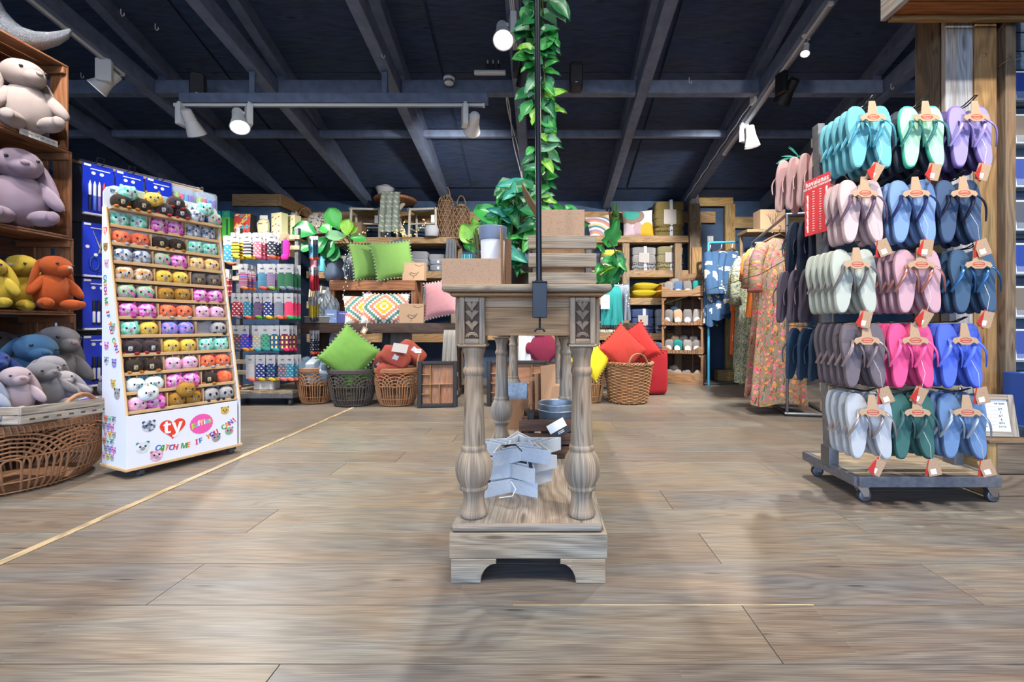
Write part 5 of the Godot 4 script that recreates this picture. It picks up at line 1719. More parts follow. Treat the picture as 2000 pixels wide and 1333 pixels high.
func puffy_display() -> void:
	puffy_kinds()
	var th := 1.136
	var o := Vector3(-2.15, 0, -2.35)
	var t := thing("toy_display", "white leaning cardboard display of small round plush toys on castors", "display stand", o, th)
	var B := Basis(Vector3.UP, th)
	var white := plain("display_white", k8(226, 230, 240), 0.5)
	var edge := plain("mdf", k8(206, 170, 124), 0.8)
	var W := 0.58
	part(t, "base_board", mb().box(Vector3(W + 0.01, 0.016, 0.27), Vector3(W / 2, 0.05, -0.125), 0.002), edge)
	var fp := part(t, "front_panel", mb().box(Vector3(0.555, 0.272, 0.008), Vector3(0.277, 0.193, 0.004), 0.001), white)
	for x in [0.006, W - 0.006]:
		var sp := PackedVector2Array([Vector2(0.0, 0.058), Vector2(0.25, 0.058), Vector2(0.25, 1.44), Vector2(0.214, 1.44), Vector2(0.0, 0.33)])
		var sd := part(t, "side_panel", mb().prism(sp, 0.01, 0.001), white, tf(Vector3(x, 0, 0), Vector3(0, PI / 2, 0)))
		part(sd, "raw_edge", mb().tube([Vector3(0.0, 0.33, 0), Vector3(0.212, 1.436, 0)], 0.0055, 4), edge)
	var hb := PackedVector2Array()
	for q in [[0, 1.2], [W, 1.2], [W, 1.52], [W - 0.015, 1.55], [W - 0.045, 1.565], [0.045, 1.565], [0.015, 1.55], [0, 1.52]]:
		hb.append(Vector2(q[0], q[1]))
	var head := part(t, "header_board", mb().prism(hb, 0.008, 0.001), white, tf(Vector3(0, 0, -0.236)))
	for i in 6:
		sticker(head, ["husky", "cat", "hamster", "kitten", "seal", "dog"][i], Vector3([0.04, 0.09, 0.39, 0.44, 0.49, 0.54][i], 1.532 - 0.012 * (i % 2), 0.0045), 0.012)
	part(head, "mint_panel", mb().box(Vector3(0.2, 0.09, 0.001), Vector3(0.24, 1.518, 0.0045), 0.0), plain("mint_print", k8(176, 200, 190), 0.6))
	letters(head, "TOYS", 0.026, plain("pale_print", k8(140, 166, 160)), tf(Vector3(0.27, 1.525, 0.0055)), "Droid Sans", 400)
	part(t, "back_panel", mb().box(Vector3(W - 0.02, 1.3, 0.006), Vector3(W / 2, 0.7, -0.24), 0.0), white)
	# trays
	var n := 11
	var cols := [["seal", "cat", "husky"], ["octopus", "bee", "seal"], ["husky", "parrot", "hamster"], ["guinea", "giraffe", "hedgehog"], ["parrot", "dog", "cat"], ["cat", "octopus", "kitten"], ["seal", "wolf", "panda"], ["ladybird", "giraffe", "seal"], ["bee", "kitten", "octopus"], ["unicorn", "cat", "bee"], ["kitten", "dog", "panda"]]
	var second := {"6,0": "giraffe", "9,2": "octopus", "10,0": "cat", "2,1": "cat"}
	var tint := {"seal": k8(150, 204, 196), "cat": k8(214, 150, 190), "husky": k8(150, 160, 186), "octopus": k8(224, 150, 132), "bee": k8(150, 134, 130), "parrot": k8(176, 120, 170), "hamster": k8(206, 172, 140), "guinea": k8(206, 160, 130), "giraffe": k8(206, 166, 140), "hedgehog": k8(170, 170, 180), "dog": k8(214, 172, 132), "kitten": k8(214, 160, 190), "panda": k8(170, 176, 190), "wolf": k8(170, 150, 190), "ladybird": k8(176, 150, 150), "unicorn": k8(204, 196, 216)}
	var ord := ["top", "second", "third", "fourth", "fifth", "sixth", "seventh", "eighth", "ninth", "tenth", "bottom"]
	var cw := 0.182
	for r in n:
		var y := 1.335 - 0.1 * r
		var z := -0.2 + 0.0185 * r
		var tr := part(t, "tray", mb().box(Vector3(0.55, 0.004, 0.085), Vector3(0.29, y, z - 0.045), 0.0), edge)
		part(tr, "tray_lip", mb().box(Vector3(0.55, 0.018, 0.004), Vector3(0.29, y + 0.007, z), 0.001), edge)
		for c in 4:
			part(tr, "divider", mb().box(Vector3(0.004, 0.088, 0.06), Vector3(0.016 + cw * c, y + 0.044, z - 0.042), 0.0), edge)
		for c in 3:
			var kind: String = cols[r][c]
			var tk := "insert_" + kind
			part(tr, "colour_insert", mb().grid(8, 1, func(u, q): return Vector3((u - 0.5) * (cw - 0.008), q * (0.078 + 0.012 * absf(cos(u * TAU))), 0)), plain(tk, tint[kind], 0.7), tf(Vector3(0.016 + cw * (c + 0.5), y + 0.002, z - 0.06)))
			for s in 2:
				if r == 6 and c == 2 and s == 0:
					continue
				var kk: String = second.get("%d,%d" % [r, c], kind) if s == 1 else kind
				var lx := 0.016 + cw * (c + 0.5) + (s - 0.5) * 0.084
				puffy(kk, "%s plush, %s in the %s compartment of the %s tray" % [PUFF[kk][0], ["left", "right"][s], ["left", "middle", "right"][c], ord[r]], o + B * Vector3(lx, y + 0.003, z - 0.032), th - 0.25 + rr(-0.25, 0.25), rr(-0.1, 0.1), r == 9 and c == 2 and s == 1)
	puffy("unicorn", "white flecked unicorn plush piled on two others in the tenth tray", o + B * Vector3(0.105, 0.335 + 0.06, -0.02), th - 0.2, 0.1)
	puffy("dog", "golden sloth plush toy piled on two others in the bottom tray", o + B * Vector3(0.28, 0.335 + 0.057, -0.01), th - 0.1, -0.2)
	part(t, "top_tray", mb().box(Vector3(0.55, 0.004, 0.06), Vector3(0.29, 1.43, -0.2), 0.0), edge)
	part(t, "top_tray_lip", mb().box(Vector3(0.55, 0.014, 0.004), Vector3(0.29, 1.437, -0.172), 0.0), edge)
	var tp := [["bee", 0.06, 0.0, "at the left end of the top ledge"], ["bee", 0.15, 0.0, "second from the left on the top ledge"], ["seal", 0.09, 0.055, "lying on the bees on the top ledge"], ["giraffe", 0.21, 0.05, "on top of the pile at the middle of the top ledge"], ["ladybird", 0.26, 0.0, "left of the pair on the top ledge"], ["ladybird", 0.35, 0.0, "right of the pair on the top ledge"], ["ladybird", 0.32, 0.055, "on top of the other ladybirds on the top ledge"], ["husky", 0.43, 0.0, "on the top ledge right of the ladybirds"], ["seal", 0.48, 0.055, "piled at the right end of the top ledge"], ["parrot", 0.53, 0.0, "at the right end of the top ledge"]]
	for q in tp:
		puffy(q[0], "%s plush %s" % [PUFF[q[0]][0], q[3]], o + B * Vector3(q[1], 1.433 + q[2], -0.196), th - 0.25 + rr(-0.3, 0.3), rr(-0.2, 0.2))
	# print on the front panel
	var red := plain("heart_red", k8(226, 62, 44), 0.5)
	var hz := 0.009
	var hp := part(fp, "heart_badge", mb().prism(heart_outline(0.062), 0.0014), red, tf(Vector3(0.205, 0.232, hz)))
	letters(hp, "ty", 0.072, M.paper, tf(Vector3(0.0, 0.006, 0.001)), "Droid Sans", 800)
	var blob := PackedVector2Array()
	for i in 40:
		var a := TAU * i / 40.0
		blob.append(Vector2(cos(a) * 0.06, sin(a) * 0.056) * (1.0 + 0.04 * (i % 2)))
	var pb := part(fp, "pink_badge", mb().prism(blob, 0.0014), plain("badge_pink", k8(232, 90, 170), 0.5), tf(Vector3(0.35, 0.225, hz)))
	var lc := [plain("l_lime", k8(196, 214, 70)), plain("l_aqua", k8(96, 200, 206)), M.paper, plain("l_yellow", k8(240, 210, 80)), M.paper, plain("l_aqua", k8(96, 200, 206)), plain("l_lime", k8(196, 214, 70))]
	arc_text(pb, "puffies", 0.03, func(q): return [Vector3(-0.043 + 0.087 * q, 0.012 * q, 0.001), Vector3(0, 0, 0.12)], lc)
	var tc := [plain("t_blue", k8(40, 120, 200)), plain("t_green", k8(50, 150, 80)), plain("t_orange", k8(230, 130, 40)), plain("t_purple", k8(120, 70, 170)), plain("t_red", k8(206, 50, 70))]
	arc_text(fp, "CATCH ME IF YOU CAN!", 0.03, func(q): return [Vector3(0.135 + 0.4 * q, 0.137 - 0.056 * sin(q * PI) * (1.0 - q * 0.25) + 0.075 * q, hz), Vector3(0, 0, -0.5 + 1.15 * q)], tc)
	for q in [["husky", 0.095, 0.262, 0.03], ["unicorn", 0.068, 0.155, 0.03], ["kitten", 0.13, 0.095, 0.03], ["panda", 0.43, 0.125, 0.024], ["parrot", 0.505, 0.15, 0.024], ["giraffe", 0.48, 0.28, 0.024]]:
		sticker(fp, q[0], Vector3(q[1], q[2], hz - 0.0005), q[3])
	# print on the left side panel
	var sx := 0.0
	var sp2 := t.get_node("side_panel")
	var hs := part(sp2, "heart_badge", mb().prism(heart_outline(0.024), 0.0014), red, tf(Vector3(0.216, 1.31, -0.0055), Vector3(0, PI, 0)))
	letters(hs, "ty", 0.026, M.paper, tf(Vector3(0, 0.002, 0.001)), "Droid Sans", 800)
	for q in [["dog", 0.21, 1.22, 0.022], ["kitten", 0.198, 1.13, 0.022], ["cat", 0.2, 0.69, 0.022], ["parrot", 0.13, 0.79, 0.022], ["husky", 0.2, 0.61, 0.022], ["wolf", 0.12, 0.6, 0.024], ["panda", 0.09, 0.44, 0.03], ["giraffe", 0.13, 0.49, 0.024]]:
		sticker(sp2, q[0], Vector3(q[1], q[2], -0.0052), q[3], PI)
	for i in 18:
		sticker(sp2, ["kitten", "parrot", "wolf", "octopus", "husky", "giraffe", "panda", "cat", "seal"][(i * 5) % 9], Vector3(0.225 - 0.042 * (i % 3) - 0.02 * ((i / 3) % 2), 0.1 + 0.04 * (i / 3), -0.0052), 0.019, PI)
	arc_text(sp2, "CATCH ME IF YOU CAN!", 0.03, func(q): return [Vector3(0.215 - 0.13 * q * q, 1.06 - 0.4 * q, -0.0056), Vector3(0, PI, -PI / 2 + 0.3 * q)], tc)
	# castors
	for x in [0.07, W - 0.05]:
		for z in [-0.03, -0.21]:
			var c := part(t, "castor", mb().box(Vector3(0.05, 0.018, 0.05), Vector3(x, 0.034, z), 0.002), M.black)
			part(c, "wheel", mb().lathe([Vector2(0, -0.014), Vector2(0.019, -0.013), Vector2(0.0215, -0.008), Vector2(0.0215, 0.008), Vector2(0.019, 0.013), Vector2(0, 0.014)], 18), M.rubber, tf(Vector3(x, 0.0215, z + 0.008), Vector3(0, 0, PI / 2)))


# ---------------------------------------------------------------- sock rack
const SOCK_WORDS := ["black and yellow striped", "navy and white striped", "pink with white sheep", "navy with white sheep", "red with white sheep", "bright multi-striped", "blue striped", "purple striped", "dark green dotted", "teal patterned", "purple dotted", "navy with white dogs", "slate grey", "pink and green", "grey with pink dots", "blue with red motifs", "grey with gold motifs", "green patterned", "blue with beer glasses", "maroon with beer glasses", "pale grey speckled", "navy with green motifs", "slate with orange motifs", "red dotted", "mustard dotted"]
const TOES := [[226, 186, 40], [240, 200, 50], [230, 100, 130], [230, 90, 60], [110, 110, 130], [240, 120, 50], [236, 92, 60], [110, 150, 60], [110, 120, 140], [230, 110, 80], [90, 150, 60], [200, 170, 50], [236, 112, 70], [40, 160, 90], [80, 90, 110], [232, 150, 50], [60, 150, 160], [40, 130, 130], [40, 140, 150], [200, 40, 90], [230, 110, 90], [226, 180, 50], [214, 110, 110], [150, 30, 50], [60, 60, 100]]


func sock_pack(k: int, label: String, at: Vector3, turn: float, group := "", long := 1.0) -> void:
	var t := thing("sock_pack", label, "socks", at, turn, group)
	part(t, "card", once("sock_card", func(): return mb().box(Vector3(0.09, 0.1, 0.004), Vector3(0, -0.05, 0.006), 0.001).mesh()), plain("sock_card", k8(158, 160, 168), 0.7))
	part(t, "sock", once(["sock", long], func():
		var b := mb()
		b.grid(6, 8, func(u, q):
			var x: float = (u - 0.5) * 2.0
			return Vector3(x * 0.042, -0.085 - 0.15 * long * q, 0.008 * (1.0 - x * x) + 0.004), true)
		b.grid(6, 8, func(u, q):
			var x: float = (u - 0.5) * 2.0
			return Vector3(x * 0.042, -0.085 - 0.15 * long * q, -0.008 * (1.0 - x * x) + 0.001))
		return b.mesh()), printed("sock%d" % k, "sock%d" % k, Vector3(1, 1.6, 1), 0.95))
	var c: Array = TOES[k]
	part(t, "toe", once("sock_toe", func(): return mb().ball(Vector3(0.04, 0.022, 0.013), Vector3.ZERO, Basis(), 12).mesh()), plain("toe%d" % k, k8(c[0], c[1], c[2]), 0.95), tf(Vector3(0.008, -0.085 - 0.15 * long, 0.002), Vector3(0, 0, -0.35)))
	part(t, "logo_print", once("sock_print", func(): return mb().box(Vector3(0.03, 0.012, 0.001), Vector3(0.0, -0.045, 0.0084), 0.0).mesh()), M.steel)


func sock_rack() -> void:
	var z := 4.78
	var t := thing("sock_rack", "black steel and timber rack of hanging socks on castors", "display rack", Vector3(-2.88, 0, -z))
	for x in [-0.3, 0.31]:
		part(t, "upright", mb().box(Vector3(0.04, 1.66, 0.05), Vector3(x, 0.99, 0), 0.003), M.steel_dark)
		for y in [1.72, 1.4, 1.08, 0.74, 0.42]:
			for s in [-1, 1]:
				part(t, "bolt", mb().lathe([Vector2(0.009, 0), Vector2(0.007, 0.006), Vector2(0, 0.007)], 8), M.chrome, tf(Vector3(x, y - 0.06 + s * 0.045, 0.026), Vector3(PI / 2, 0, 0)))
	for y in [1.72, 1.4, 1.08, 0.74, 0.42]:
		for q in [0.0, -0.11]:
			part(t, "slat", mb().box(Vector3(0.7, 0.045, 0.02), Vector3(0, y + q, 0.03), 0.002), M.pallet)
	part(t, "deck", mb().box(Vector3(0.78, 0.04, 0.5), Vector3(0, 0.13, 0), 0.003), M.pallet)
	part(t, "deck_frame", mb().box(Vector3(0.8, 0.05, 0.52), Vector3(0, 0.1, 0), 0.003), M.steel_dark)
	for x in [-0.36, 0.36]:
		for q in [-0.22, 0.22]:
			var c := part(t, "castor", mb().box(Vector3(0.04, 0.012, 0.05), Vector3(x, 0.07, q), 0.001), M.black)
			part(c, "wheel", mb().lathe([Vector2(0, -0.014), Vector2(0.03, -0.012), Vector2(0.032, 0), Vector2(0.03, 0.012), Vector2(0, 0.014)], 16), M.rubber, tf(Vector3(x, 0.0325, q), Vector3(0, 0, PI / 2)))
	var rows := [[[195, 0], [270, 1], [335, 2], [425, 3]], [[245, 5], [365, 6], [420, 7], [490, 8], [535, 8]], [[200, 4], [270, 9], [338, 10], [402, 11], [470, 12], [535, 13]], [[200, 14], [255, 15], [330, 16], [385, 17], [445, 18], [510, 19]], [[290, 20], [355, 11], [420, 21], [495, 22], [540, 9]]]
	var ys := [455, 516, 573, 636, 694]
	var rn := ["top", "second", "middle", "fourth", "lowest"]
	for r in 5:
		for c in rows[r].size():
			var q: Array = rows[r][c]
			for k in 3:
				var zz := z - 0.27 + 0.05 * k
				var p := P(400 + 0.3077 * q[0], ys[r], z - 0.27)
				part(t, "hook", mb().tube([Vector3(p.x, p.y + 0.004, -z + 0.02) - t.position, Vector3(p.x, p.y + 0.004, -z + 0.29) - t.position, Vector3(p.x, p.y + 0.02, -z + 0.3) - t.position], 0.003, 5), M.black) if k == 0 else null
				sock_pack(q[1], "%s sock pack, %s on the %s row, %s" % [SOCK_WORDS[q[1]], ["first", "second", "third", "fourth", "fifth", "sixth"][c], rn[r], ["in front", "second", "rearmost"][k]], Vector3(p.x + 0.01 * k, p.y, -zz), rr(-0.12, 0.12), "" if k == 0 else "packs behind %s %d" % [rn[r], c], 1.0)
	var ns := thing("no_show_socks", "pink and navy low-cut socks on a tan card, right end of the top sock row", "socks", P(556, 458, 4.5))
	part(ns, "card", mb().box(Vector3(0.09, 0.07, 0.004), Vector3(0, -0.03, 0), 0.001), M.kraft)
	for s in [-1, 1]:
		part(ns, "sock", soft_mesh(Vector3(0.07, 0.19, 0.02), 4, 0.05, 1.0, 14, 0.7), plain("sock_navy", k8(34, 34, 62), 0.95) if s < 0 else plain("sock_pink", k8(226, 40, 160), 0.95), tf(Vector3(0.012 * s + 0.006, -0.15, 0.004 * s)))
	part(ns, "badge", mb().lathe([Vector2(0.02, 0), Vector2(0.02, 0.002), Vector2(0, 0.002)], 14), M.kraft, tf(Vector3(0, -0.03, 0.003), Vector3(PI / 2, 0, 0)))
	part(ns, "pink_toe", soft_mesh(Vector3(0.075, 0.06, 0.026), 5, 0.05, 1.0, 12, 0.7), M.sock_pink, tf(Vector3(0.004, -0.225, 0.004)))
	# packs on the ends of the rack
	for a in [[446, 462, 9, "left end, upper"], [438, 526, 4, "left end, lower"]]:
		for k in 3:
			sock_pack(a[2], "%s sock pack on the rack's %s hook, %s" % [SOCK_WORDS[a[2]], a[3], ["nearest", "middle", "rearmost"][k]], P(a[0] + 3 * k, a[1], 4.74 + 0.02 * k), 0.7, "", 1.25)
	for a in [[608, 462, 6, "right end, top"], [609, 522, 23, "right end, second"], [608, 580, 24, "right end, third"], [610, 646, 3, "right end, lowest"]]:
		for k in 3:
			sock_pack(a[2], "%s sock pack on the rack's %s hook, %s" % [SOCK_WORDS[a[2]], a[3], ["nearest", "middle", "rearmost"][k]], P(a[0] + 5 * k, a[1], 4.85 + 0.05 * k), -0.6)
	var fl := thing("loose_socks", "grey and orange socks lying on the left of the rack's deck", "socks", Vector3(-3.2, 0.152, -4.62))
	part(fl, "sock", soft_mesh(Vector3(0.2, 0.05, 0.08), 7, 0.08, 1.0, 16, 0.7), cloth("sock_grey", k8(110, 116, 136)), tf(Vector3(0, 0.025, 0)))
	part(fl, "toe", soft_mesh(Vector3(0.07, 0.045, 0.07), 8, 0.08, 1.0, 12, 0.8), cloth("sock_or", k8(226, 110, 80)), tf(Vector3(0.11, 0.023, 0.01)))
	var cw := thing("white_carton", "small white carton on the deck of the sock rack", "cardboard box", Vector3(-2.82, 0.152, -4.66))
	part(cw, "body", mb().box(Vector3(0.2, 0.08, 0.12), Vector3(0, 0.04, 0), 0.002), M.paper)
	part(cw, "lid", mb().box(Vector3(0.204, 0.02, 0.124), Vector3(0, 0.075, 0), 0.002), M.lamp_white)
	# gift boxes on the ledge over the rack
	var ld := thing("ledge_shelf", "narrow timber ledge in front of the boxed-out navy corner", "shelf", Vector3(-3.75, 1.9, -5.94))
	part(ld, "board", mb().box(Vector3(1.25, 0.04, 0.31), Vector3.ZERO, 0.003), M.shelf)
	for x in [-0.5, 0.5]:
		part(ld, "bracket", mb().box(Vector3(0.03, 0.2, 0.26), Vector3(x, -0.12, -0.02), 0.003), M.shelf)
	var gy := 1.921
	for i in 2:
		var g := thing("gift_box", "tall green gift box with teal lid over the sock rack, %s" % ["left one", "right one"][i], "gift box", Vector3([-4.18, -4.06][i], gy, -5.88), 0.05)
		part(g, "body", mb().box(Vector3(0.095, 0.28, 0.09), Vector3(0, 0.14, 0), 0.002), plain("gift_green", k8(86, 196, 72), 0.5))
		part(g, "lid", mb().box(Vector3(0.1, 0.08, 0.095), Vector3(0, 0.31, 0), 0.002), plain("gift_teal", k8(28, 166, 176), 0.5))
		part(g, "print", mb().box(Vector3(0.022, 0.2, 0.002), Vector3(0.015, 0.14, 0.0455), 0.0), plain("gift_dark", k8(30, 90, 60), 0.6))
		part(g, "emblem", mb().lathe([Vector2(0.022, 0), Vector2(0.022, 0.001), Vector2(0, 0.001)], 14), M.gift_green, tf(Vector3(0, 0.31, 0.048), Vector3(PI / 2, 0, 0)))
	var sw := thing("gift_box", "square red swirl-patterned gift box over the sock rack", "gift box", Vector3(-3.83, gy, -5.86), -0.1)
	part(sw, "front", mb().quad(Vector3(-0.11, 0, 0.056), Vector3(0.11, 0, 0.056), Vector3(0.11, 0.3, 0.056), Vector3(-0.11, 0.3, 0.056)), printed("swirl", "swirl", Vector3.ONE, 0.6), tf(Vector3.ZERO, Vector3(0, 0, -0.04)))
	part(sw, "body", mb().box(Vector3(0.22, 0.3, 0.11), Vector3(0, 0.151, 0), 0.002), M.ink, tf(Vector3.ZERO, Vector3(0, 0, -0.04)))
	var cl := thing("clear_bag", "clear bag of red and white treats beside the swirl-patterned box", "bag", Vector3(-3.6, gy, -5.88))
	part(cl, "contents", soft_mesh(Vector3(0.15, 0.26, 0.09), 9, 0.12, 2.0, 16, 0.6), printed("birds_bag", "birds", Vector3(2, 2, 1), 0.5), tf(Vector3(0, 0.13, 0)))
	part(cl, "bag_top", mb().box(Vector3(0.1, 0.06, 0.01), Vector3(0, 0.27, 0), 0.003), M.lamp_white)
	for i in 2:
		var bx := thing("gift_box", "cream gift box printed with red birds over the sock rack, %s" % ["front one", "rear one"][i], "gift box", Vector3(-3.36 + 0.1 * i, gy, -5.82 - 0.13 * i), -0.35)
		part(bx, "body", mb().box(Vector3(0.17, 0.3, 0.1), Vector3(0, 0.15, 0), 0.002), plain("gift_cream", k8(206, 206, 160), 0.6))
		part(bx, "front_print", mb().quad(Vector3(-0.08, 0.01, 0.0508), Vector3(0.08, 0.01, 0.0508), Vector3(0.08, 0.29, 0.0508), Vector3(-0.08, 0.29, 0.0508)), printed("birds", "birds", Vector3.ONE, 0.6))
		part(bx, "lid", mb().box(Vector3(0.172, 0.015, 0.102), Vector3(0, 0.3, 0), 0.002), M.gift_cream)


# ---------------------------------------------------------------- soft goods
func cushion(label: String, at: Vector3, eul: Vector3, w: float, h: float, th: float, m: Material, pom: Material = null, seed := 0, called := "cushion") -> Node3D:
	var t := thing(called, label, "cushion", at)
	var x := tf(Vector3.ZERO, eul)
	part(t, "cover", pillow_mesh(w, h, th, 0.07, seed), m, x)
	if pom:
		var b := mb(x)
		for s in 4:
			for i in 12:
				var q := -1.0 + 2.0 * i / 12.0
				var e := Vector2(q, 1).rotated(s * PI / 2)
				var p := Vector3(w * 0.5 * e.x * (1 - 0.07 * (1 - e.y * e.y)), h * 0.5 * e.y * (1 - 0.07 * (1 - e.x * e.x)), 0)
				b.ball(Vector3.ONE * 0.012, p * 1.02, Basis(), 6)
		part(t, "pompom_trim", b, pom)
	return t


func folded_throw(label: String, at: Vector3, turn: float, s: Vector3, m: Material, layers := 3, band := true, fringe: Material = null) -> Node3D:
	var t := thing("folded_throw", label, "blanket", at, turn)
	for i in layers:
		var hh := s.y / layers
		part(t, "fold", soft_mesh(Vector3(s.x, hh * 1.18, s.z), 40 + i, 0.035, 2.2, 22, 0.38), m, tf(Vector3(rr(-0.006, 0.006), hh * (i + 0.5), rr(-0.01, 0.01))))
	if band:
		part(t, "paper_band", mb().box(Vector3(0.05, s.y * 1.06, s.z * 1.05), Vector3(0.02, s.y * 0.52, 0), 0.006), plain("band", k8(176, 182, 198), 0.8))
		part(t, "card_label", mb().box(Vector3(minf(s.x, 0.5) * 0.42, s.y * 0.42, 0.006), Vector3(0.0, s.y * 0.55, s.z * 0.53), 0.001), plain("label_grey", k8(196, 192, 190), 0.7))
	if fringe:
		var b := mb()
		for i in 26:
			b.ball(Vector3.ONE * 0.013, Vector3((i / 25.0 - 0.5) * s.x * 0.92, s.y * (0.3 if i % 2 else 0.14) + rr(-0.01, 0.01), s.z * 0.5 + 0.006), Basis(), 6)
		part(t, "bobble_fringe", b, fringe)
	return t


func hung_throw(label: String, at: Vector3, w: float, h: float, m: Material, depth := 0.1, turn := 0.0, tassel: Material = null) -> Node3D:
	var t := thing("throw", label, "blanket", at, turn)
	var f := func(u: float, q: float, d: float):
		var x := (u - 0.5) * w * (0.85 + 0.15 * q)
		return Vector3(x, -h * q, d + 0.018 * sin(u * 19.0 + q * 2.0) * (0.3 + q) + depth * 0.4 * sin(minf(q * 5.0, 1.0) * PI / 2))
	var b := mb()
	b.grid(18, 14, func(u, q): return f.call(u, q, 0.008), true)
	b.grid(18, 14, func(u, q): return f.call(u, q, -0.004))
	b.grid(18, 3, func(u, q): return f.call(u, 0.0, 0.0) + Vector3(0, 0.006, -depth * q))
	part(t, "cloth", b, m)
	if tassel:
		var tb := mb()
		for i in 14:
			var p: Vector3 = f.call(i / 13.0, 1.0, 0.0)
			tb.tube([p, p + Vector3(0, -0.03, 0.002)], [0.004, 0.006], 5)
		part(t, "tassels", tb, tassel)
	return t


func shelf_unit(called: String, label: String, x0: float, x1: float, zf: float, planks: Array, posts: Array, y1: float, depth := 0.45) -> void:
	var t := thing(called, label, "shelf", Vector3((x0 + x1) / 2, 0, -zf))
	for p in planks:
		part(t, "shelf_board", mb().box(Vector3(x1 - x0, p[1], depth), Vector3(0, p[0], -depth / 2), 0.004), M.shelf)
	for p in posts:
		part(t, "post", mb().box(Vector3(p[1], y1 if p.size() < 3 else p[2], 0.07), Vector3(p[0] - t.position.x, (y1 if p.size() < 3 else p[2]) / 2, 0.037), 0.004), M.pine_grey)
		part(t, "rear_post", mb().box(Vector3(p[1], y1 - 0.02, 0.06), Vector3(p[0] - t.position.x, y1 / 2, -depth + 0.0), 0.004), M.pine_grey)


func hx(px: float, z := 6.4) -> float:
	return (px - 1060.0) * z / F


func hy(py: float, z := 6.4) -> float:
	return 0.8 + (636.0 - py) * z / F


func stool(label: String, at: Vector3, turn: float) -> void:
	var t := thing("stool", label, "stool", at, turn)
	var w := plain("driftwood", k8(190, 184, 172), 0.8)
	part(t, "seat", mb().grid(10, 10, func(u, q): return Vector3((u - 0.5) * 0.36, 0.4 - 0.03 * sin(u * PI), (0.5 - q) * 0.24)), cloth("rush", k8(186, 164, 104)))
	part(t, "seat_underside", mb().grid(10, 10, func(u, q): return Vector3((u - 0.5) * 0.36, 0.385 - 0.03 * sin(u * PI), (0.5 - q) * 0.24), true), M.rush)
	for s in [-1, 1]:
		part(t, "seat_rail", mb().tube([Vector3(-0.22, 0.41, s * 0.125), Vector3(0.22, 0.41, s * 0.125)], 0.017, 8), w)
		part(t, "seat_rail", mb().tube([Vector3(s * 0.19, 0.41, -0.15), Vector3(s * 0.19, 0.415, 0.15)], 0.017, 8), w)
		for k in [-1, 1]:
			part(t, "leg", mb().tube([Vector3(s * 0.2, 0, k * 0.14), Vector3(s * 0.19, 0.42, k * 0.125)], [0.02, 0.018], 8), w)
		part(t, "stretcher", mb().tube([Vector3(-0.19, 0.2, s * 0.13), Vector3(0.19, 0.2, s * 0.13)], 0.012, 7), w)
		part(t, "stretcher", mb().tube([Vector3(s * 0.19, 0.14, -0.13), Vector3(s * 0.19, 0.14, 0.13)], 0.012, 7), w)
	part(t, "price_tag", mb().box(Vector3(0.05, 0.11, 0.004), Vector3(0.16, 0.26, 0.16), 0.001), M.paper)


func lantern(label: String, at: Vector3, r: float, h: float) -> void:
	var t := thing("bamboo_lantern", label, "lantern", at)
	var R := func(y: float): return r * (0.86 + 0.14 * sin(PI * clampf(y / h, 0.0, 1.0))) * (1.0 if y < h * 0.9 else 1.0 - 0.5 * (y / h - 0.9) / 0.1)
	var b := mb()
	var n := 11
	for dir in [-1, 1]:
		for i in n:
			var pts := []
			for k in 13:
				var y := h * k / 12.0
				var a: float = TAU * i / n + dir * k * 0.2
				pts.append(Vector3(cos(a) * R.call(y), y, sin(a) * R.call(y)))
			b.tube(pts, 0.0048, 5)
	for k in 9:
		var pts := []
		var y: float = h * (0.04 + 0.115 * k)
		for i in 20:
			var a := TAU * i / 20.0
			pts.append(Vector3(cos(a) * R.call(y), y, sin(a) * R.call(y)))
		b.tube(pts, 0.0042, 5, true)
	part(t, "woven_body", b, M.bamboo)
	part(t, "added_shade_liner", mb().lathe([Vector2(r * 0.8, 0.02), Vector2(r * 0.9, h * 0.5), Vector2(r * 0.8, h * 0.88)], 18), M.crate_dark)  # invented liner, its dark brown stands in for the shade inside the lantern
	part(t, "base", mb().lathe([Vector2(0, 0), Vector2(r * 0.9, 0), Vector2(r * 0.92, 0.015), Vector2(0, 0.02)], 20), M.bamboo)
	part(t, "top_ring", mb().lathe([Vector2(r * 0.5, h - 0.01), Vector2(r * 0.56, h), Vector2(r * 0.5, h + 0.012), Vector2(r * 0.4, h + 0.006)], 20), M.bamboo)
	var pts := []
	for k in 11:
		var a := PI * k / 10.0
		pts.append(Vector3(cos(a) * r * 0.5, h + sin(a) * r * 1.15, 0))
	part(t, "handle", mb().tube(pts, 0.007, 6), M.bamboo)


func fairy(label: String, pts: Array, glow: Material) -> void:
	var t := thing("fairy_lights", label, "string lights", pts[0])
	var c := Curve3D.new()
	for p in pts:
		c.add_point(p - pts[0])
	var line := []
	var n := int(c.get_baked_length() / 0.03)
	for i in n + 1:
		line.append(c.sample_baked(c.get_baked_length() * i / n) + Vector3(rr(-1, 1), rr(-1, 1), rr(-0.5, 1)) * 0.018)
	part(t, "wire", mb().tube(line, 0.0022, 4), M.steel)
	for q in line:
		part(t, "bulb", once("fairy_bulb", func(): return mb().ball(Vector3(0.006, 0.008, 0.006), Vector3.ZERO, Basis(), 6).mesh()), glow, tf(q + Vector3(rr(-1, 1), rr(-1, 1), 1) * 0.012))


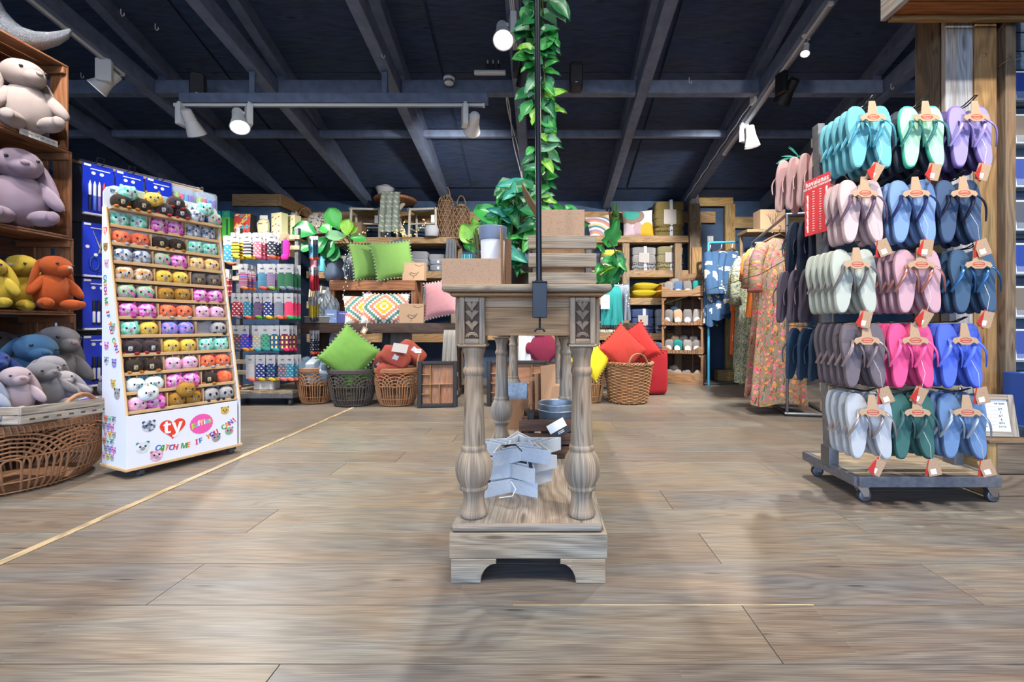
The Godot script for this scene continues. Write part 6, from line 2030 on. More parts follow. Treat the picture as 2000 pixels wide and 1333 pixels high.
func back_shelves() -> void:
	var zf := 6.38
	shelf_unit("shelf_unit", "timber shelf unit of homeware along the navy back wall, left of the table", hx(600), hx(890), zf, [[hy(470), 0.09], [hy(537), 0.1], [hy(596), 0.1], [hy(661), 0.115]], [[hx(888), 0.07, 2.02]], 2.0)
	var sy := hy(470) + 0.046
	var at := func(px: float, dz := -0.16): return Vector3(hx(px, zf - dz), sy, -(zf - dz))
	# woven bag with a spotted scarf
	var bg := thing("wicker_bag", "brown wicker bag tied with spotted black and white cloth on the top shelf", "bag", at.call(603))
	part(bg, "body", mb().lathe([Vector2(0, 0), Vector2(0.16, 0.0), Vector2(0.19, 0.12), Vector2(0.17, 0.26), Vector2(0.16, 0.27), Vector2(0.15, 0.25), Vector2(0.0, 0.05)], 24), M.wicker, tf(Vector3.ZERO, Vector3.ZERO, 1.0))
	var pts := []
	for k in 11:
		pts.append(Vector3(cos(PI * k / 10.0) * 0.1, 0.26 + sin(PI * k / 10.0) * 0.16, 0.1))
	part(bg, "handle", mb().tube(pts, 0.012, 7), M.wicker)
	var spm := tri("spots", Color.WHITE, "spots", 4.0, 0.9)
	part(bg, "spotted_cloth", soft_mesh(Vector3(0.16, 0.46, 0.1), 11, 0.12, 1.0, 18, 0.7), spm, tf(Vector3(-0.2, 0.18, 0.12), Vector3(0, 0, -0.35)))
	part(bg, "spotted_cloth", soft_mesh(Vector3(0.34, 0.3, 0.14), 12, 0.1, 1.0, 18, 0.6), spm, tf(Vector3(0.2, 0.2, 0.1)))
	stool("pale driftwood stool with rush seat left of the round table on the shelf", at.call(718, -0.2), 0.12)
	stool("pale driftwood stool with rush seat right of the round table on the shelf", at.call(832, -0.2), -0.12)
	var rt := thing("round_table", "small round wooden table with splayed log legs up on the shelf", "table", at.call(772, -0.24))
	part(rt, "top", mb().lathe([Vector2(0, 0.55), Vector2(0.27, 0.55), Vector2(0.3, 0.565), Vector2(0.305, 0.58), Vector2(0.3, 0.595), Vector2(0, 0.597)], 32), M.mango)
	for i in 3:
		var a := TAU * i / 3.0 + 0.5
		part(rt, "leg", mb().tube([Vector3(cos(a) * 0.22, 0, sin(a) * 0.17), Vector3(cos(a) * 0.05, 0.3, sin(a) * 0.05), Vector3(-cos(a) * 0.12, 0.55, -sin(a) * 0.12)], [0.03, 0.026, 0.03], 9), plain("driftwood", k8(190, 184, 172), 0.8))
	var bz: Vector3 = at.call(752, -0.2) + Vector3(0, 0.598, 0)
	var bm := tri("paperbowl", k8(188, 192, 202), "speck", 3.0, 0.8)
	for i in 2:
		var b := thing("bowl", "grey paper-pulp bowl stacked on the round table, %s" % ["lower one", "tilted upper one"][i], "bowl", bz + Vector3(0, 0.1 * i, 0))
		part(b, "shell", mb().lathe([Vector2(0, 0), Vector2(0.06, 0), Vector2(0.1, 0.05), Vector2(0.13, 0.14), Vector2(0.138, 0.145), Vector2(0.126, 0.14), Vector2(0.09, 0.05), Vector2(0, 0.015)], 26), bm, tf(Vector3(0, 0.0, 0), Vector3(0, 0, -0.28 * i)))
		part(b, "rim", mb().lathe([Vector2(0.128, 0.138), Vector2(0.134, 0.15), Vector2(0.14, 0.138)], 26), bm, tf(Vector3.ZERO, Vector3(0, 0, -0.28 * i)))
	hung_throw("grey-green leaf-print throw draped over the round table on the shelf", at.call(764, 0.09) + Vector3(0, 0.604, 0), 0.3, 0.56, tri("leafprint", Color.WHITE, "leafprint", 3.0, 0.9), 0.1)
	lantern("tall woven bamboo lantern at the right end of the top shelf", at.call(871), 0.115, 0.62)
	lantern("shorter woven bamboo lantern right of the tall one", at.call(901, -0.24), 0.125, 0.5)
	var wb := thing("wooden_box", "small open wooden box on the top shelf behind the large green leaves", "box", at.call(692, 0.0))
	part(wb, "side", mb().box(Vector3(0.2, 0.2, 0.012), Vector3(0, 0.1, 0), 0.002), M.pine_grey)
	part(wb, "side", mb().box(Vector3(0.012, 0.2, 0.18), Vector3(0.1, 0.1, -0.09), 0.002), M.pine_grey)
	part(wb, "side", mb().box(Vector3(0.012, 0.2, 0.18), Vector3(-0.1, 0.1, -0.09), 0.002), M.pine_grey)
	var wl := thing("stone_planter", "small whitewashed planter between stool and tall bamboo lantern", "planter", at.call(843, 0.03))
	part(wl, "body", mb().lathe([Vector2(0, 0), Vector2(0.09, 0), Vector2(0.1, 0.1), Vector2(0.085, 0.14), Vector2(0.07, 0.13), Vector2(0, 0.1)], 20), bm)
	part(wl, "rim", mb().lathe([Vector2(0.083, 0.136), Vector2(0.09, 0.145), Vector2(0.075, 0.136)], 20), bm)
	fairy("warm fairy lights tangled under the round table on the top shelf", [at.call(755, 0.08), at.call(775, 0.12) + Vector3(0, 0.1, 0), at.call(790, 0.1), at.call(780, 0.06) + Vector3(0, 0.14, 0), at.call(795, 0.08) + Vector3(0, 0.03, 0), at.call(772, 0.1) + Vector3(0, 0.02, 0), at.call(788, 0.05) + Vector3(0, 0.2, 0), at.call(785, 0.05), at.call(812, 0.08) + Vector3(0, 0.02, 0), at.call(828, 0.08) + Vector3(0, 0.15, 0), at.call(830, 0.08) + Vector3(0, 0.24, 0)], M.fairy)
	fairy("short run of warm fairy lights beside the wicker bag on the top shelf", [at.call(622, 0.06) + Vector3(0, 0.14, 0), at.call(640, 0.06) + Vector3(0, 0.16, 0), at.call(700, 0.06) + Vector3(0, 0.02, 0), at.call(718, 0.08) + Vector3(0, 0.06, 0)], M.fairy)
	# second row
	var y2 := hy(531)
	for i in 4:
		var b := thing("water_bottle", "slim %s water bottle on the second shelf behind the large green leaves" % ["pink", "sky blue", "lime", "dark blue"][i], "bottle", Vector3(hx(605 + 15.5 * i, 6.3), y2, -6.42))
		part(b, "body", mb().lathe([Vector2(0, 0), Vector2(0.045, 0), Vector2(0.05, 0.01), Vector2(0.05, 0.16), Vector2(0.03, 0.215), Vector2(0.022, 0.225), Vector2(0, 0.225)], 16), plain("bottle%d" % i, [k8(224, 150, 170), k8(86, 176, 214), k8(176, 206, 80), k8(40, 60, 90)][i], 0.35, 0.2))
		part(b, "cap", mb().lathe([Vector2(0, 0.225), Vector2(0.024, 0.225), Vector2(0.024, 0.26), Vector2(0, 0.262)], 14), M.steel)
	cushion("leaf-print cushion on the second shelf behind the dark cut vase", Vector3(hx(663), hy(515), -6.5), Vector3(-0.15, 0, 0), 0.3, 0.28, 0.1, M.leafprint)
	for i in 2:
		folded_throw("folded fluffy white throw on the second shelf, %s" % ["left of two", "right of two"][i], Vector3(hx(816 + 36 * i), hy(532), -6.55), 0.0, Vector3(0.24, 0.3 - 0.04 * i, 0.2), plush("fluff_white", k8(206, 210, 222)), 3, false)
	for i in 2:
		var r := thing("rolled_towel", "rolled pale towel at the right end of the second shelf, %s" % ["lower roll", "upper roll"][i], "towel", Vector3(hx(850, 6.2), y2 + 0.05 + 0.085 * i, -6.42))
		part(r, "roll", soft_mesh(Vector3(0.24, 0.095, 0.095), 30 + i, 0.03, 2.0, 18, 0.55), plush("fluff_pale", k8(196, 206, 226)))
		part(r, "ribbon", mb().lathe([Vector2(0.05, -0.015), Vector2(0.05, 0.015)], 16), M.white, tf(Vector3.ZERO, Vector3(0, 0, PI / 2)))
	hung_throw("grey woven throw hanging beside the shelf post under the bamboo lanterns", Vector3(hx(880, 6.2), hy(466, 6.2), -6.24), 0.14, 0.42, plush("fluff_grey", k8(130, 138, 150)), 0.08)
	var rw := thing("rattan_ball", "round grey woven ornament hanging under the top shelf", "ornament", Vector3(hx(779, 6.27), hy(484, 6.27), -6.27))
	part(rw, "ball", soft_mesh(Vector3(0.22, 0.24, 0.16), 50, 0.08, 2.0, 20, 0.9), plush("fluff_grey", k8(130, 138, 150)))
	part(rw, "loop", mb().tube([Vector3(0, 0.1, 0), Vector3(0.01, 0.13, -0.06), Vector3(-0.01, 0.13, -0.115)], 0.008, 6), M.steel)
	# low rows seen under the plank table
	var y4 := hy(654)
	for i in 7:
		var b := thing("folded_linen", "small stack of pale linen on the low back shelf, %s" % ["first from the left", "second from the left", "third from the left", "fourth from the left", "fifth from the left", "sixth from the left", "last before the post"][i], "linen", Vector3(hx(618 + 40 * i), y4 + 0.004, -6.52), 0, "linen on the low back shelf")
		for k in 3:
			part(b, "fold", soft_mesh(Vector3(0.22, 0.05, 0.2), 60 + k, 0.04, 2.0, 16, 0.4), cloth("linen%d" % ((i + k) % 3), [k8(150, 160, 170), k8(196, 194, 186), k8(96, 116, 130)][(i + k) % 3]), tf(Vector3(0, 0.025 + 0.045 * k, 0)))
	for i in 5:
		var b := thing("notebook_row", "row of thin cards and notebooks on the third back shelf, %s" % ["left end", "second along", "middle", "fourth along", "right end"][i], "notebooks", Vector3(hx(612 + 55 * i), hy(589), -6.5), 0, "notebooks on the third back shelf")
		for k in 6:
			part(b, "book", mb().box(Vector3(0.022, 0.2 + 0.02 * (k % 3), 0.16), Vector3((k - 2.5) * 0.03, 0.11, 0), 0.002), plain("book%d" % ((k * 3 + i) % 5), [k8(206, 196, 170), k8(140, 120, 96), k8(96, 110, 124), k8(190, 160, 120), k8(70, 84, 100)][(k * 3 + i) % 5]), tf(Vector3.ZERO, Vector3(0, 0, -0.1)))


func bird_box(label: String, at: Vector3, s: float, turn := 0.0) -> void:
	var t := thing("card_box", label, "cardboard box", at, turn)
	part(t, "body", mb().box(Vector3(0.26 * s, 0.21 * s, 0.1), Vector3(0, 0.105 * s, 0), 0.002), M.kraft)
	part(t, "lid_edge", mb().box(Vector3(0.262 * s, 0.016 * s, 0.102), Vector3(0, 0.202 * s, 0), 0.002), M.kraft)
	var o := []
	for q in [[-0.035, 0.08], [-0.03, 0.092], [-0.015, 0.092], [0.0, 0.082], [0.03, 0.078], [0.07, 0.105], [0.045, 0.07], [0.02, 0.055], [-0.005, 0.052], [-0.025, 0.062], [-0.035, 0.08], [-0.05, 0.078]]:
		o.append(Vector3(q[0] * s, q[1] * s, 0.0515))
	part(t, "printed_bird", mb().tube(o, 0.0022 * s, 4), M.ink)
	part(t, "printed_legs", mb().tube([Vector3(0.005 * s, 0.052 * s, 0.0515), Vector3(0.003 * s, 0.025 * s, 0.0515), Vector3(-0.01 * s, 0.024 * s, 0.0515)], 0.0016 * s, 4), M.ink)
	part(t, "printed_twig", mb().tube([Vector3(0.02 * s, 0.19 * s, 0.0515), Vector3(0.07 * s, 0.165 * s, 0.0515), Vector3(0.12 * s, 0.185 * s, 0.0515)], 0.0018 * s, 4), M.ink)


func plank_table() -> void:
	var z := 4.95
	var x0 := hx(563, z)
	var x1 := hx(1062, z)
	var t := thing("plank_table", "long table with a thick dark plank top in front of the shelves", "table", Vector3((x0 + x1) / 2, 0, -z - 0.3))
	var ty := 0.825
	part(t, "top_plank", mb().box(Vector3(x1 - x0, 0.11, 0.28), Vector3(0, ty - 0.055, 0.16), 0.008), M.plank_dark)
	part(t, "top_plank", mb().box(Vector3(x1 - x0, 0.1, 0.28), Vector3(0, ty - 0.05, -0.125), 0.008), M.plank_dark)
	for x in [-1.18, 0.35]:
		part(t, "trestle_leg", mb().box(Vector3(0.16, 0.71, 0.16), Vector3(x, 0.358, 0.0), 0.01), M.plank_dark)
		part(t, "trestle_foot", mb().box(Vector3(0.18, 0.08, 0.5), Vector3(x, 0.04, 0), 0.01), M.plank_dark)
	part(t, "stretcher", mb().box(Vector3(1.5, 0.08, 0.06), Vector3(-0.42, 0.25, 0), 0.006), M.plank_dark)
	var at := func(px: float, d := 0.12): return Vector3(hx(px, z + d), ty, -z - d)
	# artichoke
	var ar := thing("artichoke_ornament", "large silver-grey artichoke ornament at the left of the plank table", "ornament", at.call(637, 0.16))
	var sil := tri("silver_leaf", k8(176, 184, 192), "soil", 8.0, 0.45)
	sil.metallic = 0.35
	part(ar, "core", mb().lathe([Vector2(0, 0.02), Vector2(0.07, 0.04), Vector2(0.115, 0.14), Vector2(0.1, 0.25), Vector2(0.05, 0.36), Vector2(0, 0.39)], 18), sil)
	for r in 8:
		var n: int = [11, 12, 12, 11, 10, 8, 6, 4][r]
		var rad: float = [0.075, 0.1, 0.115, 0.115, 0.1, 0.08, 0.055, 0.03][r]
		for i in n:
			var a := TAU * (i + 0.5 * (r % 2)) / n
			var out := Vector3(cos(a), 0, sin(a))
			part(ar, "leaf", nice_leaf(0.105, 0.08, 0.18, 4, 6), sil, leaf_xf(out * rad + Vector3(0, 0.01 + 0.042 * r, 0), out * (0.42 - 0.06 * r) + Vector3.UP, out))
	part(ar, "stand", mb().lathe([Vector2(0, 0), Vector2(0.05, 0), Vector2(0.04, 0.03), Vector2(0, 0.035)], 14), sil)
	# cards and trinkets at the front left
	var bx := thing("gift_card_box", "pale blue box with white snow print on the plank table", "gift box", at.call(649, 0.03))
	part(bx, "body", mb().box(Vector3(0.125, 0.145, 0.07), Vector3(0, 0.0725, 0), 0.002), plain("box_blue", k8(128, 156, 206), 0.5))
	part(bx, "label", mb().box(Vector3(0.08, 0.012, 0.002), Vector3(0, 0.095, 0.0355), 0.0), M.paper)
	for i in 16:
		part(bx, "snow_dot", once("dot", func(): return mb().lathe([Vector2(0.004, 0), Vector2(0.004, 0.0012), Vector2(0, 0.0012)], 6).mesh()), M.paper, tf(Vector3(rr(-0.055, 0.055), rr(0.008, 0.055), 0.0352), Vector3(PI / 2, 0, 0)))
	var dk := thing("grey_tray", "long low grey tray on the plank table's left end", "tray", at.call(624, 0.05))
	part(dk, "tray", mb().box(Vector3(0.27, 0.066, 0.12), Vector3(0, 0.033, 0), 0.004), plain("tray_grey", k8(116, 110, 108), 0.7))
	part(dk, "rim", mb().box(Vector3(0.28, 0.01, 0.13), Vector3(0, 0.069, 0), 0.003), M.lamp_white)
	var d2 := thing("violet_box", "small violet-blue box with white script beside the zigzag cushion", "gift box", at.call(674, 0.05))
	part(d2, "body", mb().box(Vector3(0.13, 0.13, 0.08), Vector3(0, 0.065, 0), 0.002), plain("box_violet", k8(88, 92, 156), 0.5))
	part(d2, "script", mb().tube([Vector3(-0.045, 0.1, 0.041), Vector3(-0.03, 0.112, 0.041), Vector3(-0.02, 0.098, 0.041), Vector3(0.0, 0.106, 0.041), Vector3(0.015, 0.098, 0.041), Vector3(0.04, 0.104, 0.041)], 0.0025, 5), M.paper)
	# open crate on the table, cushions on and before it
	var cz := 0.3
	var c := thing("display_crate", "dark wooden crate lying on the plank table under the green cushions", "wooden crate", at.call(737, cz))
	var ch := hy(550, z + cz) - ty
	for i in 3:
		part(c, "plank", mb().box(Vector3(0.96, 0.014, 0.1), Vector3(0, ch - 0.008, (i - 1) * 0.105), 0.003), M.crate)
		part(c, "plank", mb().box(Vector3(0.96, (ch - 0.04) / 3 - 0.015, 0.014), Vector3(0, 0.02 + (ch - 0.04) / 3 * (i + 0.5), -0.15), 0.003), M.crate)
	part(c, "front_plank", mb().box(Vector3(0.96, 0.1, 0.014), Vector3(0, ch - 0.066, 0.155), 0.003), M.crate)
	part(c, "front_plank", mb().box(Vector3(0.96, 0.1, 0.014), Vector3(0, 0.06, 0.155), 0.003), M.crate)
	for s in [-1, 1]:
		part(c, "end_board", mb().box(Vector3(0.02, ch - 0.02, 0.3), Vector3(s * 0.47, ch / 2 - 0.005, 0), 0.003), M.crate)
		part(c, "corner_post", mb().box(Vector3(0.03, ch - 0.02, 0.03), Vector3(s * 0.444, ch / 2 - 0.005, 0.13), 0.003), M.crate)
	part(c, "middle_post", mb().box(Vector3(0.03, ch - 0.02, 0.03), Vector3(-0.04, ch / 2 - 0.005, 0.13), 0.003), M.crate)
	var green := cloth("cushion_green", k8(106, 146, 74))
	var pomg := plush("pom_green", k8(196, 222, 170))
	var cy := ty + ch
	cushion("apple-green cushion with pompom edge on the dark crate, left of two", Vector3(hx(722, 5.22), cy + 0.225, -5.22), Vector3(-0.2, 0.75, 0.1), 0.42, 0.43, 0.18, green, pomg, 3)
	cushion("apple-green cushion with stitched bird on the dark crate, right of two", Vector3(hx(770, 5.18), cy + 0.23, -5.16), Vector3(-0.22, 0.55, 0.16), 0.45, 0.44, 0.18, green, pomg, 4)
	var zig := printed("diamond", "diamond", Vector3.ONE, 0.95)
	cushion("cream cushion with zigzag diamonds leaning on the plank table, front one", Vector3(hx(752, z + 0.09), ty + 0.165, -z - 0.1), Vector3(-0.35, 0.1, 0.0), 0.5, 0.36, 0.13, zig, M.pf_white, 5)
	cushion("cream zigzag cushion tucked behind the front one on the plank table", Vector3(hx(712, z + 0.09), ty + 0.155, -z - 0.13), Vector3(-0.38, 0.45, 0.05), 0.46, 0.34, 0.12, zig, null, 6)
	var pinkm := cloth("cushion_pink", k8(200, 142, 148))
	cushion("dusty pink cushion with white pompoms at the plank table's right end", Vector3(hx(858, 4.86), ty + 0.27, -4.98), Vector3(-0.2, -0.35, 0.16), 0.44, 0.42, 0.16, pinkm, M.pf_white, 7)
	var tag := thing("swing_tag", "kraft swing tag hanging over the plank table's edge", "tag", P(713, 643, 4.9))
	part(tag, "tag", mb().box(Vector3(0.06, 0.075, 0.003), Vector3(0, -0.02, 0), 0.001), M.kraft, tf(Vector3.ZERO, Vector3(0, 0, -0.5)))
	part(tag, "white_label", mb().box(Vector3(0.03, 0.045, 0.001), Vector3(0, -0.02, 0.002), 0.0), M.paper, tf(Vector3.ZERO, Vector3(0, 0, -0.5)))
	part(tag, "string", mb().tube([Vector3(0.01, 0.01, 0), Vector3(0.02, 0.06, 0.0), Vector3(0.02, 0.1, -0.02)], 0.002, 5), M.paper)
	bird_box("kraft box printed with a bird, standing at the front of the plank table", at.call(806, 0.06), 1.0)
	bird_box("kraft box printed with a bird, up on the dark crate beside green cushion", Vector3(hx(808, 5.15), cy, -5.18), 0.95)
	# vases at the back of the crate
	for i in 2:
		var v := thing("cut_vase", ["dark blue angular cut vase on the dark crate, left of the tall vase", "tall dark striped vase holding the large-leaved plant"][i], "vase", Vector3(hx([652, 692][i], 5.3), cy, -5.32))
		var pr := [Vector2(0, 0), Vector2(0.075, 0), Vector2(0.12, 0.09), Vector2(0.085, 0.16), Vector2(0.11, 0.23), Vector2(0.09, 0.27), Vector2(0.08, 0.262), Vector2(0, 0.2)] if i == 0 else [Vector2(0, 0), Vector2(0.09, 0), Vector2(0.115, 0.1), Vector2(0.11, 0.25), Vector2(0.07, 0.33), Vector2(0.06, 0.32), Vector2(0, 0.25)]
		part(v, "body", mb().lathe(pr, 9 if i == 0 else 26), plain("vase%d" % i, [k8(74, 86, 106), k8(62, 70, 86)][i], 0.3))
		if i == 1:
			for k in 22:
				var a := TAU * k / 22.0
				part(v, "rib", mb().tube([Vector3(cos(a) * 0.092, 0.01, sin(a) * 0.092), Vector3(cos(a) * 0.116, 0.1, sin(a) * 0.116), Vector3(cos(a) * 0.111, 0.25, sin(a) * 0.111), Vector3(cos(a) * 0.075, 0.32, sin(a) * 0.075)], 0.004, 4), M.zinc)
		part(v, "rim", mb().lathe([Vector2(0.082 if i == 0 else 0.062, 0.266 if i == 0 else 0.326), Vector2(0.094 if i == 0 else 0.072, 0.274 if i == 0 else 0.334), Vector2(0.088 if i == 0 else 0.072, 0.262 if i == 0 else 0.322)], 20), M.zinc)
	var fg := thing("fiddle_leaf_plant", "spray of big glossy fiddle leaves in the tall striped vase", "plant", Vector3(hx(692, 5.3), cy + 0.3, -5.32))
	for r in [[600, 453, 0.27, 0.24, Vector3(-0.9, 0.35, 0.3), "leaf_dark"], [655, 432, 0.27, 0.2, Vector3(-0.35, 0.9, 0.35), "leaf_green"], [627, 478, 0.26, 0.22, Vector3(-0.75, -0.5, 0.4), "leaf_dark"], [644, 480, 0.26, 0.2, Vector3(-0.4, -0.85, 0.4), "leaf_dark"], [605, 480, 0.2, 0.15, Vector3(-0.9, -0.3, 0.3), "leaf_dark"], [660, 462, 0.22, 0.16, Vector3(-0.6, 0.05, 0.7), "leaf_pale"], [678, 448, 0.2, 0.16, Vector3(0.1, 0.9, 0.3), "leaf_lime"], [688, 452, 0.13, 0.1, Vector3(0.7, 0.6, 0.3), "leaf_lime"], [694, 465, 0.22, 0.1, Vector3(0.95, -0.05, 0.3), "leaf_green"], [640, 450, 0.18, 0.14, Vector3(-0.6, 0.6, 0.1), "leaf_green"], [655, 492, 0.2, 0.16, Vector3(-0.2, -0.8, 0.4), "leaf_dark"]]:
		var p: Vector3 = P(r[0], r[1], 5.2) - fg.position
		var d: Vector3 = r[4]
		var base: Vector3 = p - d.normalized() * r[2] * 0.4
		part(fg, "stalk", mb().tube([Vector3(0, 0, 0), (base + Vector3(0, 0.02, 0)) * 0.55 + Vector3(0, 0.06, 0), base], 0.005, 6), M.stem)
		part(fg, "leaf", nice_leaf(r[2], r[3], 0.22, 3), M[r[5]], leaf_xf(base, d, Vector3(0, 0.45, 1)))
	fairy("white fairy lights trailing down beside the tall vase onto the plank table", [Vector3(hx(678, 5.1), hy(490, 5.1), -5.14), Vector3(hx(676, 5.1), hy(520, 5.1), -5.12), Vector3(hx(681, 5.05), hy(548, 5.05), -5.02), Vector3(hx(672, 5.0), hy(575, 5.0), -5.0), Vector3(hx(676, 5.0), hy(600, 5.0), -5.0)], M.paper)
	hung_throw("grey striped throw hanging under the plank table's right half", Vector3(hx(786, 5.5), 0.76, -5.5), 0.28, 0.3, cloth("throw_stripe", k8(150, 146, 140)), 0.08, 0.0, M.pf_cream)
	hung_throw("dark grey throw hanging left of the striped one under the plank table", Vector3(hx(757, 5.5), 0.75, -5.52), 0.12, 0.24, cloth("throw_dark", k8(96, 98, 104)), 0.08)
	hung_throw("white throw with bobble edge hanging behind the carved table's legs", P(1028, 652, 5.0), 0.2, 0.32, cloth("throw_white", k8(206, 212, 222)), 0.08, 0.2, M.pf_white)
	hung_throw("grey patterned throw hanging from the left table edge behind the carved table", P(880, 645, 4.85), 0.16, 0.36, cloth("throw_stripe", k8(150, 146, 140)), 0.06)
	var ctg := thing("clear_packet", "clear packet of white cards hanging under the plank table's left half", "packet", P(655, 668, 5.3), 0.1)
	part(ctg, "packet", mb().box(Vector3(0.14, 0.18, 0.012), Vector3.ZERO, 0.002), M.lamp_white, tf(Vector3.ZERO, Vector3(0.1, 0, -0.3)))
	part(ctg, "sleeve", mb().box(Vector3(0.15, 0.2, 0.02), Vector3.ZERO, 0.002), M.acrylic, tf(Vector3.ZERO, Vector3(0.1, 0, -0.3)))
	# right-hand table
	var z2 := 5.25
	var t2 := thing("plank_table", "short dark plank table right of the carved table, under teal throws", "table", Vector3(hx(1180, z2), 0, -z2 - 0.25))
	part(t2, "top_plank", mb().box(Vector3(0.74, 0.075, 0.5), Vector3(0, 0.79, 0), 0.006), M.plank_dark)
	for x in [-0.3, 0.3]:
		part(t2, "trestle_leg", mb().box(Vector3(0.09, 0.75, 0.3), Vector3(x, 0.376, 0), 0.006), M.plank_dark)
	hung_throw("teal throw with bobbles folded over the right plank table", P(1192, 560, 5.2), 0.26, 0.44, cloth("throw_teal", k8(38, 142, 142)), 0.1, 0.15, plush("pom_teal", k8(60, 160, 160)))
	var lt := thing("care_card", "white card label pinned on the teal throw", "label", P(1182, 590, 5.1), 0.1)
	part(lt, "card", mb().box(Vector3(0.1, 0.16, 0.004), Vector3.ZERO, 0.001), M.paper)
	part(lt, "print", mb().box(Vector3(0.06, 0.006, 0.001), Vector3(0, 0.0, 0.0025), 0.0), M.steel)
	hung_throw("grey ripple throw right of the teal one on the right plank table", P(1214, 556, 5.3), 0.2, 0.42, cloth("throw_ripple", k8(128, 138, 152)), 0.1, -0.1)
	fairy("white fairy lights draped down the shelf post right of the teal throw", [P(1205, 556, 5.15), P(1222, 560, 5.2), P(1226, 580, 5.2), P(1230, 600, 5.2)], M.paper)


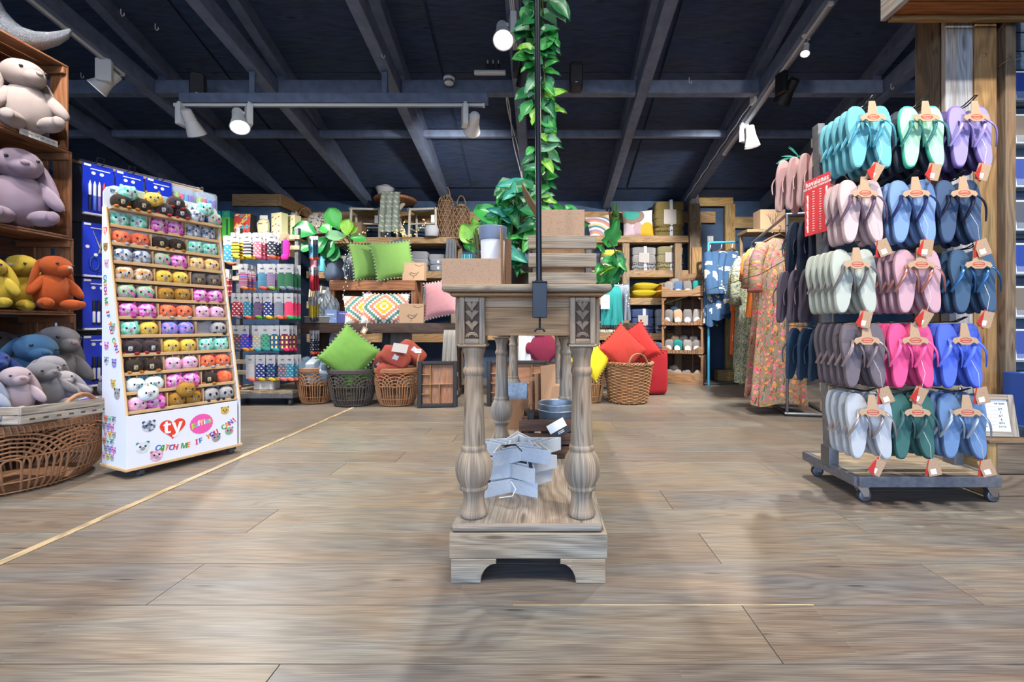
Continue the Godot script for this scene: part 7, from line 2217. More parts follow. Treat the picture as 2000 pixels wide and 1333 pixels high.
# ---------------------------------------------------------------- baskets and trays along the floor
func floor_baskets() -> void:
	var a := P(605, 790, 4.6)
	arch_basket("wicker_basket", "brown arched wicker basket of grey-blue packs at the left of the floor row", Vector3(a.x, 0, -4.72), 0, 0.175, 0.16, 0.36, M.wicker, 8, 5)
	for i in 3:
		var p := thing("textile_pack", "grey-blue packed cushion cover in the left floor basket, %s" % ["left one", "middle one", "right one"][i], "textile pack", Vector3(a.x - 0.09 + 0.09 * i, 0.3, -4.7), 0.3 * i - 0.2)
		part(p, "pack", mb().box(Vector3(0.1, 0.24, 0.2), Vector3(0, 0.04, 0), 0.02), cloth("pack_blue%d" % (i % 2), [k8(120, 146, 170), k8(176, 190, 206)][i % 2]), tf(Vector3.ZERO, Vector3(0.3, 0, 0.2 - 0.2 * i)))
		part(p, "paper_band", mb().box(Vector3(0.104, 0.05, 0.204), Vector3(0, 0.06, 0), 0.01), M.lamp_white, tf(Vector3.ZERO, Vector3(0.3, 0, 0.2 - 0.2 * i)))
	var b := P(682, 800, 4.5)
	arch_basket("wicker_basket", "charcoal grey arched wicker basket holding the big green cushion", Vector3(b.x, 0, -4.58), 0, 0.225, 0.19, 0.36, M.wicker_dark, 9, 5)
	var pomg := plush("pom_green", k8(196, 222, 170))
	cushion("large green cushion with pompoms standing cornerwise in the charcoal basket", Vector3(b.x, 0.51, -4.5), Vector3(-0.12, 0.1, PI / 4 + 0.1), 0.44, 0.44, 0.2, cloth("cushion_lime", k8(104, 152, 66)), pomg, 9)
	cushion("second green cushion inside the charcoal basket behind the large one", Vector3(b.x - 0.02, 0.36, -4.64), Vector3(-0.1, -0.1, 0.5), 0.34, 0.34, 0.14, M.cushion_lime, null, 10)
	var c := P(769, 797, 4.5)
	arch_basket("wicker_basket", "brown arched wicker basket of rust velvet throws, right of the charcoal one", Vector3(c.x, 0, -4.6), 0, 0.215, 0.19, 0.37, M.wicker, 9, 5)
	var rust := cloth("throw_rust", k8(150, 66, 52))
	for i in 4:
		var r := thing("rolled_throw", "rolled rust-coloured velvet throw in the brown basket, %s" % ["front one with the big label", "left rear one", "right rear one", "lowest front one"][i], "blanket", Vector3(c.x + [0.02, -0.12, 0.13, -0.02][i], [0.49, 0.45, 0.52, 0.36][i], [-4.5, -4.58, -4.66, -4.52][i]))
		var x := tf(Vector3.ZERO, Vector3([0.0, 0.5, -0.4, 0.2][i], [0.3, -0.4, 0.6, 0.2][i], [-0.5, 0.7, -0.8, 0.1][i]))
		part(r, "roll", soft_mesh(Vector3(0.3, 0.17, 0.17), 70 + i, 0.05, 1.5, 24, 0.55), rust, x)
		part(r, "paper_band", mb().lathe([Vector2(0.088, -0.025), Vector2(0.09, 0.025)], 18), M.band if M.has("band") else plain("band", k8(176, 182, 198), 0.8), x * tf(Vector3.ZERO, Vector3(0, 0, PI / 2)))
		if i == 0:
			part(r, "card_label", mb().box(Vector3(0.15, 0.09, 0.004), Vector3(0.06, 0.06, 0.11), 0.001), plain("label_grey", k8(160, 156, 154), 0.7), tf(Vector3.ZERO, Vector3(-0.4, 0, -0.15)))
	# shallow black display trays with brown compartments
	for q in [[854, 797, 4.42, 0.38, 0.45, 0.1, "left of the carved table's legs"], [1012, 795, 4.5, 0.62, 0.45, 0.0, "seen between the carved table's legs"]]:
		var w: float = q[3]
		var h: float = q[4]
		var t := thing("compartment_tray", "shallow black-framed tray with brown compartments standing on edge, %s" % q[6], "display tray", Vector3(hx(q[0], q[2]), 0.002, -q[2]), q[5])
		t.rotation.x = -0.06
		for s in [-1, 1]:
			part(t, "frame_side", mb().box(Vector3(0.04, h, 0.07), Vector3(s * (w / 2 - 0.02), h / 2, -0.03), 0.004), M.black_wood)
			part(t, "frame_rail", mb().box(Vector3(w - 0.08, 0.035, 0.07), Vector3(0, 0.018 if s < 0 else h - 0.018, -0.03), 0.004), M.black_wood)
		part(t, "back", mb().box(Vector3(w - 0.07, h - 0.06, 0.008), Vector3(0, h / 2, -0.05), 0.001), M.mango)
		var iw := w - 0.08
		var ih := h - 0.07
		for v in [[0.27, 0.0, 1.0], [0.56, 0.0, 0.5]] + ([[0.75, 0.0, 1.0]] if w > 0.5 else []):
			part(t, "divider", mb().box(Vector3(0.007, ih * (v[2] - v[1]), 0.045), Vector3((v[0] - 0.5) * iw, 0.035 + ih * (v[1] + v[2]) / 2, -0.024), 0.001), M.pine)
		for v in [[0.0, 0.27, 0.25], [0.0, 0.27, 0.5], [0.0, 0.27, 0.75], [0.27, 1.0, 0.5]] + ([[0.75, 1.0, 0.75], [0.75, 1.0, 0.25]] if w > 0.5 else []):
			part(t, "divider", mb().box(Vector3(iw * (v[1] - v[0]), 0.007, 0.045), Vector3(((v[0] + v[1]) / 2 - 0.5) * iw, 0.035 + ih * v[2], -0.024), 0.001), M.pine)
		for y in [0.12, 0.3]:
			part(t, "hinge", mb().tube([Vector3(w / 2 + 0.004, y, 0.0), Vector3(w / 2 + 0.004, y + 0.04, 0.0)], 0.006, 8), M.steel)
	var lf := thing("leaflet", "small white leaflet lying on the left black tray's top edge", "leaflet", P(817, 690, 4.46))
	part(lf, "sheet", mb().box(Vector3(0.06, 0.04, 0.003), Vector3(0, 0.02, 0), 0.001), M.paper)
	part(lf, "print", mb().box(Vector3(0.04, 0.005, 0.001), Vector3(0, 0.022, 0.002), 0.0), M.steel)
	# right side: woven basket of red cushions, tan basket with a yellow cushion, pouffe
	var r := thing("wicker_basket", "round woven willow basket of red cushions right of the carved table", "basket", Vector3(hx(1228, 4.72), 0, -4.76))
	var rad := func(y: float): return 0.19 + 0.055 * y / 0.4
	var wv := mb()
	for k in 24:
		var y: float = 0.02 + 0.0162 * k
		var pts := []
		for i in 48:
			var an := TAU * i / 48.0
			var q: float = rad.call(y) + 0.009 * (1.0 if (i / 2 + k) % 2 else -1.0) * (1.0 if i % 2 else 0.4)
			pts.append(Vector3(cos(an) * q, y, sin(an) * q))
		wv.tube(pts, 0.0078, 5, true)
	part(r, "weave", wv, M.wicker_tan)
	var sk := mb()
	for i in 24:
		var an := TAU * (i + 0.5) / 24.0
		sk.tube([Vector3(cos(an) * 0.188, 0, sin(an) * 0.188), Vector3(cos(an) * 0.243, 0.4, sin(an) * 0.243)], 0.006, 5)
	part(r, "stakes", sk, M.wicker_tan)
	var rim := mb()
	for s in 3:
		var pts := []
		for i in 60:
			var an := TAU * i / 60.0
			pts.append(Vector3(cos(an) * (0.248 + 0.012 * sin(an * 14 + s * TAU / 3)), 0.41 + 0.014 * cos(an * 14 + s * TAU / 3), sin(an) * (0.248 + 0.012 * sin(an * 14 + s * TAU / 3))))
		rim.tube(pts, 0.009, 5, true)
	part(r, "rim", rim, M.wicker_tan)
	part(r, "base", mb().lathe([Vector2(0, 0.004), Vector2(0.185, 0.004), Vector2(0.185, 0.02), Vector2(0, 0.02)], 24), M.wicker_tan)
	for s in [0.22, -2.2]:
		var hd := mb()
		for j in 2:
			var pts := []
			for k in 11:
				var a2 := PI * k / 10.0
				pts.append(Vector3(cos(a2) * 0.1, 0.4 + sin(a2) * 0.12, 0.25 + 0.012 * (j - 0.5)))
			hd.tube(pts, 0.0075, 6)
		part(r, "handle", hd, M.wicker_tan, tf(Vector3.ZERO, Vector3(0, s, 0)))
	var rp := plush("pom_red", k8(190, 50, 40))
	cushion("coral red cushion leaning left in the round willow basket", Vector3(hx(1216, 4.7), 0.55, -4.7), Vector3(-0.25, 0.25, 0.75), 0.4, 0.4, 0.18, cloth("cushion_coral", k8(176, 52, 42)), rp, 12)
	cushion("deep red cushion behind the coral one in the willow basket", Vector3(hx(1240, 4.85), 0.57, -4.86), Vector3(-0.3, -0.35, 0.6), 0.42, 0.42, 0.18, cloth("cushion_red", k8(178, 36, 34)), rp, 13)
	var pf := thing("pouffe", "cube-like crimson pouffe behind the willow basket", "pouffe", Vector3(hx(1262, 5.35), 0, -5.4), 0.15)
	part(pf, "body", soft_mesh(Vector3(0.42, 0.53, 0.42), 14, 0.004, 0.5, 28, 0.25), cloth("pouffe_red", k8(160, 20, 34)), tf(Vector3(0, 0.265, 0)))
	part(pf, "piping", mb().tube([Vector3(-0.19, 0.51, 0.19), Vector3(0.19, 0.51, 0.19), Vector3(0.19, 0.51, -0.19), Vector3(-0.19, 0.51, -0.19)], 0.005, 5, true), M.pouffe_red)
	arch_basket("wicker_basket", "narrow tan wicker basket with a yellow cushion behind the carved table's right leg", Vector3(hx(1150, 4.7), 0, -4.78), 0, 0.17, 0.16, 0.36, M.wicker_tan, 8, 6, false)
	cushion("bright yellow cushion with bobbles hanging out of the tan basket", Vector3(hx(1158, 4.62), 0.47, -4.66), Vector3(-0.2, 0.1, 0.9), 0.34, 0.34, 0.14, cloth("cushion_yellow", k8(236, 214, 40)), plush("pom_yel", k8(240, 224, 90)), 15)
	cushion("dark plum cushion seen low between the carved table's legs", Vector3(hx(1060, 5.0), 0.55, -5.02), Vector3(-0.2, 0.2, 0.75), 0.36, 0.36, 0.16, cloth("cushion_plum", k8(112, 22, 54)), null, 16)
	var mv := thing("rolled_throw", "rolled mauve textured throw between willow basket and carved table", "blanket", Vector3(hx(1168, 4.95), 0.47, -5.04))
	part(mv, "roll", soft_mesh(Vector3(0.36, 0.2, 0.2), 75, 0.09, 2.5, 24, 0.6), cloth("throw_mauve", k8(156, 112, 116)), tf(Vector3.ZERO, Vector3(0, 0.4, 0.1)))
	part(mv, "band", mb().lathe([Vector2(0.104, -0.02), Vector2(0.104, 0.02)], 18), M.band, tf(Vector3.ZERO, Vector3(0, 0.4, PI / 2)))
	var st := thing("storage_trunk", "dark wooden trunk behind the baskets carrying the plum cushion", "trunk", Vector3(hx(1100, 5.0), 0, -5.15))
	part(st, "body", mb().box(Vector3(0.75, 0.34, 0.36), Vector3(0, 0.17, 0), 0.006), M.crate_dark)
	part(st, "lid", mb().box(Vector3(0.77, 0.035, 0.38), Vector3(0, 0.36, 0), 0.006), M.crate_dark)


# ---------------------------------------------------------------- shelves right of the table
func right_shelves() -> void:
	var zf := 6.6
	shelf_unit("shelf_unit", "timber shelf unit of cushions and throws right of the carved table", hx(902, 6.6), hx(1345, 6.6), zf, [[hy(467, 6.6), 0.1], [hy(535, 6.6), 0.1], [hy(589, 6.6), 0.1], [hy(658, 6.6), 0.1]], [[hx(1010, 6.6), 0.1, 1.98], [hx(1221, 6.6), 0.1, 1.98], [hx(1322, 6.6), 0.1, 1.98]], 2.0, 0.3)
	var sy := hy(467, 6.6) + 0.051
	var at := func(px: float, d := 0.16, y := -1.0): return Vector3(hx(px, zf + d), sy if y < 0 else y, -zf - d)
	var bn := thing("moss_rabbit", "upright green moss-covered rabbit figure on the right shelf unit's top", "ornament", at.call(1201))
	var moss := plush("moss", k8(58, 128, 30))
	var sf := soft_mesh(Vector3.ONE * 2.0, 3, 0.025, 0.6, 24, 1.0)
	for q in [["body", 0, 0.17, 0, 0.075, 0.17, 0.07], ["haunch", -0.05, 0.06, 0.02, 0.045, 0.06, 0.06], ["haunch", 0.05, 0.06, 0.02, 0.045, 0.06, 0.06], ["head", 0.005, 0.34, 0.02, 0.052, 0.058, 0.06], ["muzzle", 0.01, 0.325, 0.06, 0.03, 0.028, 0.03], ["ear", -0.022, 0.45, 0, 0.017, 0.075, 0.012], ["ear", 0.03, 0.445, 0, 0.017, 0.07, 0.012], ["paw", -0.035, 0.2, 0.06, 0.02, 0.05, 0.02], ["paw", 0.035, 0.2, 0.06, 0.02, 0.05, 0.02], ["foot", -0.045, 0.018, 0.07, 0.03, 0.02, 0.05], ["foot", 0.045, 0.018, 0.07, 0.03, 0.02, 0.05]]:
		part(bn, q[0], sf, moss, Transform3D(Basis().scaled(Vector3(q[4], q[5], q[6])), Vector3(q[1], q[2], q[3])))
	cushion("cushion with teal, ochre and lilac blobs on the right shelf unit's top", at.call(1246, 0.14) + Vector3(0, 0.2, 0), Vector3(-0.15, 0, 0.03), 0.46, 0.42, 0.14, printed("blobs", "blobs", Vector3.ONE, 0.95), null, 20)
	cushion("cushion with curved stripes, half behind the slatted crate's ivy", at.call(1172, 0.16) + Vector3(0, 0.15, 0), Vector3(-0.15, 0.3, 0.2), 0.4, 0.36, 0.13, printed("floral_c", "swirl2", Vector3.ONE, 0.95), null, 21)
	var tb := thing("book_stack", "upright teal ribbed books on the shelf behind the cut-down carton", "books", at.call(911, 0.12, hy(535, 6.6) + 0.051))
	for i in 5:
		part(tb, "book", mb().box(Vector3(0.028, 0.24, 0.16), Vector3(0.034 * i - 0.05, 0.12, 0), 0.004), plain("teal_book%d" % (i % 2), [k8(40, 130, 150), k8(70, 160, 176)][i % 2], 0.6))
	var lv := thing("dried_lavender", "bunch of dusky dried flowers beside the teal books behind the carton", "dried flowers", at.call(936, 0.12, hy(535, 6.6) + 0.051))
	part(lv, "vase", mb().lathe([Vector2(0, 0), Vector2(0.06, 0), Vector2(0.07, 0.1), Vector2(0.04, 0.14), Vector2(0, 0.13)], 16), M.paper)
	for i in 14:
		var q := Vector3(rr(-0.12, 0.12), rr(0.2, 0.3), rr(-0.06, 0.06))
		part(lv, "stalk", mb().tube([Vector3(0, 0.12, 0), q], 0.002, 4), M.stem)
		part(lv, "flower_head", soft_mesh(Vector3(0.035, 0.07, 0.035), 33, 0.1, 3.0, 8, 0.9), plush("lavender", k8(120, 112, 146)), tf(q))
	var must := plush("throw_mustard", k8(170, 150, 84))
	var mf := plush("fringe_mustard", k8(150, 128, 60))
	folded_throw("tall mustard folded throw with bobble fringe on the top right shelf", at.call(1304, 0.14), 0, Vector3(0.43, 0.5, 0.24), must, 4, true, mf)
	var y2 := hy(535, 6.6) + 0.051
	folded_throw("white folded throw with fringe on the second right shelf", at.call(1254, 0.17, y2), 0, Vector3(0.36, 0.34, 0.25), plush("throw_cream", k8(214, 212, 216)), 3, true, plush("fluff_white", k8(206, 210, 222)))
	folded_throw("pale mustard folded throw with bobble fringe on the second right shelf", at.call(1305, 0.17, y2), 0, Vector3(0.38, 0.35, 0.25), plush("throw_straw", k8(206, 196, 150)), 3, true, mf)
	for i in 3:
		cushion("pale cushion stacked on the second shelf behind the ivy, %s" % ["lowest", "middle", "topmost with yellow edge"][i], at.call(1190, 0.2, y2) + Vector3(0.01 * i, 0.06 + 0.1 * i, 0), Vector3(PI / 2 - 0.1, 0, 0), 0.34, 0.32, 0.12, cloth("cushion_pale%d" % i, [k8(206, 200, 204), k8(214, 196, 200), k8(226, 208, 90)][i]), null, 22 + i)
	var y3 := hy(589, 6.6) + 0.051
	for i in 4:
		cushion("mustard velvet cushion on the third right shelf, %s" % ["left stack, lower", "left stack, upper", "right stack, lower", "right stack, upper"][i], at.call([1254, 1256, 1296, 1300][i], 0.2, y3) + Vector3(0, 0.06 + 0.1 * (i % 2), 0), Vector3(PI / 2 - 0.15, 0.1 * i, 0), 0.38, 0.36, 0.14, cloth("velvet_mustard%d" % (i / 2), [k8(176, 156, 24), k8(190, 142, 26)][i / 2]), M.fringe_mustard if i == 3 else null, 26 + i)
	var y4 := hy(658, 6.6) + 0.051
	folded_throw("royal blue folded throw with white label on the lowest right shelf", at.call(1252, 0.17, y4), 0, Vector3(0.34, 0.34, 0.25), plush("throw_royal", k8(84, 112, 178)), 3, true, plush("fringe_navy", k8(34, 44, 84)))
	folded_throw("pale blue folded throw with dark fringe beside the royal blue one", at.call(1292, 0.17, y4), 0, Vector3(0.2, 0.34, 0.25), plush("throw_sky", k8(180, 192, 220)), 3, false, M.fringe_navy)
	folded_throw("dark and white speckled throw low on the shelf behind the teal throw", at.call(1190, 0.17, y4), 0, Vector3(0.36, 0.16, 0.3), tri("speckle", Color.WHITE, "spots", 9.0, 0.9), 2, false)
	folded_throw("blue and white knotted throw on the floor behind the crimson pouffe", Vector3(hx(1272, 6.0), 0.35, -6.1), 0, Vector3(0.3, 0.22, 0.24), plush("throw_knot", k8(120, 140, 190)), 3, false, M.fringe_navy)
	var bx := thing("low_bench", "low dark bench under the right shelf unit", "bench", Vector3(hx(1260, 6.1), 0, -6.12))
	part(bx, "seat", mb().box(Vector3(0.5, 0.04, 0.3), Vector3(0, 0.328, 0), 0.004), M.crate_dark)
	for s in [-1, 1]:
		part(bx, "leg", mb().box(Vector3(0.04, 0.308, 0.28), Vector3(s * 0.22, 0.154, 0), 0.003), M.crate_dark)
	# timber post with a stub, and the framed navy panel beside it
	var z := 6.62
	var p := thing("timber_post", "rough timber post at the right end of the shelf unit", "post", Vector3(hx(1355, z), 0, -z))
	part(p, "post", mb().box(Vector3(0.15, 2.56, 0.1), Vector3(0, 1.28, 0), 0.004), M.pine_grey)
	part(p, "stub_beam", mb().box(Vector3(0.1, 0.16, 0.12), Vector3(0.0, 2.64, 0.0), 0.004), M.reclaimed)
	part(p, "facing", mb().box(Vector3(0.14, 1.85, 0.03), Vector3(0.02, 1.0, 0.066), 0.003), M.pine)
	var f := struct("trim_3", mb().box(Vector3(0.52, 0.15, 0.06), Vector3(hx(1400, 6.8), hy(392, 6.8), -6.86), 0.004), M.pine_yellow, Transform3D(), "yellow pine frame round the navy panel with a light switch")
	part(f, "stile", mb().box(Vector3(0.15, 2.62, 0.06), Vector3(hx(1428, 6.8), 1.31, -6.855), 0.004), M.pine_yellow)
	part(f, "stile", mb().box(Vector3(0.15, 2.4, 0.06), Vector3(hx(1362, 6.8), 1.2, -6.87), 0.004), M.pine_yellow)
	var sw := thing("switch_plate", "square white switch plate on the navy panel", "switch", Vector3(hx(1390, 6.85), hy(466, 6.85), -6.905))
	part(sw, "plate", mb().box(Vector3(0.09, 0.09, 0.012), Vector3.ZERO, 0.003), M.lamp_white)
	for i in 2:
		part(sw, "rocker", mb().box(Vector3(0.03, 0.05, 0.006), Vector3(-0.02 + 0.04 * i, 0, 0.008), 0.002), M.white)
	for i in 2:
		var bs := thing("skirting_box", "pale pine box base along the back wall behind the hanging jackets, %s" % ["left one", "right one"][i], "box", Vector3(hx(1418 + 40 * i, 6.6), 0, -6.62))
		part(bs, "front", mb().box(Vector3(0.28, 0.14, 0.14), Vector3(0, 0.07, 0), 0.003), M.pine_yellow)
		part(bs, "top", mb().box(Vector3(0.29, 0.02, 0.16), Vector3(0, 0.15, 0), 0.003), M.pine)


func wheat_tower() -> void:
	var th := -0.419
	var o := Vector3(1.64, 0, -6.28)
	var B := Basis(Vector3.UP, th)
	var t := thing("crate_tower", "tower of pine display crates lettered for scented wheat bags", "display stand", o, th)
	var w := 0.54
	var d := 0.46
	var m: Material = M.crate_l if M.has("crate_l") else wood("crate_l", k8(190, 150, 112))
	var lv := [[0.0, 0.16, 0.4], [0.414, 0.1, 0.37], [0.8, 0.086, 0.37], [1.19, 0.14, 0.2]]
	for i in 4:
		var y: float = lv[i][0]
		var h: float = lv[i][2]
		var c := part(t, "floor_board", mb().box(Vector3(w - 0.02, 0.014, d - 0.02), Vector3(w / 2, y + 0.02, -d / 2), 0.002), m)
		var o2 := PackedVector2Array([Vector2(0, 0), Vector2(w, 0), Vector2(w, lv[i][1])])
		if i > 0:
			for k in 7:
				var q := k / 6.0
				o2.append(Vector2(w - 0.06 - q * (w - 0.12), lv[i][1] - 0.05 * sin(clampf(minf(q, 1 - q) * 5.0, 0, 1) * PI / 2)))
		o2.append(Vector2(0, lv[i][1]))
		var lip := part(t, "front_lip", mb().prism(o2, 0.014, 0.002), m, tf(Vector3(0, y, 0)))
		if i in [1, 2]:
			letters(lip, ["LAVENDER", "UNSCENTED"][i - 1], 0.055, M.crate_dark, tf(Vector3(w / 2, 0.028, 0.0078)), "Droid Serif", 700)
		part(t, "back_board", mb().box(Vector3(w, h, 0.012), Vector3(w / 2, y + h / 2 + 0.01, -d + 0.006), 0.002), M.crate_dark)
		for s in [0, 1]:
			for k in 2:
				part(t, "side_slat", mb().box(Vector3(0.014, h - 0.012, d / 2 - 0.012), Vector3(0.007 + s * (w - 0.014), y + h / 2, -d / 4 - k * d / 2), 0.003), m)
			if i < 3:
				part(t, "corner_block", mb().prism(PackedVector2Array([Vector2(0, 0), Vector2(-0.05, 0), Vector2(0, -0.05)]) if s == 1 else PackedVector2Array([Vector2(0, 0), Vector2(0, -0.05), Vector2(0.05, 0)]), 0.02, 0.001), m, tf(Vector3(0.016 + s * (w - 0.032), y + h, -0.012)))
				part(t, "front_post", mb().box(Vector3(0.03, h, 0.02), Vector3(0.015 + s * (w - 0.03), y + h / 2, -0.012), 0.002), m)
	var sg := part(t, "sign_board", mb().box(Vector3(0.5, 0.17, 0.014), Vector3(w / 2 + 0.02, 1.46, -d + 0.02), 0.003), m)
	letters(sg, "THE WHEAT BAG", 0.038, M.crate_dark, tf(Vector3(w / 2 + 0.02, 1.462, -d + 0.028)), "Droid Serif", 700)
	letters(sg, "COMPANY", 0.024, M.crate_dark, tf(Vector3(w / 2 + 0.02, 1.415, -d + 0.028)), "Droid Serif", 700)
	var hes := [cloth("hessian", k8(122, 118, 120)), cloth("hessian2", k8(140, 136, 134)), cloth("wb_blue", k8(80, 110, 146)), cloth("wb_teal", k8(30, 130, 128)), M.kraft]
	var lab := once("wb_label", func(): return mb().prism(PackedVector2Array([Vector2(-0.036, 0), Vector2(0.036, 0), Vector2(0.036, 0.04), Vector2(0.024, 0.06), Vector2(0, 0.067), Vector2(-0.024, 0.06), Vector2(-0.036, 0.04)]), 0.003, 0.0).mesh())
	var nm := ["bottom", "lavender", "unscented", "top"]
	for i in 4:
		for k in (7 if i == 1 else 5):
			var back := k >= 4
			var x: float = 0.08 + 0.125 * (k % 4) + (0.06 if back else 0.0)
			var y: float = lv[i][0] + 0.03 + (0.05 if back else 0.0)
			var s := thing("wheat_bag", "fabric wheat bag with white label in the %s crate, %s" % [nm[i], ["first from the left", "second from the left", "third from the left", "fourth from the left", "behind the front row, left", "behind the front row, middle", "behind the front row, right"][k]], "wheat bag", o + B * Vector3(x, y, -0.09 - (0.16 if back else 0.0)), th + rr(-0.3, 0.3), "wheat bags in the %s crate" % nm[i])
			var mat: Material = hes[[0, 1, 2, 0, 3, 1, 0, 4][(k + i * 3) % 8] if i else [0, 1, 0, 1, 0][k]]
			var hh: float = [0.17, 0.17, 0.2, 0.2][i]
			part(s, "bag", soft_mesh(Vector3(0.12, hh, 0.08), 80 + k, 0.09, 1.6, 16, 0.55), mat, tf(Vector3(0, hh / 2 - 0.008, 0), Vector3(0, 0, rr(-0.5, 0.5) if i == 0 else rr(-0.12, 0.12))))
			part(s, "label", lab, M.paper, tf(Vector3(0, 0.015, 0.043), Vector3(-0.05, 0, 0)))


# ---------------------------------------------------------------- clothes rails
func garment(called: String, label: String, at: Vector3, turn: float, m: Material, w: float, l: float, hem: float, sleeve: float, folds := 9.0, depth := 0.16) -> void:
	var t := thing(called, label, "clothing", at, turn)
	var body := mb()
	body.grid(44, 26, func(u, q):
		var a: float = u * TAU
		var ww: float = w * 0.5
		if q < 0.12:
			ww *= lerpf(0.3, 1.0, pow(q / 0.12, 0.6))
		elif q < 0.4:
			ww *= lerpf(1.0, 0.9, (q - 0.12) / 0.28)
		else:
			ww *= lerpf(0.9, hem / w, (q - 0.4) / 0.6)
		var dd := depth * 0.5 * (0.35 + 0.65 * minf(q * 4.0, 1.0))
		var f: float = 1.0 + 0.1 * sin(a * folds + q * 1.5) * q + 0.05 * sin(a * 17.0) * q
		return Vector3(-cos(a) * ww * f, -l * q - 0.02 * sin(a * 3.0) * q + (0.0 if q > 0.03 else -0.02 * maxf(0.0, sin(a))), sin(a) * dd * f))
	part(t, "body", body, m)
	for s in [-1, 1]:
		var b := mb()
		b.tube([Vector3(s * w * 0.36, -l * 0.05, 0), Vector3(s * w * 0.53, -l * 0.05 - sleeve * 0.35, 0.02), Vector3(s * w * 0.58, -l * 0.05 - sleeve * 0.75, 0.035), Vector3(s * w * 0.6, -l * 0.05 - sleeve, 0.05)], [0.055, 0.06, 0.058, 0.066], 12)
		part(t, "sleeve", b, m)
	part(t, "hanger", mb().tube([Vector3(-w * 0.4, -0.06, 0), Vector3(-w * 0.14, 0.0, 0), Vector3(0, 0.025, 0), Vector3(w * 0.14, 0.0, 0), Vector3(w * 0.4, -0.06, 0)], 0.011, 7), M.crate_dark)
	part(t, "hanger_hook", mb().tube([Vector3(0, 0.02, 0), Vector3(0, 0.06, 0), Vector3(0.016, 0.085, 0), Vector3(0.004, 0.105, 0), Vector3(-0.016, 0.095, 0)], 0.0035, 6), M.chrome)
	if sleeve > 0.2:
		part(t, "price_tag", mb().box(Vector3(0.035, 0.09, 0.002), Vector3(0.03, -l * 0.16, depth * 0.5 + 0.012), 0.0), M.paper)


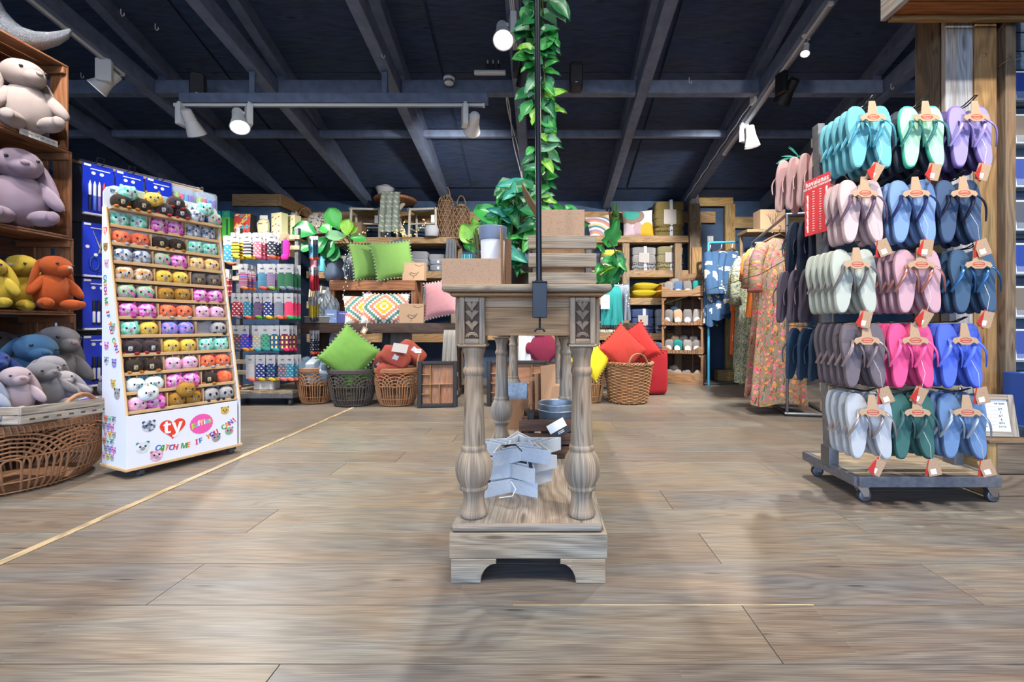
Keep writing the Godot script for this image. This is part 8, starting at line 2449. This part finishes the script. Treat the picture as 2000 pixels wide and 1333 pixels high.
func clothes() -> void:
	var X := 2.5
	var t := thing("clothes_rail", "grey steel clothes rail behind the flip-flop rack", "clothes rail", Vector3(X, 0, -4.68), -0.237)
	for z in [-0.72, 0.72]:
		for s in [-1, 1]:
			part(t, "leg", mb().tube([Vector3(s * 0.18, 0.03, z), Vector3(s * 0.18, 1.78, z)], 0.014, 8), M.steel)
		part(t, "foot_bar", mb().tube([Vector3(-0.2, 0.02, z), Vector3(0.2, 0.02, z)], 0.016, 8), M.steel)
		part(t, "top_bar", mb().tube([Vector3(-0.18, 1.78, z), Vector3(0.18, 1.78, z)], 0.014, 8), M.steel)
	part(t, "hanging_bar", mb().tube([Vector3(0, 1.7, -0.72), Vector3(0, 1.7, 0.72)], 0.013, 8), M.steel)
	for s in [-1, 1]:
		part(t, "side_bar", mb().tube([Vector3(s * 0.18, 1.78, -0.72), Vector3(s * 0.18, 1.78, 0.72)], 0.014, 8), M.steel)
		part(t, "floor_bar", mb().tube([Vector3(s * 0.18, 0.02, -0.72), Vector3(s * 0.18, 0.02, 0.72)], 0.016, 8), M.steel)
	var fl := printed("floral", "floral", Vector3(3, 3, 1), 0.9)
	var sg := printed("sage", "sage", Vector3(4, 4, 1), 0.9)
	garment("dress", "long beige floral dress with wide sleeves, nearest on the clothes rail", Vector3(2.13, 1.595, -4.1), 0.1, fl, 0.44, 1.5, 0.5, 0.42)
	garment("dress", "second floral dress hanging behind the nearest one", Vector3(2.22, 1.595, -4.38), -0.1, fl, 0.42, 1.48, 0.5, 0.36)
	garment("dress", "sage green dress with dark scrolling print behind the floral dresses", Vector3(2.34, 1.595, -5.1), 0.2, sg, 0.4, 1.42, 0.4, 0.5)
	garment("dress", "black and sage patterned dress on the rail behind the sage one", Vector3(2.41, 1.595, -5.25), 0.0, printed("sage_d", "sage", Vector3(5, 5, 1), 0.9), 0.4, 1.3, 0.4, 0.4)
	garment("shirt", "orange shirt hanging between sage dress and floral dresses", Vector3(2.32, 1.595, -4.72), 0.0, cloth("orange_cloth", k8(206, 112, 40)), 0.4, 0.7, 0.4, 0.3)
	garment("jacket", "rust and cream patterned long jacket left of the sage dress", Vector3(2.5, 1.56, -5.75), 0.75, printed("rust", "rust", Vector3(2, 2, 1), 0.9), 0.42, 1.14, 0.44, 0.52)
	# sky-blue rail at the back
	var b := thing("clothes_rail", "sky-blue tubular clothes rail near the navy wall", "clothes rail", Vector3(2.36, 0, -6.2))
	var sky := plain("sky_tube", k8(70, 176, 222), 0.4)
	part(b, "top_bar", mb().tube([Vector3(-0.14, hy(474, 6.1), 0.1), Vector3(0.22, hy(468, 6.0), 0.02), Vector3(0.32, hy(466, 5.9), 0.0)], 0.016, 8), sky)
	part(b, "leg", mb().tube([Vector3(0.32, 0, 0), Vector3(0.32, hy(466, 5.9), 0)], 0.016, 8), sky)
	part(b, "leg", mb().tube([Vector3(-0.14, 0, 0.1), Vector3(-0.14, hy(474, 6.1), 0.1)], 0.016, 8), sky)
	part(b, "foot", mb().tube([Vector3(-0.2, 0.016, 0.1), Vector3(0.36, 0.016, 0.0)], 0.016, 8), M.steel)
	var dn := printed("denim", "denim", Vector3(2, 2, 1), 0.9)
	for i in 3:
		garment("jacket", "blue and cream bird-print jacket on the sky-blue rail, %s" % ["leftmost", "middle one", "rightmost"][i], Vector3(2.26 + 0.13 * i, 1.8, -6.14 + 0.04 * i), 1.0 - 0.35 * i, dn, 0.4, 1.0 - 0.08 * i, 0.4, 0.55)
	var bk := thing("brown_carton", "brown carton with a tree drawing up on the wall rail behind the dresses", "cardboard box", P(1502, 452, 5.9))
	part(bk, "body", mb().box(Vector3(0.32, 0.26, 0.2), Vector3(0, 0.13, 0), 0.003), M.kraft)
	for i in 7:
		part(bk, "printed_branch", mb().tube([Vector3(0, 0.05, 0.1015), Vector3(sin(i - 3.0) * 0.04, 0.12, 0.1015), Vector3((i - 3) * 0.03, 0.2, 0.1015)], 0.002, 4), M.ink)
	var sh := thing("wall_shelf", "short timber shelf behind the dresses carrying the brown carton", "shelf", P(1502, 452, 5.9) + Vector3(0, -0.022, 0))
	part(sh, "board", mb().box(Vector3(0.9, 0.04, 0.3), Vector3(0.1, 0, 0), 0.003), M.shelf)
	for s in [-1, 1]:
		part(sh, "post", mb().box(Vector3(0.04, 1.99, 0.04), Vector3(0.1 + s * 0.42, -1.012, -0.1), 0.003), M.pine_grey)
	for q in [[1540, 300, "at the rack's top left corner"], [1545, 470, "over the dress rail"]]:
		var pl := thing("bamboo_spray", "small spray of narrow green leaves %s" % q[2], "foliage", P(q[0] + 30, q[1] + 10, 2.75))
		part(pl, "stem", mb().tube([Vector3(0.02, -0.32, 0.44), Vector3(0.05, -0.1, 0.2), Vector3(0.02, 0, 0), Vector3(-0.06, 0.01, 0)] if q[1] == 300 else [Vector3(-0.1, -0.22, -3.0), Vector3(0.02, -0.1, -0.6), Vector3(0.02, 0, 0), Vector3(-0.06, 0.01, 0)], 0.003, 5), M.stem)
		for i in 7:
			part(pl, "leaf", nice_leaf(0.09, 0.016, 0.3, 2), M.leaf_teal, leaf_xf(Vector3(-0.03 - 0.008 * i, 0.005, 0), Vector3(-0.6 + 0.25 * i * (1 if i % 2 else -1), 0.6 - 0.2 * i, 0.3), Vector3(0, 0.4, 1)))


# ---------------------------------------------------------------- flip-flop rack
func sole_outline(side: int) -> PackedVector2Array:
	var o := PackedVector2Array()
	var L := 0.275
	for i in 36:
		var a := TAU * i / 36.0
		var y := cos(a)              # +1 toe, at the top
		var w := 0.046 + 0.0 * y
		w = lerpf(0.037, 0.0515, smoothstep(-0.7, 0.55, y)) - 0.006 * exp(-pow((y + 0.15) / 0.35, 2.0))
		var x := -sin(a)
		x = signf(x) * pow(absf(x), 0.72)
		o.append(Vector2(x * w + side * 0.008 * (y * y - 0.4), y * L / 2))
	return o


func flip_flops(label: String, at: Vector3, yaw: float, m: Material, sm2: Material, glit: Material, front: bool, group: String, back := false) -> Node3D:
	var t := thing("flip_flops", label, "flip-flops", at, yaw + (PI if back else 0.0), group)
	for s in [-1, 1]:
		var x := tf(Vector3(s * 0.05, -0.15, 0.0), Vector3(-0.1, 0, s * 0.035))
		var sole := part(t, "sole", once(["sole", s], func(): return mb().prism(sole_outline(s), 0.018, 0.004, true).mesh()), m, x)
		part(sole, "footbed", once(["bed", s], func():
			var o := sole_outline(s)
			for i in o.size():
				o[i] *= 0.94
			return mb().prism(o, 0.003, 0.001, true).mesh()), sm2, tf(Vector3(0, 0, 0.0085)))
		for q in [-1, 1]:
			part(t, "strap", once(["strap", s, q], func():
				var pts := []
				for i in 10:
					var k := i / 9.0
					pts.append(Vector3(lerpf(0.0, q * 0.046, pow(k, 0.75)), lerpf(0.068, -0.048, k), 0.012 + 0.03 * sin(PI * pow(k, 0.7)) * (1.0 if k < 0.98 else 0.6)))
				return mb().tube(pts, [0.005, 0.0062, 0.0068, 0.007, 0.007, 0.007, 0.0068, 0.0062, 0.0056, 0.005], 7, false, 0.55).mesh()), glit, x)
	if front:
		var c := PackedVector2Array()
		for q in [[-0.06, -0.075], [-0.05, -0.088], [-0.034, -0.078], [-0.02, -0.09], [0.02, -0.09], [0.034, -0.078], [0.05, -0.088], [0.06, -0.075], [0.052, -0.06], [0.024, -0.052], [0.014, 0.01], [-0.014, 0.01], [-0.024, -0.052], [-0.052, -0.06]]:
			c.append(Vector2(q[0], q[1]))
		var cd := part(t, "hanger_card", once("ff_card", func(): return mb().prism(c, 0.004, 0.001).mesh()), M.kraft, tf(Vector3(-0.012, -0.022, 0.036), Vector3(-0.12, 0, 0), 0.9))
		part(cd, "oval_print", once("ff_oval", func():
			var pts := []
			for i in 16:
				pts.append(Vector3(cos(TAU * i / 16) * 0.026, -0.069 + sin(TAU * i / 16) * 0.011, 0.0022))
			return mb().tube(pts, 0.0012, 4, true).mesh()), plain("tag_red", k8(196, 52, 44), 0.7))
		letters(cd, "havaianas", 0.008, M.tag_red, tf(Vector3(0, -0.069, 0.0022)))
		var an := rr(-0.5, 0.5)
		part(t, "tag_string", mb().tube([Vector3(0.02, -0.16, 0.03), Vector3(0.03 + an * 0.02, -0.22, 0.05), Vector3(0.03 + an * 0.05, -0.285, 0.045)], 0.0011, 4), M.paper)
		part(t, "red_tag", once("ff_tag", func(): return mb().box(Vector3(0.036, 0.052, 0.0015), Vector3(0, -0.02, 0), 0.0).mesh()), M.tag_red, tf(Vector3(0.036 + an * 0.05, -0.29, 0.04), Vector3(0.1, 0.3, an - 0.4), 1.3))
		var tg := part(t, "kraft_tag", once("ff_tag", func(): return mb().box(Vector3(0.036, 0.052, 0.0015), Vector3(0, -0.02, 0), 0.0).mesh()), M.kraft, tf(Vector3(0.03 + an * 0.05, -0.287, 0.048), Vector3(0.05, -0.2, an), 1.3))
		part(tg, "barcode_label", once("ff_bar", func(): return mb().box(Vector3(0.016, 0.016, 0.001), Vector3(-0.004, -0.032, 0.0011), 0.0).mesh()), M.paper)
	return t


func flip_flop_rack() -> void:
	var zp := 2.25
	var t := thing("flip_flop_rack", "steel rack with timber slats on castors, hung with flip-flops", "display rack", Vector3(1.73, 0, -zp))
	var lean := Basis(Vector3.BACK, 0.035)
	for x in [-0.31, 0.3]:
		part(t, "upright", mb().box(Vector3(0.036, 1.69, 0.05), Vector3(0, 0.845, 0), 0.003), M.steel_dark, Transform3D(lean, Vector3(x, 0.1, 0)))
		part(t, "upright_bracket", mb().box(Vector3(0.05, 0.1, 0.07), Vector3(x - 0.003, 0.16, 0), 0.004), M.steel)
	var ys := [1.735, 1.42, 1.125, 0.81, 0.512]
	for y in ys:
		for q in [0.0, -0.1]:
			var dx: float = -0.035 * (y + q - 0.1)
			for s in [-1, 1]:
				var sl := part(t, "slat", mb().box(Vector3(0.65, 0.046, 0.016), Vector3(dx, y + q - 0.02, s * 0.034), 0.002), M.pallet)
				for x in [-0.305, 0.305]:
					part(sl, "bolt", once("bolt", func(): return mb().lathe([Vector2(0.01, 0), Vector2(0.01, 0.004), Vector2(0.006, 0.008), Vector2(0, 0.008)], 10).mesh()), M.chrome, tf(Vector3(x + dx, y + q - 0.02, s * 0.042), Vector3(s * PI / 2, 0, 0)))
	# base
	var fw := 0.635
	var fd := 0.41
	for s in [-1, 1]:
		part(t, "base_bar", mb().box(Vector3(fw, 0.045, 0.03), Vector3(0.0, 0.1, s * fd / 2), 0.002), M.steel_dark)
		part(t, "base_bar", mb().box(Vector3(0.03, 0.045, fd), Vector3(s * fw / 2, 0.1, 0), 0.002), M.steel_dark)
	for i in 3:
		part(t, "deck_board", mb().box(Vector3(fw - 0.034, 0.016, 0.123), Vector3(0, 0.112, (i - 1) * 0.126), 0.002), M.pallet)
	for x in [-0.29, 0.29]:
		for z in [-0.17, 0.18]:
			var c := part(t, "castor", mb().box(Vector3(0.05, 0.006, 0.06), Vector3(x, 0.0745, z), 0.001), M.chrome)
			part(c, "fork", mb().prism(PackedVector2Array([Vector2(-0.02, 0), Vector2(0.024, 0), Vector2(0.03, -0.02), Vector2(0.03, -0.045), Vector2(0.01, -0.045)]), 0.034, 0.002), M.chrome, tf(Vector3(x, 0.073, z)))
			part(c, "wheel", mb().lathe([Vector2(0, -0.014), Vector2(0.012, -0.014), Vector2(0.014, -0.01), Vector2(0.026, -0.012), Vector2(0.029, -0.007), Vector2(0.029, 0.007), Vector2(0.026, 0.012), Vector2(0.014, 0.01), Vector2(0.012, 0.014), Vector2(0, 0.014)], 22), M.steel, tf(Vector3(x + 0.018, 0.0295, z), Vector3(PI / 2, 0, 0)))
			part(c, "tyre", mb().lathe([Vector2(0.0255, -0.012), Vector2(0.0295, -0.008), Vector2(0.0295, 0.008), Vector2(0.0255, 0.012)], 22), M.rubber, tf(Vector3(x + 0.018, 0.0295, z), Vector3(PI / 2, 0, 0)))
	# stock: [row, photo x, pairs, sole, footbed, strap, words]
	var gl := func(key: String, c: Color):
		if not M.has(key):
			var m := tri(key, c, "glitter", 9.0, 0.3, "glitter_n", 0.8)
			m.metallic = 0.45
		return M[key]
	var ft := func(key: String, c: Color): return M[key] if M.has(key) else tri(key, c, "grain2", 60.0, 0.75)
	var rows := [
		[0, 1706, 5, k8(112, 186, 200), k8(104, 178, 194), plain("st_teal", k8(84, 164, 186), 0.25, 0.4), "teal", "top left hook"], [0, 1808, 5, k8(70, 206, 168), k8(166, 222, 190), gl.call("st_aqua", k8(120, 222, 214)), "mint green", "top middle hook"], [0, 1902, 5, k8(122, 102, 176), k8(158, 146, 206), plain("st_lilac", k8(158, 140, 200), 0.3, 0.3), "lilac", "top right hook"],
		[1, 1690, 3, k8(196, 168, 170), k8(204, 180, 182), gl.call("st_rose", k8(178, 140, 170)), "pale pink", "second-row left hook"], [1, 1790, 4, k8(110, 140, 188), k8(120, 152, 200), gl.call("st_blueglit", k8(60, 84, 160)), "cornflower blue", "second-row middle hook"], [1, 1880, 4, k8(52, 74, 108), k8(62, 86, 120), gl.call("st_navyglit", k8(40, 48, 90)), "navy", "second-row right hook"],
		[2, 1676, 5, k8(176, 182, 170), k8(184, 190, 180), gl.call("st_silver", k8(178, 172, 168)), "pale sage", "middle-row left hook"], [2, 1800, 5, k8(186, 144, 156), k8(198, 158, 170), plain("st_bronze", k8(196, 132, 118), 0.25, 0.6), "mauve pink", "middle-row middle hook"], [2, 1908, 4, k8(50, 76, 104), k8(60, 90, 120), plain("st_bluem", k8(60, 110, 160), 0.25, 0.5), "dark teal-blue", "middle-row right hook"],
		[3, 1694, 5, k8(96, 84, 90), k8(108, 98, 106), plain("st_taupe", k8(140, 124, 124), 0.3, 0.4), "taupe brown", "fourth-row left hook"], [3, 1787, 3, k8(228, 70, 130), k8(238, 84, 142), plain("st_hot", k8(236, 90, 150), 0.35), "hot pink", "fourth-row middle hook"], [3, 1882, 3, k8(70, 96, 208), k8(84, 112, 222), plain("st_royal", k8(90, 116, 222), 0.3), "royal blue", "fourth-row right hook"],
		[4, 1706, 4, k8(176, 182, 188), k8(184, 188, 194), plain("st_pewter", k8(168, 160, 160), 0.25, 0.6), "white", "bottom-row left hook"], [4, 1790, 3, k8(46, 92, 88), k8(54, 104, 98), gl.call("st_greenglit", k8(120, 170, 170)), "dark green", "bottom-row middle hook"], [4, 1888, 4, k8(92, 122, 164), k8(104, 136, 178), plain("st_steel", k8(168, 184, 204), 0.25, 0.6), "slate blue", "bottom-row right hook"]]
	var z0 := 1.93
	for r in rows:
		var y: float = [1.735, 1.42, 1.125, 0.81, 0.512][r[0]] + 0.012
		var x: float = (r[1] - 1060.0) * z0 / F - 0.025
		var hook := part(t, "hook", mb().tube([Vector3(x, y - 0.012, -zp + 0.04) - t.position, Vector3(x, y - 0.006, -z0 - 0.02) - t.position, Vector3(x, y + 0.012, -z0 + 0.03) - t.position, Vector3(x + 0.012, y + 0.014, -z0 + 0.03) - t.position, Vector3(x + 0.016, y - 0.006, -z0 - 0.02) - t.position, Vector3(x + 0.016, y - 0.012, -zp + 0.04) - t.position], 0.0028, 5), M.black)
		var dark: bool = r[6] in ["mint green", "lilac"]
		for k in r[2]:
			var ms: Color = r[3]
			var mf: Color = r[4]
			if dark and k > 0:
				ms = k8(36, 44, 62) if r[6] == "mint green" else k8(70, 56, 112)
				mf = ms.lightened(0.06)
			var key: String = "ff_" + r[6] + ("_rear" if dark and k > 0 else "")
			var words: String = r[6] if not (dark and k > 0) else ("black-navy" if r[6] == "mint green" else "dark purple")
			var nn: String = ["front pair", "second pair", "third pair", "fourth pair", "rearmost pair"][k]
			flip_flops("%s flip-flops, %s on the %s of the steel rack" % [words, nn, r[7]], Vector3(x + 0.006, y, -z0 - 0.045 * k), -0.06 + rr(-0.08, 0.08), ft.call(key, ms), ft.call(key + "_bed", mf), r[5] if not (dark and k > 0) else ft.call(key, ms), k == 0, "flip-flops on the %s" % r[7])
	# pairs on the far side, left column
	var far := [[0, k8(206, 168, 166), "dusty pink", 4], [1, k8(34, 44, 66), "dark navy", 3], [2, k8(88, 78, 92), "plum brown", 3], [3, k8(40, 66, 92), "deep blue", 3]]
	for r in far:
		var y: float = [1.70, 1.36, 1.1, 0.8][r[0]]
		for k in r[3]:
			var x := 1.43 if r[0] != 2 else 1.38
			flip_flops("%s flip-flops on the far side of the steel rack, %s" % [r[2], ["nearest pair", "second pair", "third pair", "outermost pair"][k]], Vector3(x - 0.03 * k, y, -2.33 - 0.05 * k), 0.35, ft.call("ff_far" + r[2], r[1]), ft.call("ff_far" + r[2], r[1]), ft.call("ff_far" + r[2], r[1]), false, "far-side flip-flops", true)
		part(t, "hook", mb().tube([Vector3(1.43, y - 0.01, -2.28) - t.position, Vector3(1.37, y, -2.56) - t.position], 0.003, 5), M.black)
	# red size chart
	var s := thing("size_chart", "red size-conversion card fixed to the rack's left upright", "sign", P(1596, 401, 2.12), -1.44)
	var red := plain("chart_red", k8(222, 52, 60), 0.45)
	var xs := Basis(Vector3.BACK, 0.0)
	var b := part(s, "board", mb().box(Vector3(0.162, 0.265, 0.003), Vector3.ZERO, 0.001), red, Transform3D(xs, Vector3.ZERO))
	letters(b, "havaianas", 0.0225, M.paper, tf(Vector3(0, 0.11, 0.0016)), "Droid Sans", 800)
	letters(b, "FLIP FLOP SIZE CONVERSION", 0.0094, M.paper, tf(Vector3(0, 0.09, 0.0016)), "Droid Sans", 700)
	for q in [-1, 1]:
		for i in 5:
			part(b, "printed_footprint", once("foot", func(): return mb().prism(PackedVector2Array([Vector2(-0.003, -0.014), Vector2(0.003, -0.014), Vector2(0.0035, 0.0), Vector2(0.005, 0.008), Vector2(0.003, 0.014), Vector2(-0.003, 0.014), Vector2(-0.005, 0.008), Vector2(-0.0035, 0.0)]), 0.001, 0.0).mesh()), M.paper, tf(Vector3(q * 0.06, 0.05 - 0.036 * i + 0.006 * q, 0.0018), Vector3(0, 0, -q * 0.1), 1.25))
		var col := mb()
		for i in 17:
			col.box(Vector3(0.01 if i % 3 else 0.014, 0.0035, 0.001), Vector3(q * 0.022, 0.07 - 0.0115 * i, 0.0018), 0.0)
		part(b, "printed_sizes", col, M.paper)
	part(s, "clip", mb().box(Vector3(0.02, 0.03, 0.09), Vector3(-0.06, 0.05, -0.045), 0.002), M.steel)


# ---------------------------------------------------------------- post, canopy, slat wall and plinth at the right edge
func right_wall() -> void:
	var z := 2.36
	var p := thing("timber_post", "broad post of reclaimed boards at the right edge", "post", Vector3(2.2, 0, -z))
	part(p, "board", mb().box(Vector3(0.142, 3.6, 0.03), Vector3(hx(1869, z) - 2.2, 1.8, 0.0), 0.004), M.reclaimed)
	part(p, "board", mb().box(Vector3(0.115, 3.6, 0.034), Vector3(hx(1918, z) - 2.2, 1.8, 0.004), 0.004), M.pine)
	part(p, "groove_board", mb().box(Vector3(0.05, 3.6, 0.02), Vector3(hx(1943, z) - 2.2, 1.8, -0.02), 0.002), M.crate)
	part(p, "edge_board", mb().box(Vector3(0.055, 3.6, 0.05), Vector3(hx(1961, z) - 2.2, 1.8, 0.012), 0.004), M.pine_grey)
	part(p, "core", mb().box(Vector3(0.3, 3.6, 0.16), Vector3(0.03, 1.8, -0.11), 0.004), M.pine_grey)
	for q in [[1908, 118], [1955, 125], [1975, 122]]:
		part(p, "screw_hook", mb().tube([Vector3(0, -0.01, -0.03), Vector3(0, 0, 0.02), Vector3(0.014, 0.004, 0.035), Vector3(0.02, 0.018, 0.03), Vector3(0.008, 0.026, 0.02)], 0.0022, 5), M.chrome, tf(P(q[0], q[1], z - 0.03) - p.position))
	var c := thing("timber_canopy", "orange-brown timber canopy box overhead at the post", "canopy", Vector3(0, 0, 0))
	var x0 := 1.71
	for i in 3:
		part(c, "soffit_board", mb().box(Vector3(0.86, 0.02, 0.115), Vector3(x0 + 0.46, 2.36, -2.24 + 0.119 * i), 0.003), M.canopy if M.has("canopy") else wood("canopy", k8(196, 124, 62)))
	part(c, "side_board", mb().box(Vector3(0.03, 0.3, 0.4), Vector3(x0 + 0.015, 2.49, -2.11), 0.004), M.reclaimed)
	part(c, "back_board", mb().box(Vector3(0.86, 0.26, 0.022), Vector3(x0 + 0.46, 2.5, -2.305), 0.003), M.canopy)
	part(c, "edge_batten", mb().box(Vector3(0.86, 0.022, 0.03), Vector3(x0 + 0.46, 2.338, -2.285), 0.003), M.pine)
	# slat wall facing the shop, with clear card holders
	var w := struct("wall_slat", mb().box(Vector3(0.9, 2.9, 0.05), Vector3(2.86, 1.46, -2.56), 0.0), M.slatwall, Transform3D(), "blue grooved slat wall at the right edge")
	for i in 27:
		part(w, "slat", mb().box(Vector3(0.9, 0.098, 0.018), Vector3(2.86, 0.08 + 0.104 * i, -2.526), 0.004), M.slatwall)
	for i in 8:
		var y := 0.37 + 0.235 * i
		var h := thing("card_holder", "clear acrylic card shelf on the blue slat wall, %s from the bottom" % ["first", "second", "third", "fourth", "fifth", "sixth", "seventh", "eighth"][i], "card holder", Vector3(2.62, y, -2.5))
		part(h, "back_plate", mb().box(Vector3(0.2, 0.13, 0.003), Vector3(0.0, 0.06, -0.008), 0.0), M.acrylic)
		part(h, "ledge", mb().box(Vector3(0.2, 0.004, 0.06), Vector3(0, 0, 0.024), 0.001), M.acrylic)
		part(h, "lip", mb().box(Vector3(0.2, 0.045, 0.003), Vector3(0, 0.02, 0.054), 0.0), M.acrylic)
		part(h, "stud", mb().lathe([Vector2(0.007, 0), Vector2(0.006, 0.006), Vector2(0, 0.007)], 10), M.chrome, tf(Vector3(-0.088, 0.09, -0.006), Vector3(PI / 2, 0, 0)))
		var g := thing("greeting_card", "greeting card with dark picture in a clear holder, %s from the bottom" % ["first", "second", "third", "fourth", "fifth", "sixth", "seventh", "eighth"][i], "greeting card", Vector3(2.625, y + 0.004, -2.475))
		for k in 3:
			part(g, "card", mb().box(Vector3(0.12, 0.17, 0.002), Vector3(0.01 * k, 0.087, 0.008 * (2 - k) - 0.012), 0.0), M.paper, tf(Vector3.ZERO, Vector3(-0.12, 0, 0)))
		part(g, "picture", mb().box(Vector3(0.105, 0.15, 0.0012), Vector3(0.0, 0.087, 0.006), 0.0), plain("card_pic%d" % (i % 4), [k8(86, 92, 104), k8(60, 80, 150), k8(120, 110, 100), k8(40, 70, 150)][i % 4]), tf(Vector3.ZERO, Vector3(-0.12, 0, 0)))
	# plinth with a framed price list
	var b := thing("timber_plinth", "low plinth of pale timber boards beside the flip-flop rack", "plinth", Vector3(2.5, 0, -2.3))
	for i in 2:
		part(b, "front_board", mb().box(Vector3(0.8, [0.1, 0.145][i], 0.03), Vector3(0.02, [0.05, 0.178][i], 0.16), 0.004), M.pine_grey)
	part(b, "end_post", mb().box(Vector3(0.06, 0.25, 0.3), Vector3(-0.39, 0.125, 0.02), 0.004), M.pine_yellow)
	part(b, "top_board", mb().box(Vector3(0.84, 0.02, 0.36), Vector3(0.0, 0.258, 0.0), 0.004), M.pine_grey)
	var f := thing("framed_price_list", "whitewashed frame holding a printed list on the pale plinth", "picture frame", Vector3(2.16, 0.269, -2.17), -0.12)
	f.rotation.x = -0.18
	for s in [-1, 1]:
		part(f, "frame_side", mb().box(Vector3(0.026, 0.2, 0.018), Vector3(s * 0.082, 0.1, 0), 0.003), M.white_wood)
		part(f, "frame_rail", mb().box(Vector3(0.138, 0.026, 0.018), Vector3(0, 0.1 + s * 0.087, 0), 0.003), M.white_wood)
	part(f, "list_sheet", mb().box(Vector3(0.142, 0.152, 0.004), Vector3(0, 0.1, -0.003), 0.0), M.paper)
	letters(f, "Sizes", 0.009, M.ink, tf(Vector3(-0.036, 0.157, 0.0)), "Droid Sans", 500)
	letters(f, "UK Sizes", 0.009, M.ink, tf(Vector3(0.034, 0.157, 0.0)), "Droid Sans", 500)
	for i in 6:
		letters(f, ["3/4", "5", "6/7", "8", "9/10", "11/12"][i], 0.009, M.ink, tf(Vector3(0.034, 0.132 - 0.017 * i, 0.0)), "Droid Sans", 500)
		part(f, "printed_mark", mb().box(Vector3(0.014, 0.003, 0.0008), Vector3(-0.036, 0.132 - 0.017 * i, 0.0), 0.0), M.steel)
		part(f, "printed_rule", mb().box(Vector3(0.13, 0.0008, 0.0006), Vector3(0, 0.1405 - 0.017 * i, -0.0004), 0.0), M.steel)
	var dv := thing("blue_stand", "dark blue card stand at the frame's right edge behind the price list", "card stand", Vector3(2.33, 0.269, -2.22))
	part(dv, "panel", mb().box(Vector3(0.06, 0.3, 0.12), Vector3(0.0, 0.15, 0), 0.003), plain("stand_blue", k8(32, 72, 150), 0.5))
	part(dv, "tray", mb().box(Vector3(0.1, 0.05, 0.14), Vector3(0, 0.025, 0.03), 0.003), M.slatwall)
